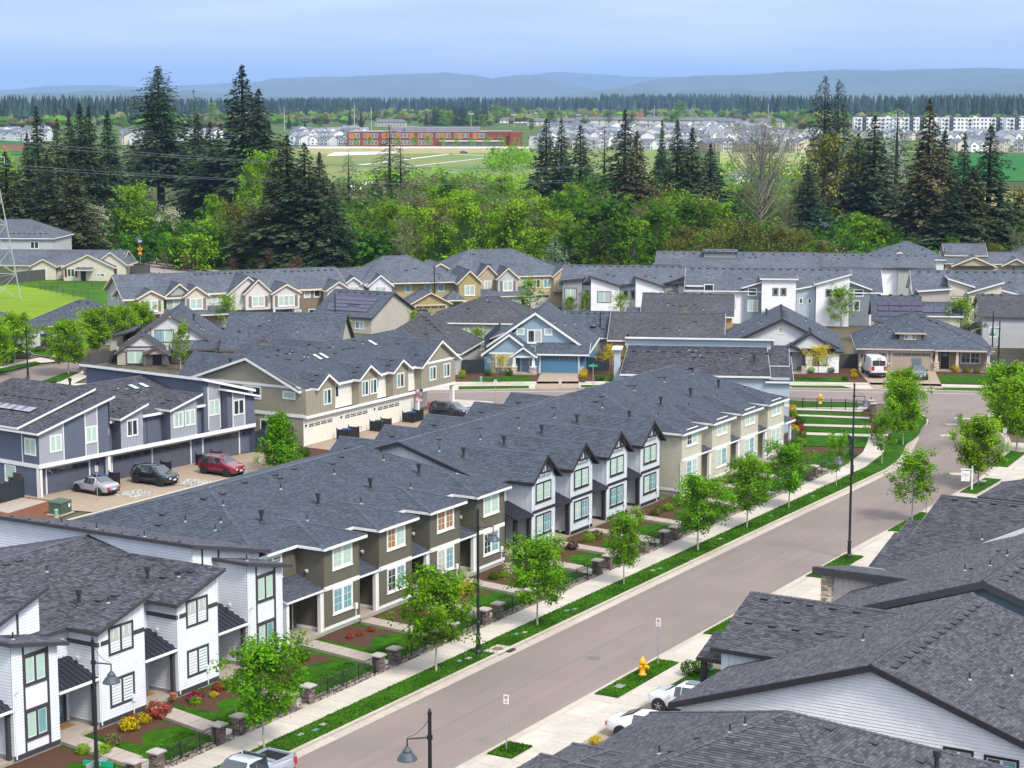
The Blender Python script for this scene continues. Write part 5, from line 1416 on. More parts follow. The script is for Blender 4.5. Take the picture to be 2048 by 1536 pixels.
# ---- far townhouse groups along the edge of the woods
GF='townhouses below the woods'
def tw(label,x,y,yaw):return Bld('townhouse_block',label,'townhouses',x,y,yaw,GF)
def unit_gable(B,x0,x1,yf,yb,ze,zr,wall,trim,win=None,shut=None,z=3.2,side='bb',rf=None,wz=1.65):
 front_gable(B,x0,x1,yf,yb,ze,zr,rf or RF_BLUE,trim,wall,side=side,z0=2.7,fd=.26)
 B.wall((x0+.35,yf+2.5),(x0+.35,yf+.35),2.7,ze,wall);B.wall((x1-.35,yf+.35),(x1-.35,yf+2.5),2.7,ze,wall)
 w=win or 1.9;c=(x0+x1)/2
 p,q=(0,yf+.35),(30,yf+.35)
 B.win(p,q,c-w/2,z,w,wz,.12,m_white,m_white,2 if w<2.4 else 3,(1,2),sill=True,panes=('mint','slat','mint'))
 if shut:
  for u in(c-w/2-.45,c+w/2+.05):B.trimboard(p,q,u,u+.4,z,z+wz,shut,'shutter',.05)
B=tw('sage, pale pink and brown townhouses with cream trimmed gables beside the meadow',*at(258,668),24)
shell(B,0,34,2.2,14,5.3,p_pinkw,None)
B.wall((0,14),(0,2.2),0,[(0,5.2),(5.9,7.5),(11.8,5.2)],p_sagew,'lap');B.wall((0,2.19),(9.5,2.19),0,5.3,p_creamw,'lap');B.wall((25,2.19),(31,2.19),0,5.3,p_brownw,'lap')
B.gable(-.5,34.4,1.7,14.5,5.3,7.9,RF_FAR,m_cream,'x',fd=.28);B.gable(-.6,9.5,0.8,8,5.0,6.4,RF_FAR,m_cream,'x',name='wing_roof',fd=.28)
for x0,x1,pk,wl,sh,yf in((1.2,5.6,6.3,p_creamw,p_shut,-.2),(5.6,10.2,7.0,p_sagew,None,1.0),(8.2,12.2,6.6,p_creamw,p_shut,.1),(15.0,21.5,7.7,p_pinkw,None,.6),(17.2,21.8,7.3,p_pinkw,p_shut,-.4),(21.2,26.0,6.5,p_pinkw,p_shut,-1.2),(30,34.2,6.5,p_pinkw,p_shut,-.4)):
 unit_gable(B,x0,x1,yf,8,5.15,pk,wl,m_cream,2.0 if x0!=21.2 else 2.6,sh,3.1)
for u,z,w in((12.9,3.7,1),(25.6,3.9,1.1),(27.3,3.9,1.1),(28.9,3.9,1.1),(25.8,.9,1.1),(28.0,.9,1.1),(15.4,3.3,.9)):B.win((0,2.18),(34,2.18),u,z,w,1.3,.12,lights=1)
for u in(2,6):B.win((0,14),(0,2.2),u+1,4.0,.9,1.0,.12,lights=1,panes=('mint',))
B.roof([[(5.6,-1.4,2.5),(15,-1.4,2.5),(15,2.2,3.4),(5.6,2.2,3.4)]],RF_FAR,m_cream,name='porch_roof');B.wall((24.2,-.8),(24.2,2.2),0,2.7,p_greige);B.box('porch_post',21.6,-.8,0,21.9,-.5,2.7,m_white)
ridge_vents(B,12,22,7.4,12);ridge_vents(B,26,33.5,7.2,8);B.done()
B=tw('pale blue, white and olive yellow townhouses with a yellow garage wing',*at(622,640),14)
shell(B,0,25,2.5,14,5.2,p_lgrey,'lap');B.wall((13.5,2.48),(25,2.48),0,5.2,p_olive,None)
B.gable(-.4,12,2.0,14.4,5.2,7.2,RF_FAR,m_white,'x');B.hip(8,25.5,1.5,17,5.3,8.9,RF_FAR,m_cream,13,17)
unit_gable(B,5.0,9.0,1.5,8,5.0,6.4,p_whiteb,m_white);unit_gable(B,9.0,13.2,.6,8,5.0,6.7,p_whiteb,m_white)
for u in(1,3.6):B.win((0,2.5),(25,2.5),u,3.3,1.0,1.4,.1,lights=1)
for u in(15.2,18.4,20.5):B.win((0,2.48),(25,2.48),u,3.6,1.1,1.3,.1,m_cream,lights=1,panes=('teal',))
B.wall((15,-4.2),(21,-4.2),0,[(0,2.5),(3,4.1),(6,2.5)],p_olive,'bb');B.wall((15,2),(15,-4.2),0,2.5,p_olive);B.wall((21,-4.2),(21,2),0,2.5,p_olive);B.gable(14.6,21.4,-4.6,4,2.5,4.3,RF_FAR,m_cream,'y',name='garage_roof')
B.garage((15,-4.2),(21,-4.2),.6,.02,4.8,2.2,p_oliveg,m_cream,4,4)
unit_gable(B,23.0,27.2,-.6,9,5.2,7.2,p_olive,m_cream,1.7);B.wall((23.3,-.24),(26.9,-.24),0,2.8,p_olive);B.win((23,-.24),(27,-.24),1.1,.5,1.8,1.8,.1)
pyr(B,20.8,24.0,-2.6,.8,2.8,22.4,-.9,4.1,RF_FAR,m_cream,name='porch_roof')
B.vent((3,5),(10,5),(16,5),(17.5,5.4));B.pipe((12,8),(5,5));B.done()
B=tw('buttery and grey townhouses with long grey roofs just under the trees',*at(900,625),16)
shell(B,0,21,2,16,5.4,p_yellow,None);B.hip(-1,21.5,1.6,17,5.4,9.2,RF_FAR,m_cream,5.5,13)
B.wall((0,1.98),(12,1.98),0,5.4,p_lgrey,None)
unit_gable(B,.6,4.2,.2,9,5.2,6.7,p_lgrey,m_cream,1.5,p_shut);unit_gable(B,4.4,8.8,.9,9,5.2,7.4,p_wood,m_cream,1.3);unit_gable(B,7.6,11.6,-.4,9,5.2,7.0,p_lgrey,m_cream,1.7,p_shut);unit_gable(B,17.4,21.8,.8,9,5.3,7.1,p_yellow,m_cream,2.4)
for u in(12.6,14.4,16.2):B.win((0,2),(21,2),u,3.3,1.3,1.5,.1,sill=True)
B.roof([[(.2,-2.0,2.6),(13.5,-2.0,2.6),(13.5,2,3.7),(.2,2,3.7)]],RF_FAR,m_cream,name='porch_roof');B.garage((0,2),(21,2),.8,.02,4.6,2.2,m_white,m_cream,4,4);B.garage((0,2),(21,2),12.6,.02,4.6,2.2,p_pinkw,m_cream,4,4)
B.wall((8.4,-1.6),(11.4,-1.6),0,2.6,p_lgrey);B.win((8.4,-1.6),(11.4,-1.6),.5,.7,2.0,1.5,.1)
front_gable(B,-4,3,4,12,5.6,7.6,RF_FAR,m_cream,p_lgrey);B.pipe((14,8),(9,9));B.vent((8,5),(6,8));B.done()
def modern(label,x,y,yaw,W,D,ridge,walls,units,feats=None,trim=m_dkgrey):
 B=tw(label,x,y,yaw)
 shell(B,0,W,1.6,D,5.0,walls[0],None)
 B.wall((W,1.6),(W,D),0,[(0,5),((D-1.6)/2,ridge-.2),(D-1.6,5)],walls[0],None);B.wall((0,D),(0,1.6),0,[(0,5),((D-1.6)/2,ridge-.2),(D-1.6,5)],walls[0],None)
 B.gable(-.4,W+.4,1.1,D+.5,5.05,ridge,RF_FAR,trim,'x')
 for x0,x1,z0,z1,yf,yb,m,wins in units:
  B.roof([[(x0-.3,yf-.4,z0),(x1+.3,yf-.4,z1),(x1+.3,yb,z1),(x0-.3,yb,z0)]],RF_FAR,trim,name='shed_roof',fd=.24)
  d=(z1-z0)/(x1-x0+.6)*.3
  B.wall((x0,yf),(x1,yf),0,[(0,z0+d-.1),(x1-x0,z1-d-.1)],m,'lap');B.wall((x0,yf+3),(x0,yf),0,z0-.1,m);B.wall((x1,yf),(x1,yf+3),0,z1-.1,m)
  for u,z,w,h,l in wins:B.win((0,yf),(W,yf),u,z,w,h,.1,trim if m is not p_wlap else m_dkgrey,m_white,l,panes=('mint','slat')if l>1 else('dark',))
 if feats:feats(B)
 B.done();return B
def f(B):
 ridge_vents(B,1,22,7.4,18);B.vent((7,4.4),(8,4),(13,4),(14.5,3.4),(17,4));B.pipe((4,5),(9,5),(13.5,5.6),(20,6));B.win((24.2,1.6),(24.2,14),2,3,1.8,1.3,.1)
modern('white and mid grey townhouse row with tilted roofs, right of the blue spruce',*at(1122,632),CY,24.2,14,7.4,(p_grey,),[(.2,3.2,5.6,6.0,.6,7,p_grey,[(.5,2.6,1.9,1.8,2)]),(2.0,4.6,4.9,5.6,1.2,6,p_lgrey,[(2.5,3.1,.7,.9,1),(3.6,3.1,.7,.9,1)]),(4.7,9.2,6.5,4.9,0,7.2,p_wlap,[(5.7,2.2,2.2,1.8,2)]),(9.3,11.6,4.8,5.1,1.2,6,p_lgrey,[(9.6,2.6,.9,1.5,1),(10.8,2.6,.8,1.5,1)]),(11.7,16.0,6.5,4.9,0,7.2,p_wlap,[(12.8,2.1,2.2,1.8,2)]),(15.6,20.0,5.0,6.7,1.3,8,p_grey,[(16.6,2.8,1.6,1.2,2)]),(18.4,22.6,5.6,4.6,-.6,6,p_lgrey,[(19,2.6,1.4,1.0,2)])],f)
def f(B):ridge_vents(B,1,27,6.4,16);B.vent((9,5),(10,5.2),(16,5),(17,5.2));B.pipe((3,5),(13,5),(22,5));B.wall((-.4,.5),(3.6,.5),2,5.4,p_creamw);B.roof([[(-.7,.1,5.45),(4,.1,5.45),(4,4,5.5),(-.7,4,5.5)]],RF_FAR,m_dkgrey,name='flat_roof')
modern('long grey townhouse roofline above the white and mid grey row',*at(1312,592),CY,27.5,13,7.2,(p_wlap,),[(8,13.5,7.4,7.4,5,11,p_lgrey,[])],f)
def f(B):
 ridge_vents(B,.5,24,7.4,20);B.vent((8,4.6),(20,4.8),(21.5,4.8));B.pipe((3,5),(11.6,5),(21,5))
 B.win((0,1.2),(28,1.2),2.6,4.7,1.5,1.3,.1,m_white,lights=1,panes=('dark',));B.win((0,1.2),(28,1.2),2.6,2.4,1.5,1.7,.1,m_white,lights=2,panes=('dark','teal'))
modern('white modern townhouse row with square and raked parapets in front of the woods',*at(1372,648),CY,29.0,14,8.0,(p_wlap,),[(.2,3.6,5.8,5.8,1.8,8,p_pblue,[(1.2,3.6,1.0,1.8,1)]),(8.6,11.2,5.6,6.6,1.2,8,p_bluegrey,[(9.2,4.3,1.4,1.2,1),(9.2,1.9,1.6,1.8,2)]),(11.3,16.4,7.15,7.15,-.2,8,p_wlap,[(12.9,4.5,.9,1.2,1),(14.1,4.5,.9,1.2,1)]),(16.5,19.3,5.5,6.2,1.0,8,p_pblue,[(16.9,3.2,.6,.9,1),(18.2,3.2,.6,.9,1)]),(19.4,24.3,6.4,8.0,-.2,8,p_wlap,[(20.8,4.4,.9,1.2,1),(22,4.4,.9,1.2,1)]),(24.4,27.4,6.9,5.6,1.2,8,p_bluegrey,[(25,4.4,1.5,1.1,1),(25,2.2,1.0,1.6,1)])],f,m_white)
def f(B):ridge_vents(B,2,19,6.4,12);B.vent((4,5),(8,5),(14,5));B.pipe((3,4.4),(10,5),(16,4))
modern('long grey townhouse roofline above the white modern row',*at(1630,594),CY,20,13,7.0,(p_wlap,),[(14,17,5.2,5.2,.6,6,p_sagew,[(16,3.4,.8,1.4,1)])],f)
def f(B):ridge_vents(B,1,19,7.6,14);B.vent((6,5),(7,5.5),(14,5));B.pipe((2,5),(9,5),(16,4))
modern('cream townhouse row with raked white trim at the right edge below the woods',*at(1830,662),CY,19,14.5,8.3,(p_pinkw,),[(.5,4.8,6.0,6.4,.2,8,p_greige,[(1.9,2.8,1.6,1.5,2)]),(4.9,8.2,7.8,6.6,1.2,8,p_creamw,[(5.6,3.0,1.8,1.5,2)]),(7.6,12.2,5.9,7.5,-.4,8,p_creamw,[(9.6,2.4,1.0,1.8,1)]),(12.3,15.2,6.3,5.4,1,8,p_pinkw,[]),(15.3,19,5.5,6.6,.2,8,p_creamw,[(16.6,3,1.4,1.4,2)])],f,m_white)
def f(B):front_gable(B,1.8,7.4,-1.2,5,5.0,6.4,RF_FAR,m_white,p_whiteb);B.win((0,0),(12,0),10.2,3.3,.8,1.4,.1,m_dkgrey,lights=1,panes=('dark',));B.pipe((7,4));B.vent((3,3),(5,4),(9,3))
bigroof('white house with pyramid roof under the tall firs',*at(1745,572),CY,12.6,12,5.0,7.8,p_whiteb,m_white,RF_FAR,hip=True,rx=(6,6.6),feats=f)
def f(B):front_gable(B,1.0,9.0,-2.4,5,3.9,5.6,RF_FAR,m_cream,p_wood);front_gable(B,10.0,15.0,-1.6,5,4.0,5.3,RF_FAR,m_cream,p_wood);B.gable(.2,8,3,13,5.4,7.2,RF_FAR,m_cream,'x',name='upper_roof');B.wall((.4,12),(.4,3.4),4,6.6,p_lgrey)
bigroof('beige shingled house with bracketed gables under the firs',*at(1888,572),CY,16,13,4.2,5.8,p_greige,m_cream,RF_FAR,feats=f)
def f(B):B.win((0,10),(0,0),4,3,1,1.5,.1,lights=1,panes=('dark',))
bigroof('grey gabled house cut off by the right edge under the firs',*at(2036,568),CY,10,10,5.2,7.6,p_lgrey,m_brown_dark,RF_FAR,axis='y',feats=f)
H=Bld('detached_house','beige single-storey house with maroon shutters behind the long plank fence','house',*at(20,560),-4)
H.wall((0,2),(20.5,2),0,2.7,p_creamw,None);H.wall((20.5,0),(20.5,12),0,[(0,2.6),(6,5.0),(12,2.6)],p_creamw,'lap');H.wall((20.5,12),(0,12),0,2.7,p_creamw);H.wall((0,12),(0,2),0,2.7,p_creamw)
H.gable(-6,21,1.4,12.5,2.7,5.2,RF_FAR,m_cream,'x')
front_gable(H,10.2,20.5,-1.0,7,2.6,5.0,RF_FAR,m_cream,p_creamw,side=None,z0=0);front_gable(H,16,22.5,.2,8,3.0,5.4,RF_FAR,m_cream,p_creamw,side=None,z0=0);front_gable(H,3.6,9.0,.4,6,2.6,4.0,RF_FAR,m_cream,p_creamw,z0=0)
m_maroon=paint('maroon_shutter',(.10,.03,.035))
H.win((10,-.65),(21,-.65),1.2,.7,1.5,1.6,.1,panes=('dark','dark'))
for u in(.75,2.75):H.trimboard((10,-.65),(21,-.65),u,u+.4,.7,2.3,m_maroon,'shutter',.05)
H.door((10,-.65),(21,-.65),3.8,0,1,2.1,p_doord,m_cream);H.roof([[(13.2,-2.2,2.2),(16.4,-2.2,2.2),(16.4,-.6,2.6),(13.2,-.6,2.6)]],RF_FAR,m_cream,name='porch_roof');H.win((10,-.65),(21,-.65),6.0,.8,2.4,.6,.1,lights=3)
for u in(9.0,):H.win((10,-.65),(21,-.65),u,2.4,1.0,.5,.08,lights=2,panes=('dark',))
H.garage((0,2),(20,2),1.2,.02,2.6,2.1,m_cream,m_white,2,4,wins=False);H.garage((0,.75),(20,.75),4.4,.02,2.4,2.1,m_cream,m_white,2,4,wins=False)
H.pipe((9,5),(12,4),(12.6,4.2));H.vent((6,3));H.done()
def f(B):B.win((0,0),(18,0),13.8,3.4,1.8,1.5,.1,panes=('dark','dark'));B.dome(*[(9+1.1*i,1.2)for i in range(8)])
bigroof('grey two-storey house with hipped roof behind the plank fence at the left edge',*at(-70,530),-4,18.5,13,5.6,9.0,p_lgrey,m_white,RF_FAR,hip=True,feats=f)
# ------------------------------------------------------------------ ground, roads, pavements
def stp(*pts):return[st(a,b)for a,b in pts]
def atp(*pts,z=0.0):return[at(a,b,z)for a,b in pts]
sheet('ground',[(-21000,-300),(21000,-300),(21000,46000),(-21000,46000)],-.35,m_field)
sheet('near_ground',[(-140,20),(140,20),(140,330),(-140,330)],-.06,m_soil)
L_EDGE=[(-70,2.9),(40,2.95),(60,3.1),(68.9,3.1),(75,2.2),(79.3,1.0),(86.7,-.9)]
R_EDGE=[(-70,10.65),(35,10.8),(57,11.0),(66,11.0),(74,10.4),(82.6,8.9),(88,7.4)]
corner_L=atp((1838,872),(1841,858),(1858,847),(1857,837),(1845,829),(1815,820),(1770,812))
corner_R=atp((2012,890),(2003,868),(1982,852),(1970,840),(1970,832),(1984,825),(2030,820))
sheet('road',[st(*p)for p in L_EDGE]+corner_L+[(45,222),(62,219)]+corner_R[::-1]+[st(*p)for p in R_EDGE[::-1]],0,m_asphalt)
sheet('road',[(-60,222.5),(-6.7,222.6),(8,224.4),(31.6,224.4),(45.5,223.2),(58,221),(110,214),(110,203),(57,211.2),(41,213.2),(31,215.8),(20,214.4),(-2.2,211.8),(-60,210)],.006,m_asphalt)
sheet('alley_road',stp((-40,-47.4),(78,-47.4),(78,-37),(-40,-37)),0,m_asphalt)
LR=[(-60,772),(0,753),(64,734),(118,727),(171,719),(229,708),(330,699),(430,694),(430,703),(330,712),(232,722),(163,742),(110,756),(80,764),(-60,812)]
sheet('road',atp(*LR),.0,m_asphalt)
sheet('road',atp((190,512),(330,532),(480,552),(640,570),(760,583),(760,600),(600,580),(470,562),(330,548),(200,534)),-.0,material('far_asphalt',(0.25,0.22,0.205),0.9,vary=0.05,vscale=2))
def line(name,p,q,w,z,mat):
 p,q=Vector((*p,0)),Vector((*q,0));d=(q-p).normalized();n=Vector((-d.y,d.x,0))*w/2
 return sheet(name,[(p-n)[:2],(q-n)[:2],(q+n)[:2],(p+n)[:2]],z,mat)
line('road_marking',(-8,222.0),(30,223.6),.14,.012,m_white_line);line('road_marking',(30,223.6),(62,219.4),.14,.012,m_white_line);line('road_marking',(-60,221.6),(-8,222.0),.14,.012,m_white_line)
line('road_marking',at(1909,836),at(1962,838),.35,.012,m_white_line)
for u,v in((1903,849),(1893,871),(1914,948)):
 a=at(u,v);line('manhole_cover',(a[0]-.6,a[1]),(a[0]+.6,a[1]),1.1,.008,m_kerb)
m_iron=material('cast_iron',(.16,.14,.135),.7,vary=.3,vscale=12,bump=.6,bscale=14,metal=.3)
for s_,t_,r_ in((1.2,7.55,.42),(71,6.2,.42)):
 x,y=st(s_,t_);sheet('manhole_cover',[(x+r_*math.cos(a*math.pi/9),y+r_*math.sin(a*math.pi/9))for a in range(18)],.008,m_iron)
m_seal=material('tar_seam',(.105,.085,.08),.8,vary=.1,vscale=3)
sheet('road_seam',stp((-60,6.5),(66,6.9),(66,6.98),(-60,6.58)),.005,material('asphalt_joint',(.165,.13,.12),.9,vary=.06,vscale=4))
def offset_line(pts,d):
 out=[]
 for i,p in enumerate(pts):
  a=pts[max(0,i-1)];b=pts[min(len(pts)-1,i+1)]
  t=Vector((b[0]-a[0],b[1]-a[1])).normalized()
  out.append((p[0]-t.y*d,p[1]+t.x*d))
 return out
def resample(pts,step):
 out,acc=[pts[0]],0
 for a,b in zip(pts,pts[1:]):
  L=math.hypot(b[0]-a[0],b[1]-a[1]);u=step-acc
  while u<=L:
   out.append((a[0]+(b[0]-a[0])*u/L,a[1]+(b[1]-a[1])*u/L));u+=step
  acc=(acc+L)%step
 return out
def ribbon(name,child,line_,d0,d1,z0,z1,mat,step,gap=.012,under=None,camber=0):
 """Row of slabs (one object each) between two offsets of a line, on a base strip."""
 L=resample(line_,step)
 A,B=offset_line(L,d0),offset_line(L,d1)
 base=MB()
 for i in range(len(L)-1):
  base.poly([(*A[i],z0),(*A[i+1],z0),(*B[i+1],z0),(*B[i],z0)])
 root=base.build(name,under or m_soil);root['kind']='structure'
 for i in range(len(L)-1):
  g=gap/step
  l=lambda a,b,k:(a[0]+(b[0]-a[0])*k,a[1]+(b[1]-a[1])*k)
  q=[l(A[i],A[i+1],g),l(A[i],A[i+1],1-g),l(B[i],B[i+1],1-g),l(B[i],B[i+1],g)]
  mb=MB();mb.prism(q,z0-.02,z1,0,rnd.uniform(.93,1.07))
  inst(child,mb.mesh(child,mat,tint=True),root)
 return root
LS=[st(s,t)for s,t in((-46,0),(40,0),(60,.1),(68,0),(75,-.9),(80,-2.3),(86,-4.2))]
ribbon('sidewalk','paving_slab',LS,1.62,-.28,.10,.135,m_concrete,1.52)
kerbL=[st(s,t)for s,t in L_EDGE]
kl=[st(s,t)for s,t in((-46,2.9),(40,2.95),(60,3.1),(68.9,3.1),(75,2.2),(79.3,1.0),(86.7,-.9))]+corner_L[:6]
ribbon('gutter','gutter_slab',kl,0,.62,.0,.016,m_kerb,3.0,.008)
ribbon('kerb','kerb_stone',kl,.63,.86,.0,.13,m_kerb,3.0,.008)
kr=[st(s,t)for s,t in R_EDGE]+corner_R[:-1]
ribbon('gutter','gutter_slab',kr[::1],-.42,0,.0,.016,m_kerb,3.0,.008)
ribbon('kerb','kerb_stone',kr,-.60,-.43,.0,.05,m_kerb,3.0,.008)
rp=[st(s,t)for s,t in((-46,11.2),(57,11.55),(66,11.55),(74,10.9),(82.6,9.4),(88,7.9))]
ribbon('sidewalk','paving_slab',rp,-1.45,0,.03,.06,m_concrete,3.05)
ribbon('sidewalk','paving_slab',rp,-3.2,-1.46,.03,.065,m_concrete,1.9)
for a,b in((-17.2,-15.0),(-5.3,2.7),(9.4,16.5),(26.7,34.4),(43.8,51.5),(61.3,68.6),(74.7,83)):
 c=0 if a<60 else .25
 c2=c if a<74 else-1.0
 k2=c if a<74 else-1.6
 mb=MB();mb.prism(stp((a,11.12+c2),(b,11.12+k2),(b,12.6+k2),(a,12.6+c2)),.03,.12)
 mb.build('grass_strip',m_lawn)['kind']='structure'
sheet('grass_strip',[st(s,t)for s,t in((-46,.28),(40,.28),(60,.38),(68,.28),(75,-.6),(80,-2.0),(86,-3.9))]+corner_L[1:3]+[st(s,t)for s,t in((86.7,-1.8),(79.3,.2),(75,1.4),(68.9,2.25),(60,2.25),(40,2.1),(-46,2.05))],.125,m_lawn)
sheet('grass_strip',atp((1838,872),(1843,858),(1853,848),(1853,838),(1842,831),(1815,822),(1790,822),(1795,850),(1800,880),(1812,892)),.135,m_lawn)
sheet('front_lawn',stp((-46,-1.7),(74,-1.7),(74,-9.4),(-46,-9.4)),.12,m_lawn)
sheet('side_yard',stp((-46,-9.0),(76,-9.0),(76,-36),(-46,-36)),.0,m_soil)
for a,b in((-31.8,-27.9),(-25.5,-21.9),(-19.2,-15.8),(-12.6,-7.3),(-4.4,-.6),(1.6,5.2),(7.6,11.2),(13.2,19.0),(21.4,25.0),(26.6,30.3),(32.4,36.6),(38.4,46),(47.5,52.5),(53.6,58.5),(59.8,65),(66,74)):
 n=9
 edge=[(a+(b-a)*i/n,-5.0-1.15*math.sin(math.pi*i/n)-.5*(i/n)+rnd.uniform(-.12,.12))for i in range(n+1)]
 sheet('bark_bed',stp((a,-9.3),(b,-9.3),*edge[::-1]),.128,m_mulch)
for s0,s1,wd in((-33.4,-34.4,1.3),(-26.9,-27.8,1.3),(-20.5,-21.7,1.35),(-13.9,-15.4,1.35),(-5.8,-6.6,1.35),(.5,-.1,1.25),(6.6,6.0,1.25),(12.6,11.8,1.25),(20.6,19.9,1.3),(26.0,25.4,1.2),(31.4,30.9,1.2),(37.6,37.0,1.2),(46.8,46.2,1.2),(53,52.4,1.2),(59.2,58.6,1.2),(65.4,64.8,1.2)):
 n=4
 for i in range(n):
  k0,k1=i/n+.004,(i+1)/n-.004
  f=lambda k,e:(s0+(s1-s0)*k+e*wd/2,-8.95+5.3*k)
  mb=MB();mb.prism(stp(f(k0,-1),f(k0,1),f(k1,1),f(k1,-1)),.05,.30 if i<n else .2)
  mb.build('garden_path',m_porch)['kind']='structure'
 mb=MB();mb.prism(stp((s1-wd/2,-3.62),(s1+wd/2,-3.62),(s1+wd/2,-3.2),(s1-wd/2,-3.2)),.05,.21);mb.build('garden_step',m_porch)['kind']='structure'
 sheet('garden_path',stp((s1-wd/2,-3.2),(s1+wd/2,-3.2),(s1+wd/2,-1.62),(s1-wd/2,-1.62)),.136,m_concrete)
def pebbles(name,pts_fn,n,r0,r1,z,mat=m_pebble):
 Q,T_=[],[]
 for i in range(n):
  x,y=pts_fn()
  r=rnd.uniform(r0,r1);a=rnd.random()*6.28;h=r*rnd.uniform(.5,.8);t=rnd.uniform(.5,1.6)
  c=[(x+r*math.cos(a+k*1.57)*(1 if k%2 else .75),y+r*math.sin(a+k*1.57)*(1 if k%2 else .75),z)for k in range(4)]
  d=[(x+.55*(p[0]-x),y+.55*(p[1]-y),z+h)for p in c]
  Q.append(d);T_.append(t)
  for k in range(4):
   Q.append([c[k],c[(k+1)%4],d[(k+1)%4],d[k]]);T_.append(t*.9)
 o=link(bpy.data.objects.new(name,quad_mesh(name,np.array(Q),T_,[mat])));o['kind']='stuff'
 return o
sheet('gravel_bed',stp((-46,-2.35),(66,-2.35),(66,-1.62),(-46,-1.62)),.129,m_mulch)
pebbles('gravel',lambda:st(rnd.uniform(-34,64),rnd.uniform(-2.35,-1.64)),4200,.05,.13,.128)
ribbon('alley_kerb','kerb_stone',[st(-10,-47.3),st(30,-47.1),st(47,-46.2)],.7,0,.0,.03,material('alley_concrete',(.44,.375,.29),.9,vary=.07,vscale=3,tint=True),3.0)
sheet('driveway',stp((17,-48),(47,-46.4),(48,-53),(44,-54),(20,-58),(15,-57)),.02,m_aggregate)
sheet('driveway',stp((46,-45.6),(79,-45.6),(79,-55),(49,-51.2),(47,-50)),.024,m_aggregate)
sheet('alley_garden',stp((40.5,-45.4),(50,-45.4),(50,-56),(46,-56),(45.5,-51),(41,-48.5)),.05,m_mulch)
sheet('alley_garden',stp((-12,-48.2),(13.5,-48.2),(17.5,-50.8),(18.6,-53),(18.6,-57),(-12,-57)),.04,m_mulch_red)
sheet('paver_pad',stp((13,-53.6),(18.2,-54.2),(18.2,-57.2),(13.5,-56.8)),.05,m_porch)
for s_,t_ in((24.4,-50.3),(30.6,-49.2)):
 pebbles('gravel',lambda:st(s_+rnd.uniform(-1.3,1.3),t_+rnd.uniform(-1.2,1.2)+.3),420,.07,.16,.03,material('pale_cobbles',(.36,.34,.31),.9,tint=True))
def park(u0,u1,v0,v1,dz):return atp((u0,v0),(u1,v0),(u1,v1),(u0,v1))
sheet('park_ground',atp((1570,800),(1745,815),(1765,850),(1755,880),(1720,930),(1600,925),(1570,880)),.06,m_mulch)
for k,(pts)in enumerate((((1576,803),(1716,806),(1712,818),(1576,818)),((1578,823),(1732,829),(1730,834),(1578,831)),((1578,824),(1726,828),(1736,836),(1590,832)),((1593,835),(1738,840),(1740,852),(1606,850)),((1608,854),(1740,858),(1742,870),(1612,867)),((1612,872),(1740,876),(1735,897),(1605,894)),((1610,902),(1650,902),(1640,925),(1606,925)))):
 sheet('park_lawn',atp(*pts),.09+.004*k,m_lawn)
for k,pts in enumerate((((1590,830.5),(1738,836.5),(1740,840),(1590,834)),((1607,850),(1741,853.5),(1741,858),(1607,854)),((1613,867),(1742,871),(1741,876),(1613,872)),((1576,817),(1716,817.5),(1730,810),(1742,815),(1722,826),(1576,822)))):
 sheet('park_path',atp(*pts),.125+.004*k,m_concrete)
ns=[(-60,224.6),(-6.7,224.7),(8,226.4),(31.6,226.4),(45.5,225.2),(58,223),(100,217)]
ribbon('sidewalk','paving_slab',[(-60,226.2),(8,228.0),(31.6,228.0),(45.5,226.8),(58,224.6),(100,218.6)],0,1.7,.08,.13,m_concrete,1.8)
ribbon('kerb','kerb_stone',[(-60,222.7),(-6.7,222.8),(8,224.6),(31.6,224.6),(45.5,223.4),(58,221.2),(100,215.5)],0,.3,0,.12,m_kerb,3.0)
mb=MB()
sheet('verge',[(-60,223),(-6.7,223.1),(8,224.9),(31.6,224.9),(45.5,223.7),(58,221.5),(100,215.8),(100,218.6),(58,224.6),(45.5,226.8),(31.6,228),(8,228),(-60,226.2)],.075,m_concrete)
for a,b,c,d in(((-6.3,223.3),(2.0,224.2),(2.0,226.5),(-6.3,225.9)),((8.2,225.0),(13,225.0),(13,227.0),(8.2,227.0)),((33.2,225.0),(40.2,224.4),(39.2,226.4),(32.6,226.8)),((49.8,223.2),(60,221.4),(60,223.9),(48.8,225.4))):
 sheet('grass_strip',[a,b,c,d],.11,m_lawn)
sheet('front_garden',[(-30,229),(8,229.7),(31.6,229.7),(45.5,228.5),(58,226.3),(100,220.3),(100,245),(-30,245)],.06,m_mulch)
for pts in(((908,768),(1064,769),(1060,754),(1000,755),(980,757)),((1588,765),(1700,765),(1690,757),(1585,757)),((1882,768),(1985,768),(1980,753),(1875,753)),((1197,764),(1235,766),(1232,757),(1205,757))):
 sheet('front_lawn',atp(*pts),.1,m_lawn)
sheet('driveway',atp((1069,778),(1158,778),(1156,746),(1082,746)),.13,m_aggregate)
sheet('driveway',atp((1748,779),(1886,779),(1868,740),(1722,741),(1717,746)),.13,m_aggregate)
sheet('driveway',atp((1990,776),(2090,776),(2090,738),(1985,740)),.13,m_aggregate)
sheet('front_garden',atp((905,800),(905,818),(990,812),(985,805)),.1,m_concrete)
for pts in(((-30,752),(20,742),(82,727),(70,724),(0,738),(-30,746)),((82,764),(120,765),(164,744),(130,747)),((44,705),(100,715),(130,703),(60,700)),((230,700),(330,690),(330,694),(232,705))):
 sheet('grass_strip',atp(*pts),.1,m_lawn)
sheet('sidewalk_left',atp((-30,741),(20,730),(80,716),(118,724),(82,727),(20,739),(-30,750)),.09,m_concrete)
sheet('sidewalk_left',atp((110,768),(140,772),(190,748),(164,743)),.09,m_concrete)
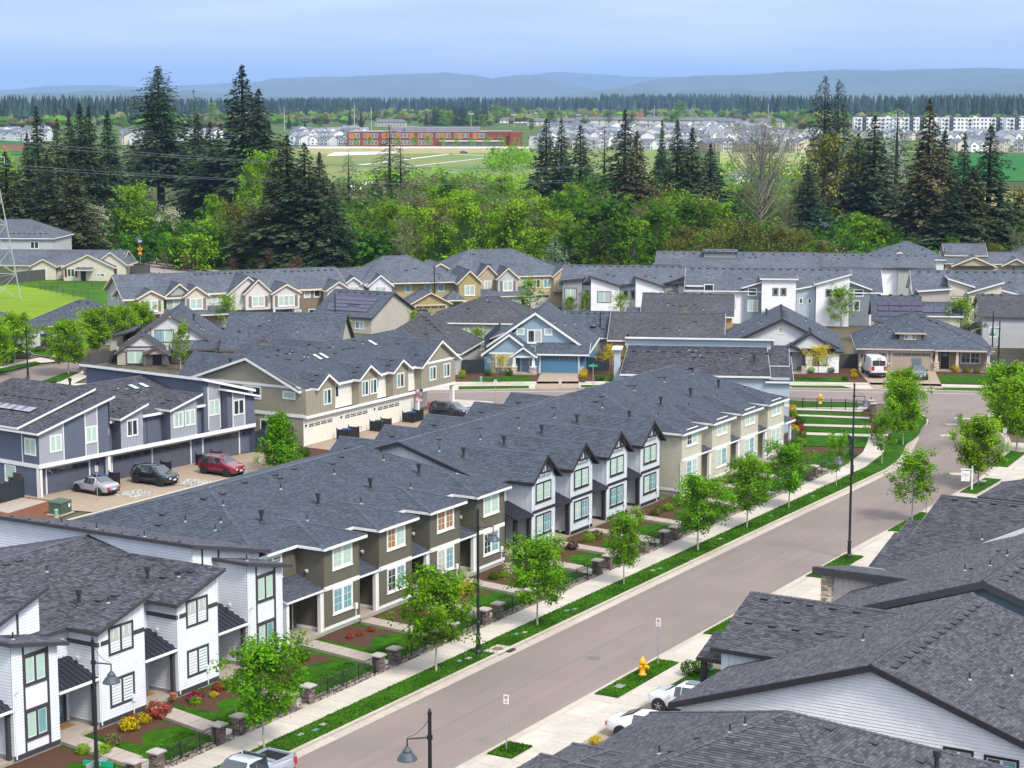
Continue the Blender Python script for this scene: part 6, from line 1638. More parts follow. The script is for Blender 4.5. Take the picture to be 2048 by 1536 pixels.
sheet('driveway',atp((40,706),(118,718),(165,716),(100,704)),.07,m_porch)
sheet('meadow',atp((-120,556),(170,548),(330,551),(420,590),(330,650),(100,640),(-120,620)),-.03,m_meadow)
sheet('mown_field',atp((-120,585),(25,569),(95,580),(170,596),(220,640),(-120,680)),-.01,m_mown)
sheet('verge',atp((200,508),(330,522),(480,541),(640,562),(760,575),(760,560),(600,530),(420,500),(250,490)),-.03,m_lawn)
sheet('verge',atp((190,510.5),(330,530),(480,549.5),(640,567.5),(760,580.5),(760,578),(640,565),(480,547),(330,527.5),(190,508)),.02,m_concrete)
sheet('median',atp((230,522),(400,544),(560,562),(560,564.5),(400,546.5),(230,524.5)),.03,m_mulch_red)
sheet('footpath',atp((290,520),(340,512),(345,507),(300,502),(302,500),(352,505),(352,514),(310,524)),.0,m_concrete)
sheet('bare_bank',atp((290,503),(360,506),(352,500),(300,498)),-.01,m_mulch_red)
sheet('wood_floor',[(-220,330),(230,330),(300,780),(-330,780)],-.08,m_wild)
sheet('dry_grass_bank',atp((860,560),(1120,575),(1120,530),(900,525)),-.05,m_dry);sheet('dry_grass_bank',atp((1420,520),(1700,520),(1680,440),(1460,450)),-.05,m_dry)
sheet('field',atp((500,392),(1330,392),(1330,297),(500,297)),-.1,material('far_meadow',(.085,.165,.016),.95,col2=(.17,.17,.045),vscale=.018,stretch=(1,.5,1),lowvar=.2,detail=6))
sheet('dirt_strip',atp((600,309),(1060,305),(1060,295),(600,297)),-.05,m_dry)
sheet('gravel_pad',atp((650,312),(780,308),(800,303),(670,304)),-.0,m_gravel_w);sheet('gravel_pad',atp((705,382),(760,372),(860,366),(830,357),(740,362),(700,370)),-.0,m_gravel_w);sheet('gravel_pad',atp((600,297),(1070,297),(1070,293),(600,293)),.05,m_gravel_w)
for a,b,w in(((720,330),(900,308),4),((900,308),(1010,313),4),((800,335),(980,315),2.5),((715,340),(800,337),2.5),((800,343),(950,345),2.5)):
 line('field_track',at(*a),at(*b),w,.0,m_gravel_w)
sheet('field',atp((1440,350),(1640,350),(1640,298),(1440,298)),-.1,material('dry_far_field',(.30,.27,.10),.95,col2=(.17,.24,.05),vscale=.02,detail=6))
sheet('crop_field',atp((1900,362),(2120,362),(2120,309),(1900,309)),-.1,m_crop)
sheet('field',atp((-100,310),(80,308),(80,278),(-100,280)),-.1,m_crop);sheet('bare_field',atp((-100,300),(60,302),(60,289),(-100,288)),-.05,m_mulch_red)
sheet('bare_field',atp((1700,430),(1960,420),(2120,420),(2120,380),(1900,385)),-.06,m_dry)
line('field_track',at(1440,300),at(2060,305),4,.0,m_gravel_w)
m_lid=material('utility_lid',(.30,.30,.27),.8,vary=.15,vscale=4);m_lidg=material('green_lid',(.10,.24,.20),.7)
for s_,t_,g in((-19.8,.95,0),(-18.8,1.2,1),(-17.8,1.0,0),(-3.9,1.0,1),(-3.1,1.2,0),(3.0,1.0,1),(3.6,1.25,0),(9.6,1.0,1),(10.2,1.3,0),(22.4,1.0,0),(23.2,1.2,1),(34.2,1.0,0),(44,1.1,1),(53,1.1,0)):
 x,y=st(s_,t_);mb=MB();mb.prism([st(s_-.22,t_-.15),st(s_+.22,t_-.15),st(s_+.22,t_+.15),st(s_-.22,t_+.15)],.11,.14)
 tag(mb.build('valve_lid',m_lidg if g else m_lid),('small green' if g else 'small grey')+' valve lid set in the grass strip along the left kerb','valve lid','valve lids in the left grass strip')
for s_,t_,lab in((-3.4,11.75,'grey meter lid in the grass by the near yellow hydrant'),(29.5,11.7,'grey meter lid in the grass by the right-hand lamp post'),(66.9,11.7,'pale meter lid in the grass beside the sale sign')):
 mb=MB();mb.prism([st(s_-.35,t_-.25),st(s_+.35,t_-.25),st(s_+.35,t_+.25),st(s_-.35,t_+.25)],.10,.145);tag(mb.build('meter_lid',m_lid),lab,'meter lid')
mb=MB();mb.prism(stp((-1.4,1.2),(.3,1.2),(.3,2.35),(-1.4,2.35)),.09,.15);r=mb.build('storm_drain',m_concrete,tint=True);tag(r,'concrete storm drain inlet with round rusty lid beside the lamp post','storm drain')
x,y=st(-.55,1.75);mb=MB();mb.lathe([(.36,.14),(.36,.165)],(x,y,0),18);inst('lid',mb.mesh('lid',material('rusty_iron',(.20,.10,.07),.8,vary=.2,vscale=10)),r)
mb=MB();mb.prism(stp((-.5,2.36),(.2,2.36),(.2,2.6),(-.5,2.6)),.02,.12);inst('inlet_mouth',mb.mesh('inlet_mouth',m_black),r)
def grass(name,areas,seed):
 r=np.random.RandomState(seed);Q,T=[],[]
 for s0,s1,t0,t1,n in areas:
  S,T_=r.uniform(s0,s1,n),r.uniform(t0,t1,n)
  C=np.stack([SO[0]+S*SD[0]+T_*SN[0],SO[1]+S*SD[1]+T_*SN[1],np.full(n,.12)],1);a=r.uniform(0,6.28,n);w=r.uniform(.015,.04,n);h=r.uniform(.03,.085,n)
  d=np.stack([np.cos(a)*w,np.sin(a)*w,np.zeros(n)],1);l=np.stack([r.normal(size=n)*.03,r.normal(size=n)*.03,h],1)
  Q.append(np.stack([C-d,C+d,C+d*.3+l,C-d*.3+l],1));T.append((.75+.5*(np.sin(S*1.3)*np.cos(T_*2.1)>-.2))*r.uniform(.6,1.5,n))
 o=link(bpy.data.objects.new(name,quad_mesh(name,np.concatenate(Q),np.concatenate(T),[material('grass_blade',(.045,.125,.007),.9,tint=True,spec=.05)])));o['kind']='stuff'
grass('grass',[(-38,66,.26,2.08,30000),(-5.3,2.7,11.15,12.6,3000),(-17.2,-15,11.15,12.6,1400),(9.4,16.5,11.15,12.6,2500),(26.7,34.4,11.15,12.6,2000),(43.8,51.5,11.15,12.6,2000)]+[(a,b,-4.7,-2.4,3200)for a,b in((-31.6,-28.6),(-26.5,-22.6),(-20.6,-16.4),(-14.4,-7.6),(-5.6,-.9),(.8,5.2),(7,11),(13,19),(21,24.8),(26.4,30.2),(32,36.2),(38.2,45.4))],31)
# ------------------------------------------------------------------ street furniture
def lamp_post(x,y,h,yaw,label,group='dark street lamps with hanging shades',solar=False):
 r=empty('street_lamp',x,y,yaw,.1);tag(r,label,'street lamp',group)
 b=MB();b.lathe([(.24,0),(.24,.12),(.15,.3),(.13,1.15),(.16,1.18),(.16,1.26),(.1,1.32)],n=14);b.build('base',m_black,r)
 b=MB();b.tube((0,0,1.2),(0,0,h),.1,.075,12);b.lathe([(.09,h-.1),(.09,h+.05),(.05,h+.08),(.05,h+.17)],n=10);b.build('pole',m_black,r)
 b=MB();z=h-1.05
 b.tube((0,0,z),(.95,0,z+.02),.035,n=8);b.lathe([(.12,z-.08),(.12,z+.1)],n=10)
 pts=[(.08+.85*(i/7),0,h-.35-.6*(1-(1-i/7)**2))for i in range(8)]
 for p,q in zip(pts,pts[1:]):b.tube(p,q,.014,n=5)
 b.tube((.95,0,z+.04),(.95,0,z-.3),.03,n=8);b.build('arm',m_black,r)
 b=MB();b.lathe([(.42,z-.86),(.41,z-.82),(.3,z-.64),(.2,z-.54),(.19,z-.46),(.1,z-.36),(.05,z-.28)],(.95,0,0),16);b.build('lamp_shade',m_lampshade,r)
 b=MB();b.lathe([(.36,z-.88),(.36,z-.85)],(.95,0,0),14);b.build('lens',m_skylight,r)
 return r
m_lampshade=material('lamp_shade_blue_grey',(0.050,0.062,0.075),0.5,spec=0.5)
lamp_post(*st(-1.9,1.15),9.0,-60+S_YAW+10,'tall dark street lamp between the taupe block and the storm drain')
lamp_post(*st(-35.2,.7),9.0,-20,'dark street lamp in front of the pale grey block with a green street name sign')
lamp_post(*at(862,1847),9.0,195,'dark street lamp at the bottom edge, its shade over the asphalt')
lamp_post(*st(33.6,11.75),9.0,178,'dark street lamp on the right-hand grass patch behind the stone pier')
lamp_post(*st(61.8,1.3),8.6,-10,'dark street lamp by the curved railing of the small park')
for u,v,h,yaw,lab in((56,758,6.2,170,'dark street lamp beside the round trees on the left road'),(321,640,7.2,190,'dark street lamp before the sage townhouse wall'),(671,680,6.5,180,'dark street lamp before the wide slate roof'),(869,632,7.6,0,'dark street lamp before the olive yellow townhouse'),(618,600,6.0,0,'dark street lamp left of the pale blue townhouses'),(958,600,5.6,180,'dark street lamp before the grey garage of the buttery townhouse'),(1200,705,5.4,180,'dark street lamp above the long slate roof right of the blue house'),(1505,630,5.6,0,'dark street lamp before the white square parapet'),(1983,735,7.0,180,'dark street lamp left of the grey garage fence at the right edge'),(1997,722,5.2,180,'shorter dark street lamp right beside another at the right edge'),(1992,835,8.6,170,'dark street lamp under the big maple at the right corner'),(287,535,7.4,180,'dark lamp pole by the yellow warning sign'),(668,548,8.2,180,'dark street lamp in front of the big dark fir'),(960,548,6.4,180,'dark lamp pole at the wood edge above the buttery townhouse'),(1141,560,6.8,0,'dark lamp pole beside the pale spruce'),(1452,520,6.4,180,'dark lamp pole at the willows above the grey roofline'),(188,500,6.8,0,'dark lamp pole under the grey blossoming tree'),(2025,590,5,0,'dark lamp pole in front of the cream row')):
 x,y=at(u,v);lamp_post(x,y,h,yaw,lab)
def text(name,body,size,mat,parent,loc,rot,extrude=.004,align='CENTER'):
 c=bpy.data.curves.new(name,'FONT');c.body=body;c.size=size;c.extrude=extrude;c.align_x=align;c.align_y='CENTER'
 c.materials.append(mat)
 t_=bpy.data.objects.new(name,c);COL.objects.link(t_)
 me=bpy.data.meshes.new_from_object(t_.evaluated_get(bpy.context.evaluated_depsgraph_get()))
 bpy.data.objects.remove(t_)
 o=link(bpy.data.objects.new(name,me),parent);o.location=loc;o.rotation_euler=rot
 return o
m_signg=material('sign_green',(0.0,0.30,0.17),0.4);m_signw=material('sign_white',(.78,.76,.77),0.4);m_signr=material('sign_red',(.50,.03,.04),0.4);m_signy=material('sign_yellow',(.75,.36,.01),0.4)
def name_sign(parent,z,yaw,body,w=1.1):
 b=MB();b.box(-w/2,-.02,z,w/2,.02,z+.26);o=inst('name_plate',b.mesh('name_plate',m_signg),parent,Matrix.Rotation(rad(yaw),4,'Z'))
 text('lettering',body,.17,m_signw,o,(0,-.026,z+.13),(math.pi/2,0,0))
 return o
r=empty('street_name_sign',*at(1186,778),0,.1);tag(r,'small green street name sign on a steel post across from the row','street sign')
b=MB();b.tube((0,0,0),(0,0,3.0),.04,n=8);b.build('post',m_galv,r);name_sign(r,2.55,2,'W. L    ',1.05)
r=empty('street_name_sign',*st(-35.0,.6),0,0);tag(r,'green and white street name plates clamped low on the lamp post at the bottom left','street sign')
name_sign(r,2.95,-12,'W. L',1.5)
b=MB();b.box(-.75,.05,3.0,.75,.08,3.26);inst('back_plate',b.mesh('back_plate',m_galv),r,Matrix.Rotation(rad(62),4,'Z'))
def np_sign(x,y,h,yaw,label):
 r=empty('parking_sign',x,y,yaw,.1);tag(r,label,'parking sign','parking signs on thin steel posts')
 b=MB();b.box(-.03,-.02,0,.03,.02,h);b.build('post',m_galv,r)
 b=MB();b.box(-.15,-.035,h-.5,.15,-.022,h);p=b.build('sign_plate',m_signw,r)
 b=MB()
 for i in range(14):
  a0,a1=i*2*math.pi/14,(i+1)*2*math.pi/14
  b.tube((.09*math.cos(a0),-.042,h-.15+.09*math.sin(a0)),(.09*math.cos(a1),-.042,h-.15+.09*math.sin(a1)),.011,n=4)
 b.tube((-.06,-.042,h-.09),(.06,-.042,h-.21),.011,n=4);inst('symbol',b.mesh('symbol',m_signr),p)
 text('lettering','P',.12,MATS['black_metal'],p,(0,-.04,h-.15),(math.pi/2,0,0));
 b=MB();b.box(-.1,-.041,h-.36,.1,-.036,h-.33);b.box(-.08,-.041,h-.43,.08,-.036,h-.4);inst('arrow',b.mesh('arrow',m_signr),p)
for s_,t_,h,lab in((-16.2,11.7,3.0,'thin parking sign on the nearest small grass patch'),(1.6,11.75,2.9,'thin parking sign beside the near yellow hydrant'),(51.0,11.8,2.7,'parking sign beside the right-hand maple above the charcoal gable'),(79.0,10.0,2.9,'parking sign on the curved grass strip at the right edge')):
 np_sign(*st(s_,t_),h,-22,lab)
np_sign(*at(1120,803),2.4,0,'parking sign at the cross street before the blue driveway');np_sign(*at(1990,790),2.2,0,'pale parking sign at the right-hand corner')
np_sign(*st(20.4,-50.6),3.0,-20,'thin steel sign post beside the silver saloon');np_sign(*at(723,895),2.1,0,'small red and white sign by the khaki block driveway')
np_sign(*at(991,815),3.0,0,'thin steel sign post at the cross street behind the slate roofs')
r=empty('sale_sign',*st(62.8,11.95),-8,.12);tag(r,'white estate agent sign hanging from a white post','sale sign')
b=MB();b.box(-.07,-.07,0,.07,.07,2.05);b.hexa([(-.07,-.07,2.05),(.07,-.07,2.05),(.07,.07,2.05),(-.07,.07,2.05),(-.03,-.03,2.12),(.03,-.03,2.12),(.03,.03,2.12),(-.03,.03,2.12)]);b.build('post',m_white,r)
b=MB();b.box(-1.0,-.05,1.72,-.07,.05,1.82);b.build('crossbar',m_white,r)
b=MB();b.box(-.93,-.015,.72,-.2,.015,1.62);b.tube((-.85,0,1.6),(-.85,0,1.74),.01,n=4);b.tube((-.28,0,1.6),(-.28,0,1.74),.01,n=4);p=b.build('sign_panel',m_signw,r)
b=MB()
for x0,z0,x1,z1 in((-.84,1.1,-.29,1.115),(-.84,1.385,-.29,1.4),(-.84,1.1,-.825,1.4),(-.305,1.1,-.29,1.4),(-.66,.9,-.46,.93)):b.box(x0,-.022,z0,x1,-.014,z1)
inst('border',b.mesh('border',m_dkgrey),p);text('lettering','TKSA',.15,m_dkgrey,p,(-.565,-.02,1.25),(math.pi/2,0,0))
r=empty('warning_sign',*at(281,532),0,0);tag(r,'yellow diamond pedestrian warning sign topped by a small solar panel','warning sign')
b=MB();b.tube((0,0,0),(0,0,5.0),.05,n=8);b.build('post',m_galv,r)
b=MB();b.hexa([(0,-.08,2.9),(.55,-.08,3.45),(0,-.08,4.0),(-.55,-.08,3.45),(0,-.05,2.9),(.55,-.05,3.45),(0,-.05,4.0),(-.55,-.05,3.45)]);b.build('diamond_plate',m_signy,r)
b=MB();b.box(-.1,-.1,3.25,.08,-.085,3.62);b.lathe([(.09,3.62),(.09,3.78)],(0,-.09,0),8);b.box(-.2,-.1,3.1,-.1,-.085,3.3);b.box(.06,-.1,3.1,.16,-.085,3.3);b.build('symbol',m_black,r)
b=MB();b.box(-.35,-.08,2.35,.35,-.05,2.8);b.build('lower_plate',m_signy,r)
b=MB();b.hexa([(-.4,-.3,4.85),(.4,-.3,4.85),(.4,.3,5.15),(-.4,.3,5.15),(-.4,-.3,4.9),(.4,-.3,4.9),(.4,.3,5.2),(-.4,.3,5.2)]);b.build('solar_panel',m_solar_g,r)
m_hyd=material('hydrant_yellow',(.72,.36,.005),.45,spec=.5,vary=.06,vscale=5)
def hydrant(x,y,label):
 r=empty('fire_hydrant',x,y,S_YAW,.1);tag(r,label,'fire hydrant','yellow fire hydrants')
 b=MB();b.lathe([(.2,-.02),(.2,.05),(.14,.07),(.13,.55),(.17,.57),(.17,.62),(.15,.7),(.1,.8),(.04,.84),(.04,.9)],n=14);b.build('barrel',m_hyd,r,True)
 b=MB();b.tube((-.14,0,.45),(-.27,0,.45),.07,n=10);b.tube((.14,0,.45),(.25,0,.45),.06,n=10);b.tube((0,-.13,.42),(0,-.27,.42),.09,n=10);b.build('outlet',m_hyd,r)
 b=MB();b.tube((-.27,0,.45),(-.31,0,.45),.08,n=6);b.tube((.25,0,.45),(.29,0,.45),.07,n=6);b.tube((0,-.27,.42),(0,-.32,.42),.1,n=6);b.build('outlet_cap',m_hyd,r)
 b=MB();b.lathe([(.16,-.1),(.16,-.02)],n=10);b.build('base',m_rubber,r)
 r.scale=(1.25,1.25,1.25)
hydrant(*st(-.7,11.86),'yellow fire hydrant on the near right-hand grass patch');hydrant(*at(1640,809),'yellow fire hydrant at the far side of the small park')
def pillar(s_,t_,h,label,yaw=S_YAW):
 r=empty('stone_pillar',*st(s_,t_),yaw,.12);tag(r,label,'stone pillar','stacked stone pillars along the front gardens')
 b=MB();b.box(-.26,-.26,0,.26,.26,h,0,.4);stack_stones(b,-.26,-.26,0,.26,.26,h,'flbr',.085)
 o=b.build('stones',m_stone_d,r,tint=True);o['kind']='stuff'
 b=MB();b.box(-.38,-.38,h,.38,.38,h+.07);b.hexa([(-.36,-.36,h+.07),(.36,-.36,h+.07),(.36,.36,h+.07),(-.36,.36,h+.07),(-.28,-.28,h+.13),(.28,-.28,h+.13),(.28,.28,h+.13),(-.28,.28,h+.13)]);b.build('cap',m_capstone,r)
def railing(pts,label,h=.95,z=.14,group='black iron railings along the front gardens'):
 r=empty('iron_railing',pts[0][0],pts[0][1],0,z);tag(r,label,'railing',group)
 L=resample(pts,.125);ox,oy=pts[0]
 pk,rl=MB(),MB()
 for i,(x,y)in enumerate(L):
  x-=ox;y-=oy
  pk.box(x-.009,y-.009,.06,x+.009,y+.009,h-.03)
 for a,b_ in zip(pts,pts[1:]):
  a=(a[0]-ox,a[1]-oy);b_=(b_[0]-ox,b_[1]-oy)
  for zz in(.08,h-.16,h-.02):rl.tube((*a,zz),(*b_,zz),.02,n=5)
 pk.build('pickets',m_black,r)['kind']='stuff';rl.build('rail',m_black,r)
 P=resample(pts,1.55)+[pts[-1]]
 pm=MB();pm.box(-.035,-.035,-.05,.035,.035,h+.06);pm=pm.mesh('post',m_black)
 for x,y in P:inst('post',pm,r,loc=(x-ox,y-oy,0))
pairs=[(-28.9,'left of the near street lamp'),(-22.25,'before the second pale grey entrance'),(-16.05,'before the third pale grey entrance'),(-7.35,'before the first taupe entrance'),(-.9,'beside the tall lamp before the taupe block'),(4.75,'before the third taupe entrance'),(10.6,'before the fourth taupe entrance'),(20.3,'before the first board and batten entrance'),(26.0,'before the second board and batten entrance'),(31.2,'before the third board and batten entrance'),(37.4,'before the fourth board and batten entrance'),(48.4,'before the first sage entrance'),(60.0,'before the third sage entrance')]
for c,w in pairs:
 pillar(c-.85,-1.95,.98,'stacked stone pillar on the near side of the path '+w);pillar(c+.85,-1.95,.98,'stacked stone pillar on the far side of the path '+w)
names=['between the first two garden paths','before the second pale grey lawn','before the third pale grey lawn','before the first taupe lawn','behind the tall lamp post','before the third taupe lawn','before the fourth taupe lawn','before the first board and batten lawn','before the second board and batten lawn','before the third board and batten lawn','before the fourth board and batten lawn','before the sage lawns']
for i in range(len(pairs)-1):
 railing([st(pairs[i][0]+1.15,-1.95),st(pairs[i+1][0]-1.15,-1.95)],'black iron railing '+names[i])
railing([st(-38,-1.95),st(pairs[0][0]-1.15,-1.95)],'black iron railing cut off by the bottom edge');railing([st(61.2,-1.95),st(68,-2.0),st(73,-3.0),st(77,-4.6),st(80,-6.5)],'curved black railing around the small park lawn',1.05)
railing([at(u,v)for u,v in((1577,818),(1712,823))],'black railing along the far side of the small park',1.15);railing([at(u,v)for u,v in((1712,823),(1738,824),(1742,818))],'short black railing turning to the park corner',1.15)
for s_,u,v in((0,1742,824),(1,1746,832)):
 p=to_st(at(u,v));pillar(p[0],p[1],1.1+.1*s_,('near' if s_ else 'far')+' dark stone pillar at the park corner by the railing',0)
def bin_pen(x,y,yaw,label):
 r=empty('bin_enclosure',x,y,yaw,.03);tag(r,label,'bin enclosure','black slatted bin enclosures in the alley')
 for a,b_,ax in(((-1.0,0),(1.0,0),0),((-1.0,0),(-1.0,1.3),1),((1.0,0),(1.0,1.3),1)):
  m=MB()
  n=12
  for i in range(n):
   k0,k1=i/n+.006,(i+1)/n-.006
   p,q=(a[0]+(b_[0]-a[0])*k0,a[1]+(b_[1]-a[1])*k0),(a[0]+(b_[0]-a[0])*k1,a[1]+(b_[1]-a[1])*k1)
   if ax==0:m.box(p[0],-.02,.05,q[0],.02,1.05)
   else:m.box(a[0]-.02,p[1],.05,a[0]+.02,q[1],1.05)
  m.build('slat_panel',m_black,r)['kind']='stuff'
 m=MB()
 for x_,y_ in((-1,0),(1,0),(-1,1.3),(1,1.3)):m.box(x_-.035,y_-.035,0,x_+.035,y_+.035,1.2)
 m.box(-1,-.03,1.12,1,.03,1.16);m.build('frame',m_rubber,r)
def bin_(x,y,yaw,mat,label):
 r=empty('wheelie_bin',x,y,yaw,.03);tag(r,label,'bin','wheelie bins in the alley pens')
 b=MB();b.hexa([(-.24,-.28,.08),(.24,-.28,.08),(.24,.28,.08),(-.24,.28,.08),(-.3,-.36,1.0),(.3,-.36,1.0),(.3,.34,1.0),(-.3,.34,1.0)]);b.build('body',m_dkgrey,r)
 b=MB();b.hexa([(-.33,-.4,1.0),(.33,-.4,1.0),(.33,.38,1.0),(-.33,.38,1.0),(-.3,-.34,1.1),(.3,-.34,1.1),(.3,.34,1.08),(-.3,.34,1.08)]);b.build('lid',mat,r)
 b=MB();b.tube((-.28,.36,.12),(-.22,.36,.12),.12,n=10);b.tube((.22,.36,.12),(.28,.36,.12),.12,n=10);b.build('wheel',m_rubber,r)
m_binb=material('bin_blue',(.02,.10,.32),.5);m_bing=material('bin_green',(.02,.10,.05),.5)
for s_,t_,y_,lab,bm_ in((25.6,-53.8,S_YAW-5,'silver saloon',m_binb),(31.8,-53.2,S_YAW-5,'black SUV',m_bing),(38.2,-52.6,S_YAW-5,'red SUV',m_bing),(56.2,-49.4,S_YAW,'first cream garage',m_binb),(62.0,-49.4,S_YAW,'second cream garage',m_bing),(68.3,-49.6,S_YAW,'flag',m_binb)):
 x,y=st(s_,t_);bin_pen(x,y,y_,'black slatted bin enclosure beside the '+lab)
 x,y=st(s_-.35,t_-.6);bin_(x,y,y_,bm_,('blue' if bm_ is m_binb else 'green')+'-lidded bin inside the enclosure beside the '+lab)
m_box=material('transformer_green',(.055,.095,.060),.6,vary=.1,vscale=2);m_boxl=material('pedestal_green',(.22,.36,.27),.6)
r=empty('transformer_box',*st(15.2,-49.9),S_YAW+10,.04);tag(r,'dark green transformer box on the red mulch beside the alley','transformer box')
b=MB();b.box(-.75,-.6,0,.75,.6,1.0);b.hexa([(-.8,-.65,1.0),(.8,-.65,1.0),(.8,.65,1.0),(-.8,.65,1.0),(-.75,-.6,1.08),(.75,-.6,1.08),(.75,.6,1.15),(-.75,.6,1.15)]);b.build('cabinet',m_box,r)
b=MB();b.box(-.9,-.75,-.03,.9,.75,.05);b.build('pad',m_concrete,r,tint=True);b=MB();b.box(.3,-.61,.5,.55,-.602,.8);b.build('label_plate',m_signw,r)
def pedestal(x,y,label):
 r=empty('utility_pedestal',x,y,10,.05);tag(r,label,'utility pedestal','pale green utility pedestals')
 b=MB();b.lathe([(.2,0),(.2,.1),(.15,.14),(.15,.6)],n=10);b.build('body',m_boxl,r);b=MB();b.lathe([(.18,.6),(.17,.68),(.06,.74)],n=10);b.build('cap',m_boxl,r)
pedestal(*st(13.7,-48.9),'pale green utility pedestal next to the dark transformer box');pedestal(*at(962,766),'pale green utility pedestal in the blue house garden');pedestal(*at(1421,1342),'pale green utility pedestal on the lawn behind the white pickup')
def plank_fence(pts,h,mat,label,bw=.15,posts=True,z=0,cap=False):
 r=empty('plank_fence',pts[0][0],pts[0][1],0,z);tag(r,label,'fence')
 ox,oy=pts[0];n=0;over=MB()
 for a,b_ in zip(pts,pts[1:]):
  L=math.hypot(b_[0]-a[0],b_[1]-a[1]);ang=math.atan2(b_[1]-a[1],b_[0]-a[0]);k=max(1,int(L/bw))
  bm=MB();bm.box(.004,-.012,0,L/k-.004,.012,h);me=bm.mesh('plank',mat)
  for i in range(k):
   M=Matrix.Translation((a[0]-ox+(b_[0]-a[0])*i/k,a[1]-oy+(b_[1]-a[1])*i/k,rnd.uniform(-.02,.02)))@Matrix.Rotation(ang,4,'Z')@Matrix.Rotation(rnd.uniform(-.03,.03),4,'Z')
   if n<60:inst('plank',me,r,M)
   else:
    for f in((0,1,5,4),(4,5,6,7),(2,3,7,6)):
     c=[Vector(v)for v in((.004,-.012,0),(L/k-.004,-.012,0),(L/k-.004,.012,0),(.004,.012,0),(.004,-.012,h),(L/k-.004,-.012,h),(L/k-.004,.012,h),(.004,.012,h))]
     over.poly([M@c[j]for j in f])
   n+=1
  rl=MB()
  for zz in(.3,h-.25):rl.box(0,.014,zz,L,.055,zz+.09)
  inst('rail',rl.mesh('rail',mat),r,Matrix.Translation((a[0]-ox,a[1]-oy,0))@Matrix.Rotation(ang,4,'Z'))
  pm=MB();pm.box(-.05,-.0,0,.05,.1,h+.08);pm=pm.mesh('post',mat)
  for x,y in resample([a,b_],2.4)+[b_]:inst('post',pm,r,loc=(x-ox,y-oy,0))
 if over.f:over.build('planks',mat,r)['kind']='stuff'
plank_fence([at(u,v)for u,v in((924,748),(966,748))],1.8,m_fence_d,'dark plank fence left of the blue house')
plank_fence([at(u,v)for u,v in((1172,743),(1218,743))],1.8,m_fence_d,'dark plank fence right of the blue house')
plank_fence([at(u,v)for u,v in((1673,736),(1714,736))],1.8,m_fence_g,'grey plank fence between the white and tan houses')
plank_fence([at(u,v)for u,v in((1980,738),(2026,738))],1.8,m_fence_g,'grey plank fence at the right edge beside the lamp posts')
plank_fence([st(45.3,-54.2),st(49.8,-54.6),st(50.3,-52.5)],1.8,m_fence_d,'dark green-black fence between the slate and khaki blocks')
plank_fence([at(u,v)for u,v in((168,752),(186,752))],1.8,m_fence_g,'short weathered grey fence at the corner of the slate block')
plank_fence([at(u,v)for u,v in((160,742),(178,732),(236,722))],1.5,m_fence_g,'grey fence running back to the craftsman house')
plank_fence([at(u,v)for u,v in((-30,724),(26,724))],1.9,m_fence_d,'dark fence at the left edge beside a round tree');plank_fence([at(u,v)for u,v in((82,695),(104,695))],1.9,m_fence_d,'dark gate fence by the stone corner pier')
plank_fence([at(u,v)for u,v in((-40,572),(120,557),(300,551))],2.0,m_fence_g,'long weathered plank fence behind the meadow');plank_fence([at(u,v)for u,v in((224,541),(298,549))],1.9,m_fence_g,'weathered plank fence beside the collector road')
plank_fence([st(12,-57),st(18.4,-57.2)],1.7,m_fence_d,'dark fence at the near end of the slate blue block')
plank_fence([st(72.4,-9.6),st(76,-10)],1.7,m_fence_g,'grey fence at the far end of the sage block');plank_fence([st(46.0,-11.4),st(47.5,-11.4)],1.6,m_fence_d,'dark narrow fence between the batten and sage blocks')
def wire_fence(pts,label):
 r=empty('wire_fence',*pts[0],0,0);tag(r,label,'fence');ox,oy=pts[0]
 pm=MB();pm.tube((0,0,0),(0,0,1.35),.035,n=6);pm=pm.mesh('post',m_black)
 for x,y in resample(pts,3.2):inst('post',pm,r,loc=(x-ox,y-oy,0))
 w=MB()
 for a,b_ in zip(pts,pts[1:]):
  for zz in[.15*i for i in range(1,9)]:w.tube((a[0]-ox,a[1]-oy,zz),(b_[0]-ox,b_[1]-oy,zz),.012,n=3)
 w.build('wires',m_black,r)['kind']='stuff'
wire_fence([at(u,v)for u,v in((80,579),(150,576),(230,578))],'black wire fence at the back of the meadow');wire_fence([at(u,v)for u,v in((80,579),(132,593),(200,597))],'black wire fence at the front of the meadow')
def pylon(x,y,h,w,yaw,label):
 r=empty('pylon',x,y,yaw,0);tag(r,label,'pylon','lattice power pylons')
 legs=MB();br=MB();arm=MB()
 W=lambda z:w*(1-z/h)**.8*.5+.45
 N=9;zs=[h*(1-(1-i/N)**1.25)*.98 for i in range(N+1)]
 c=lambda z,i:((-1,1,1,-1)[i]*W(z),(-1,-1,1,1)[i]*W(z),z)
 for a,b_ in zip(zs,zs[1:]):
  for i in range(4):
   legs.tube(c(a,i),c(b_,i),.1,n=4,caps=False);j=(i+1)%4
   br.tube(c(a,i),c(b_,j),.05,n=3,caps=False);br.tube(c(a,j),c(b_,i),.05,n=3,caps=False);br.tube(c(b_,i),c(b_,j),.05,n=3,caps=False)
 for zz,L in((h*.72,5.5),(h*.84,4.5),(h*.95,3.6)):
  for sx in(-1,1):
   for sy in(-.4,.4):arm.tube((sx*.5,sy,zz),(sx*L,0,zz+.5),.06,n=4);arm.tube((sx*.5,sy,zz+1.3),(sx*L,0,zz+.5),.05,n=4)
   arm.tube((sx*L,0,zz+.5),(sx*L,0,zz-.7),.06,n=5)
 legs.build('leg',m_pylon,r);br.build('bracing',m_pylon,r)['kind']='stuff';arm.build('crossarm',m_pylon,r)
 return[(Matrix.Rotation(rad(yaw),3,'Z')@Vector((sx*L,0,zz-.7)))+Vector((x,y,0))for zz,L in((h*.72,5.5),(h*.84,4.5))for sx in(-1,1)]
a0=at(-36,603);b0=at(1785,372)
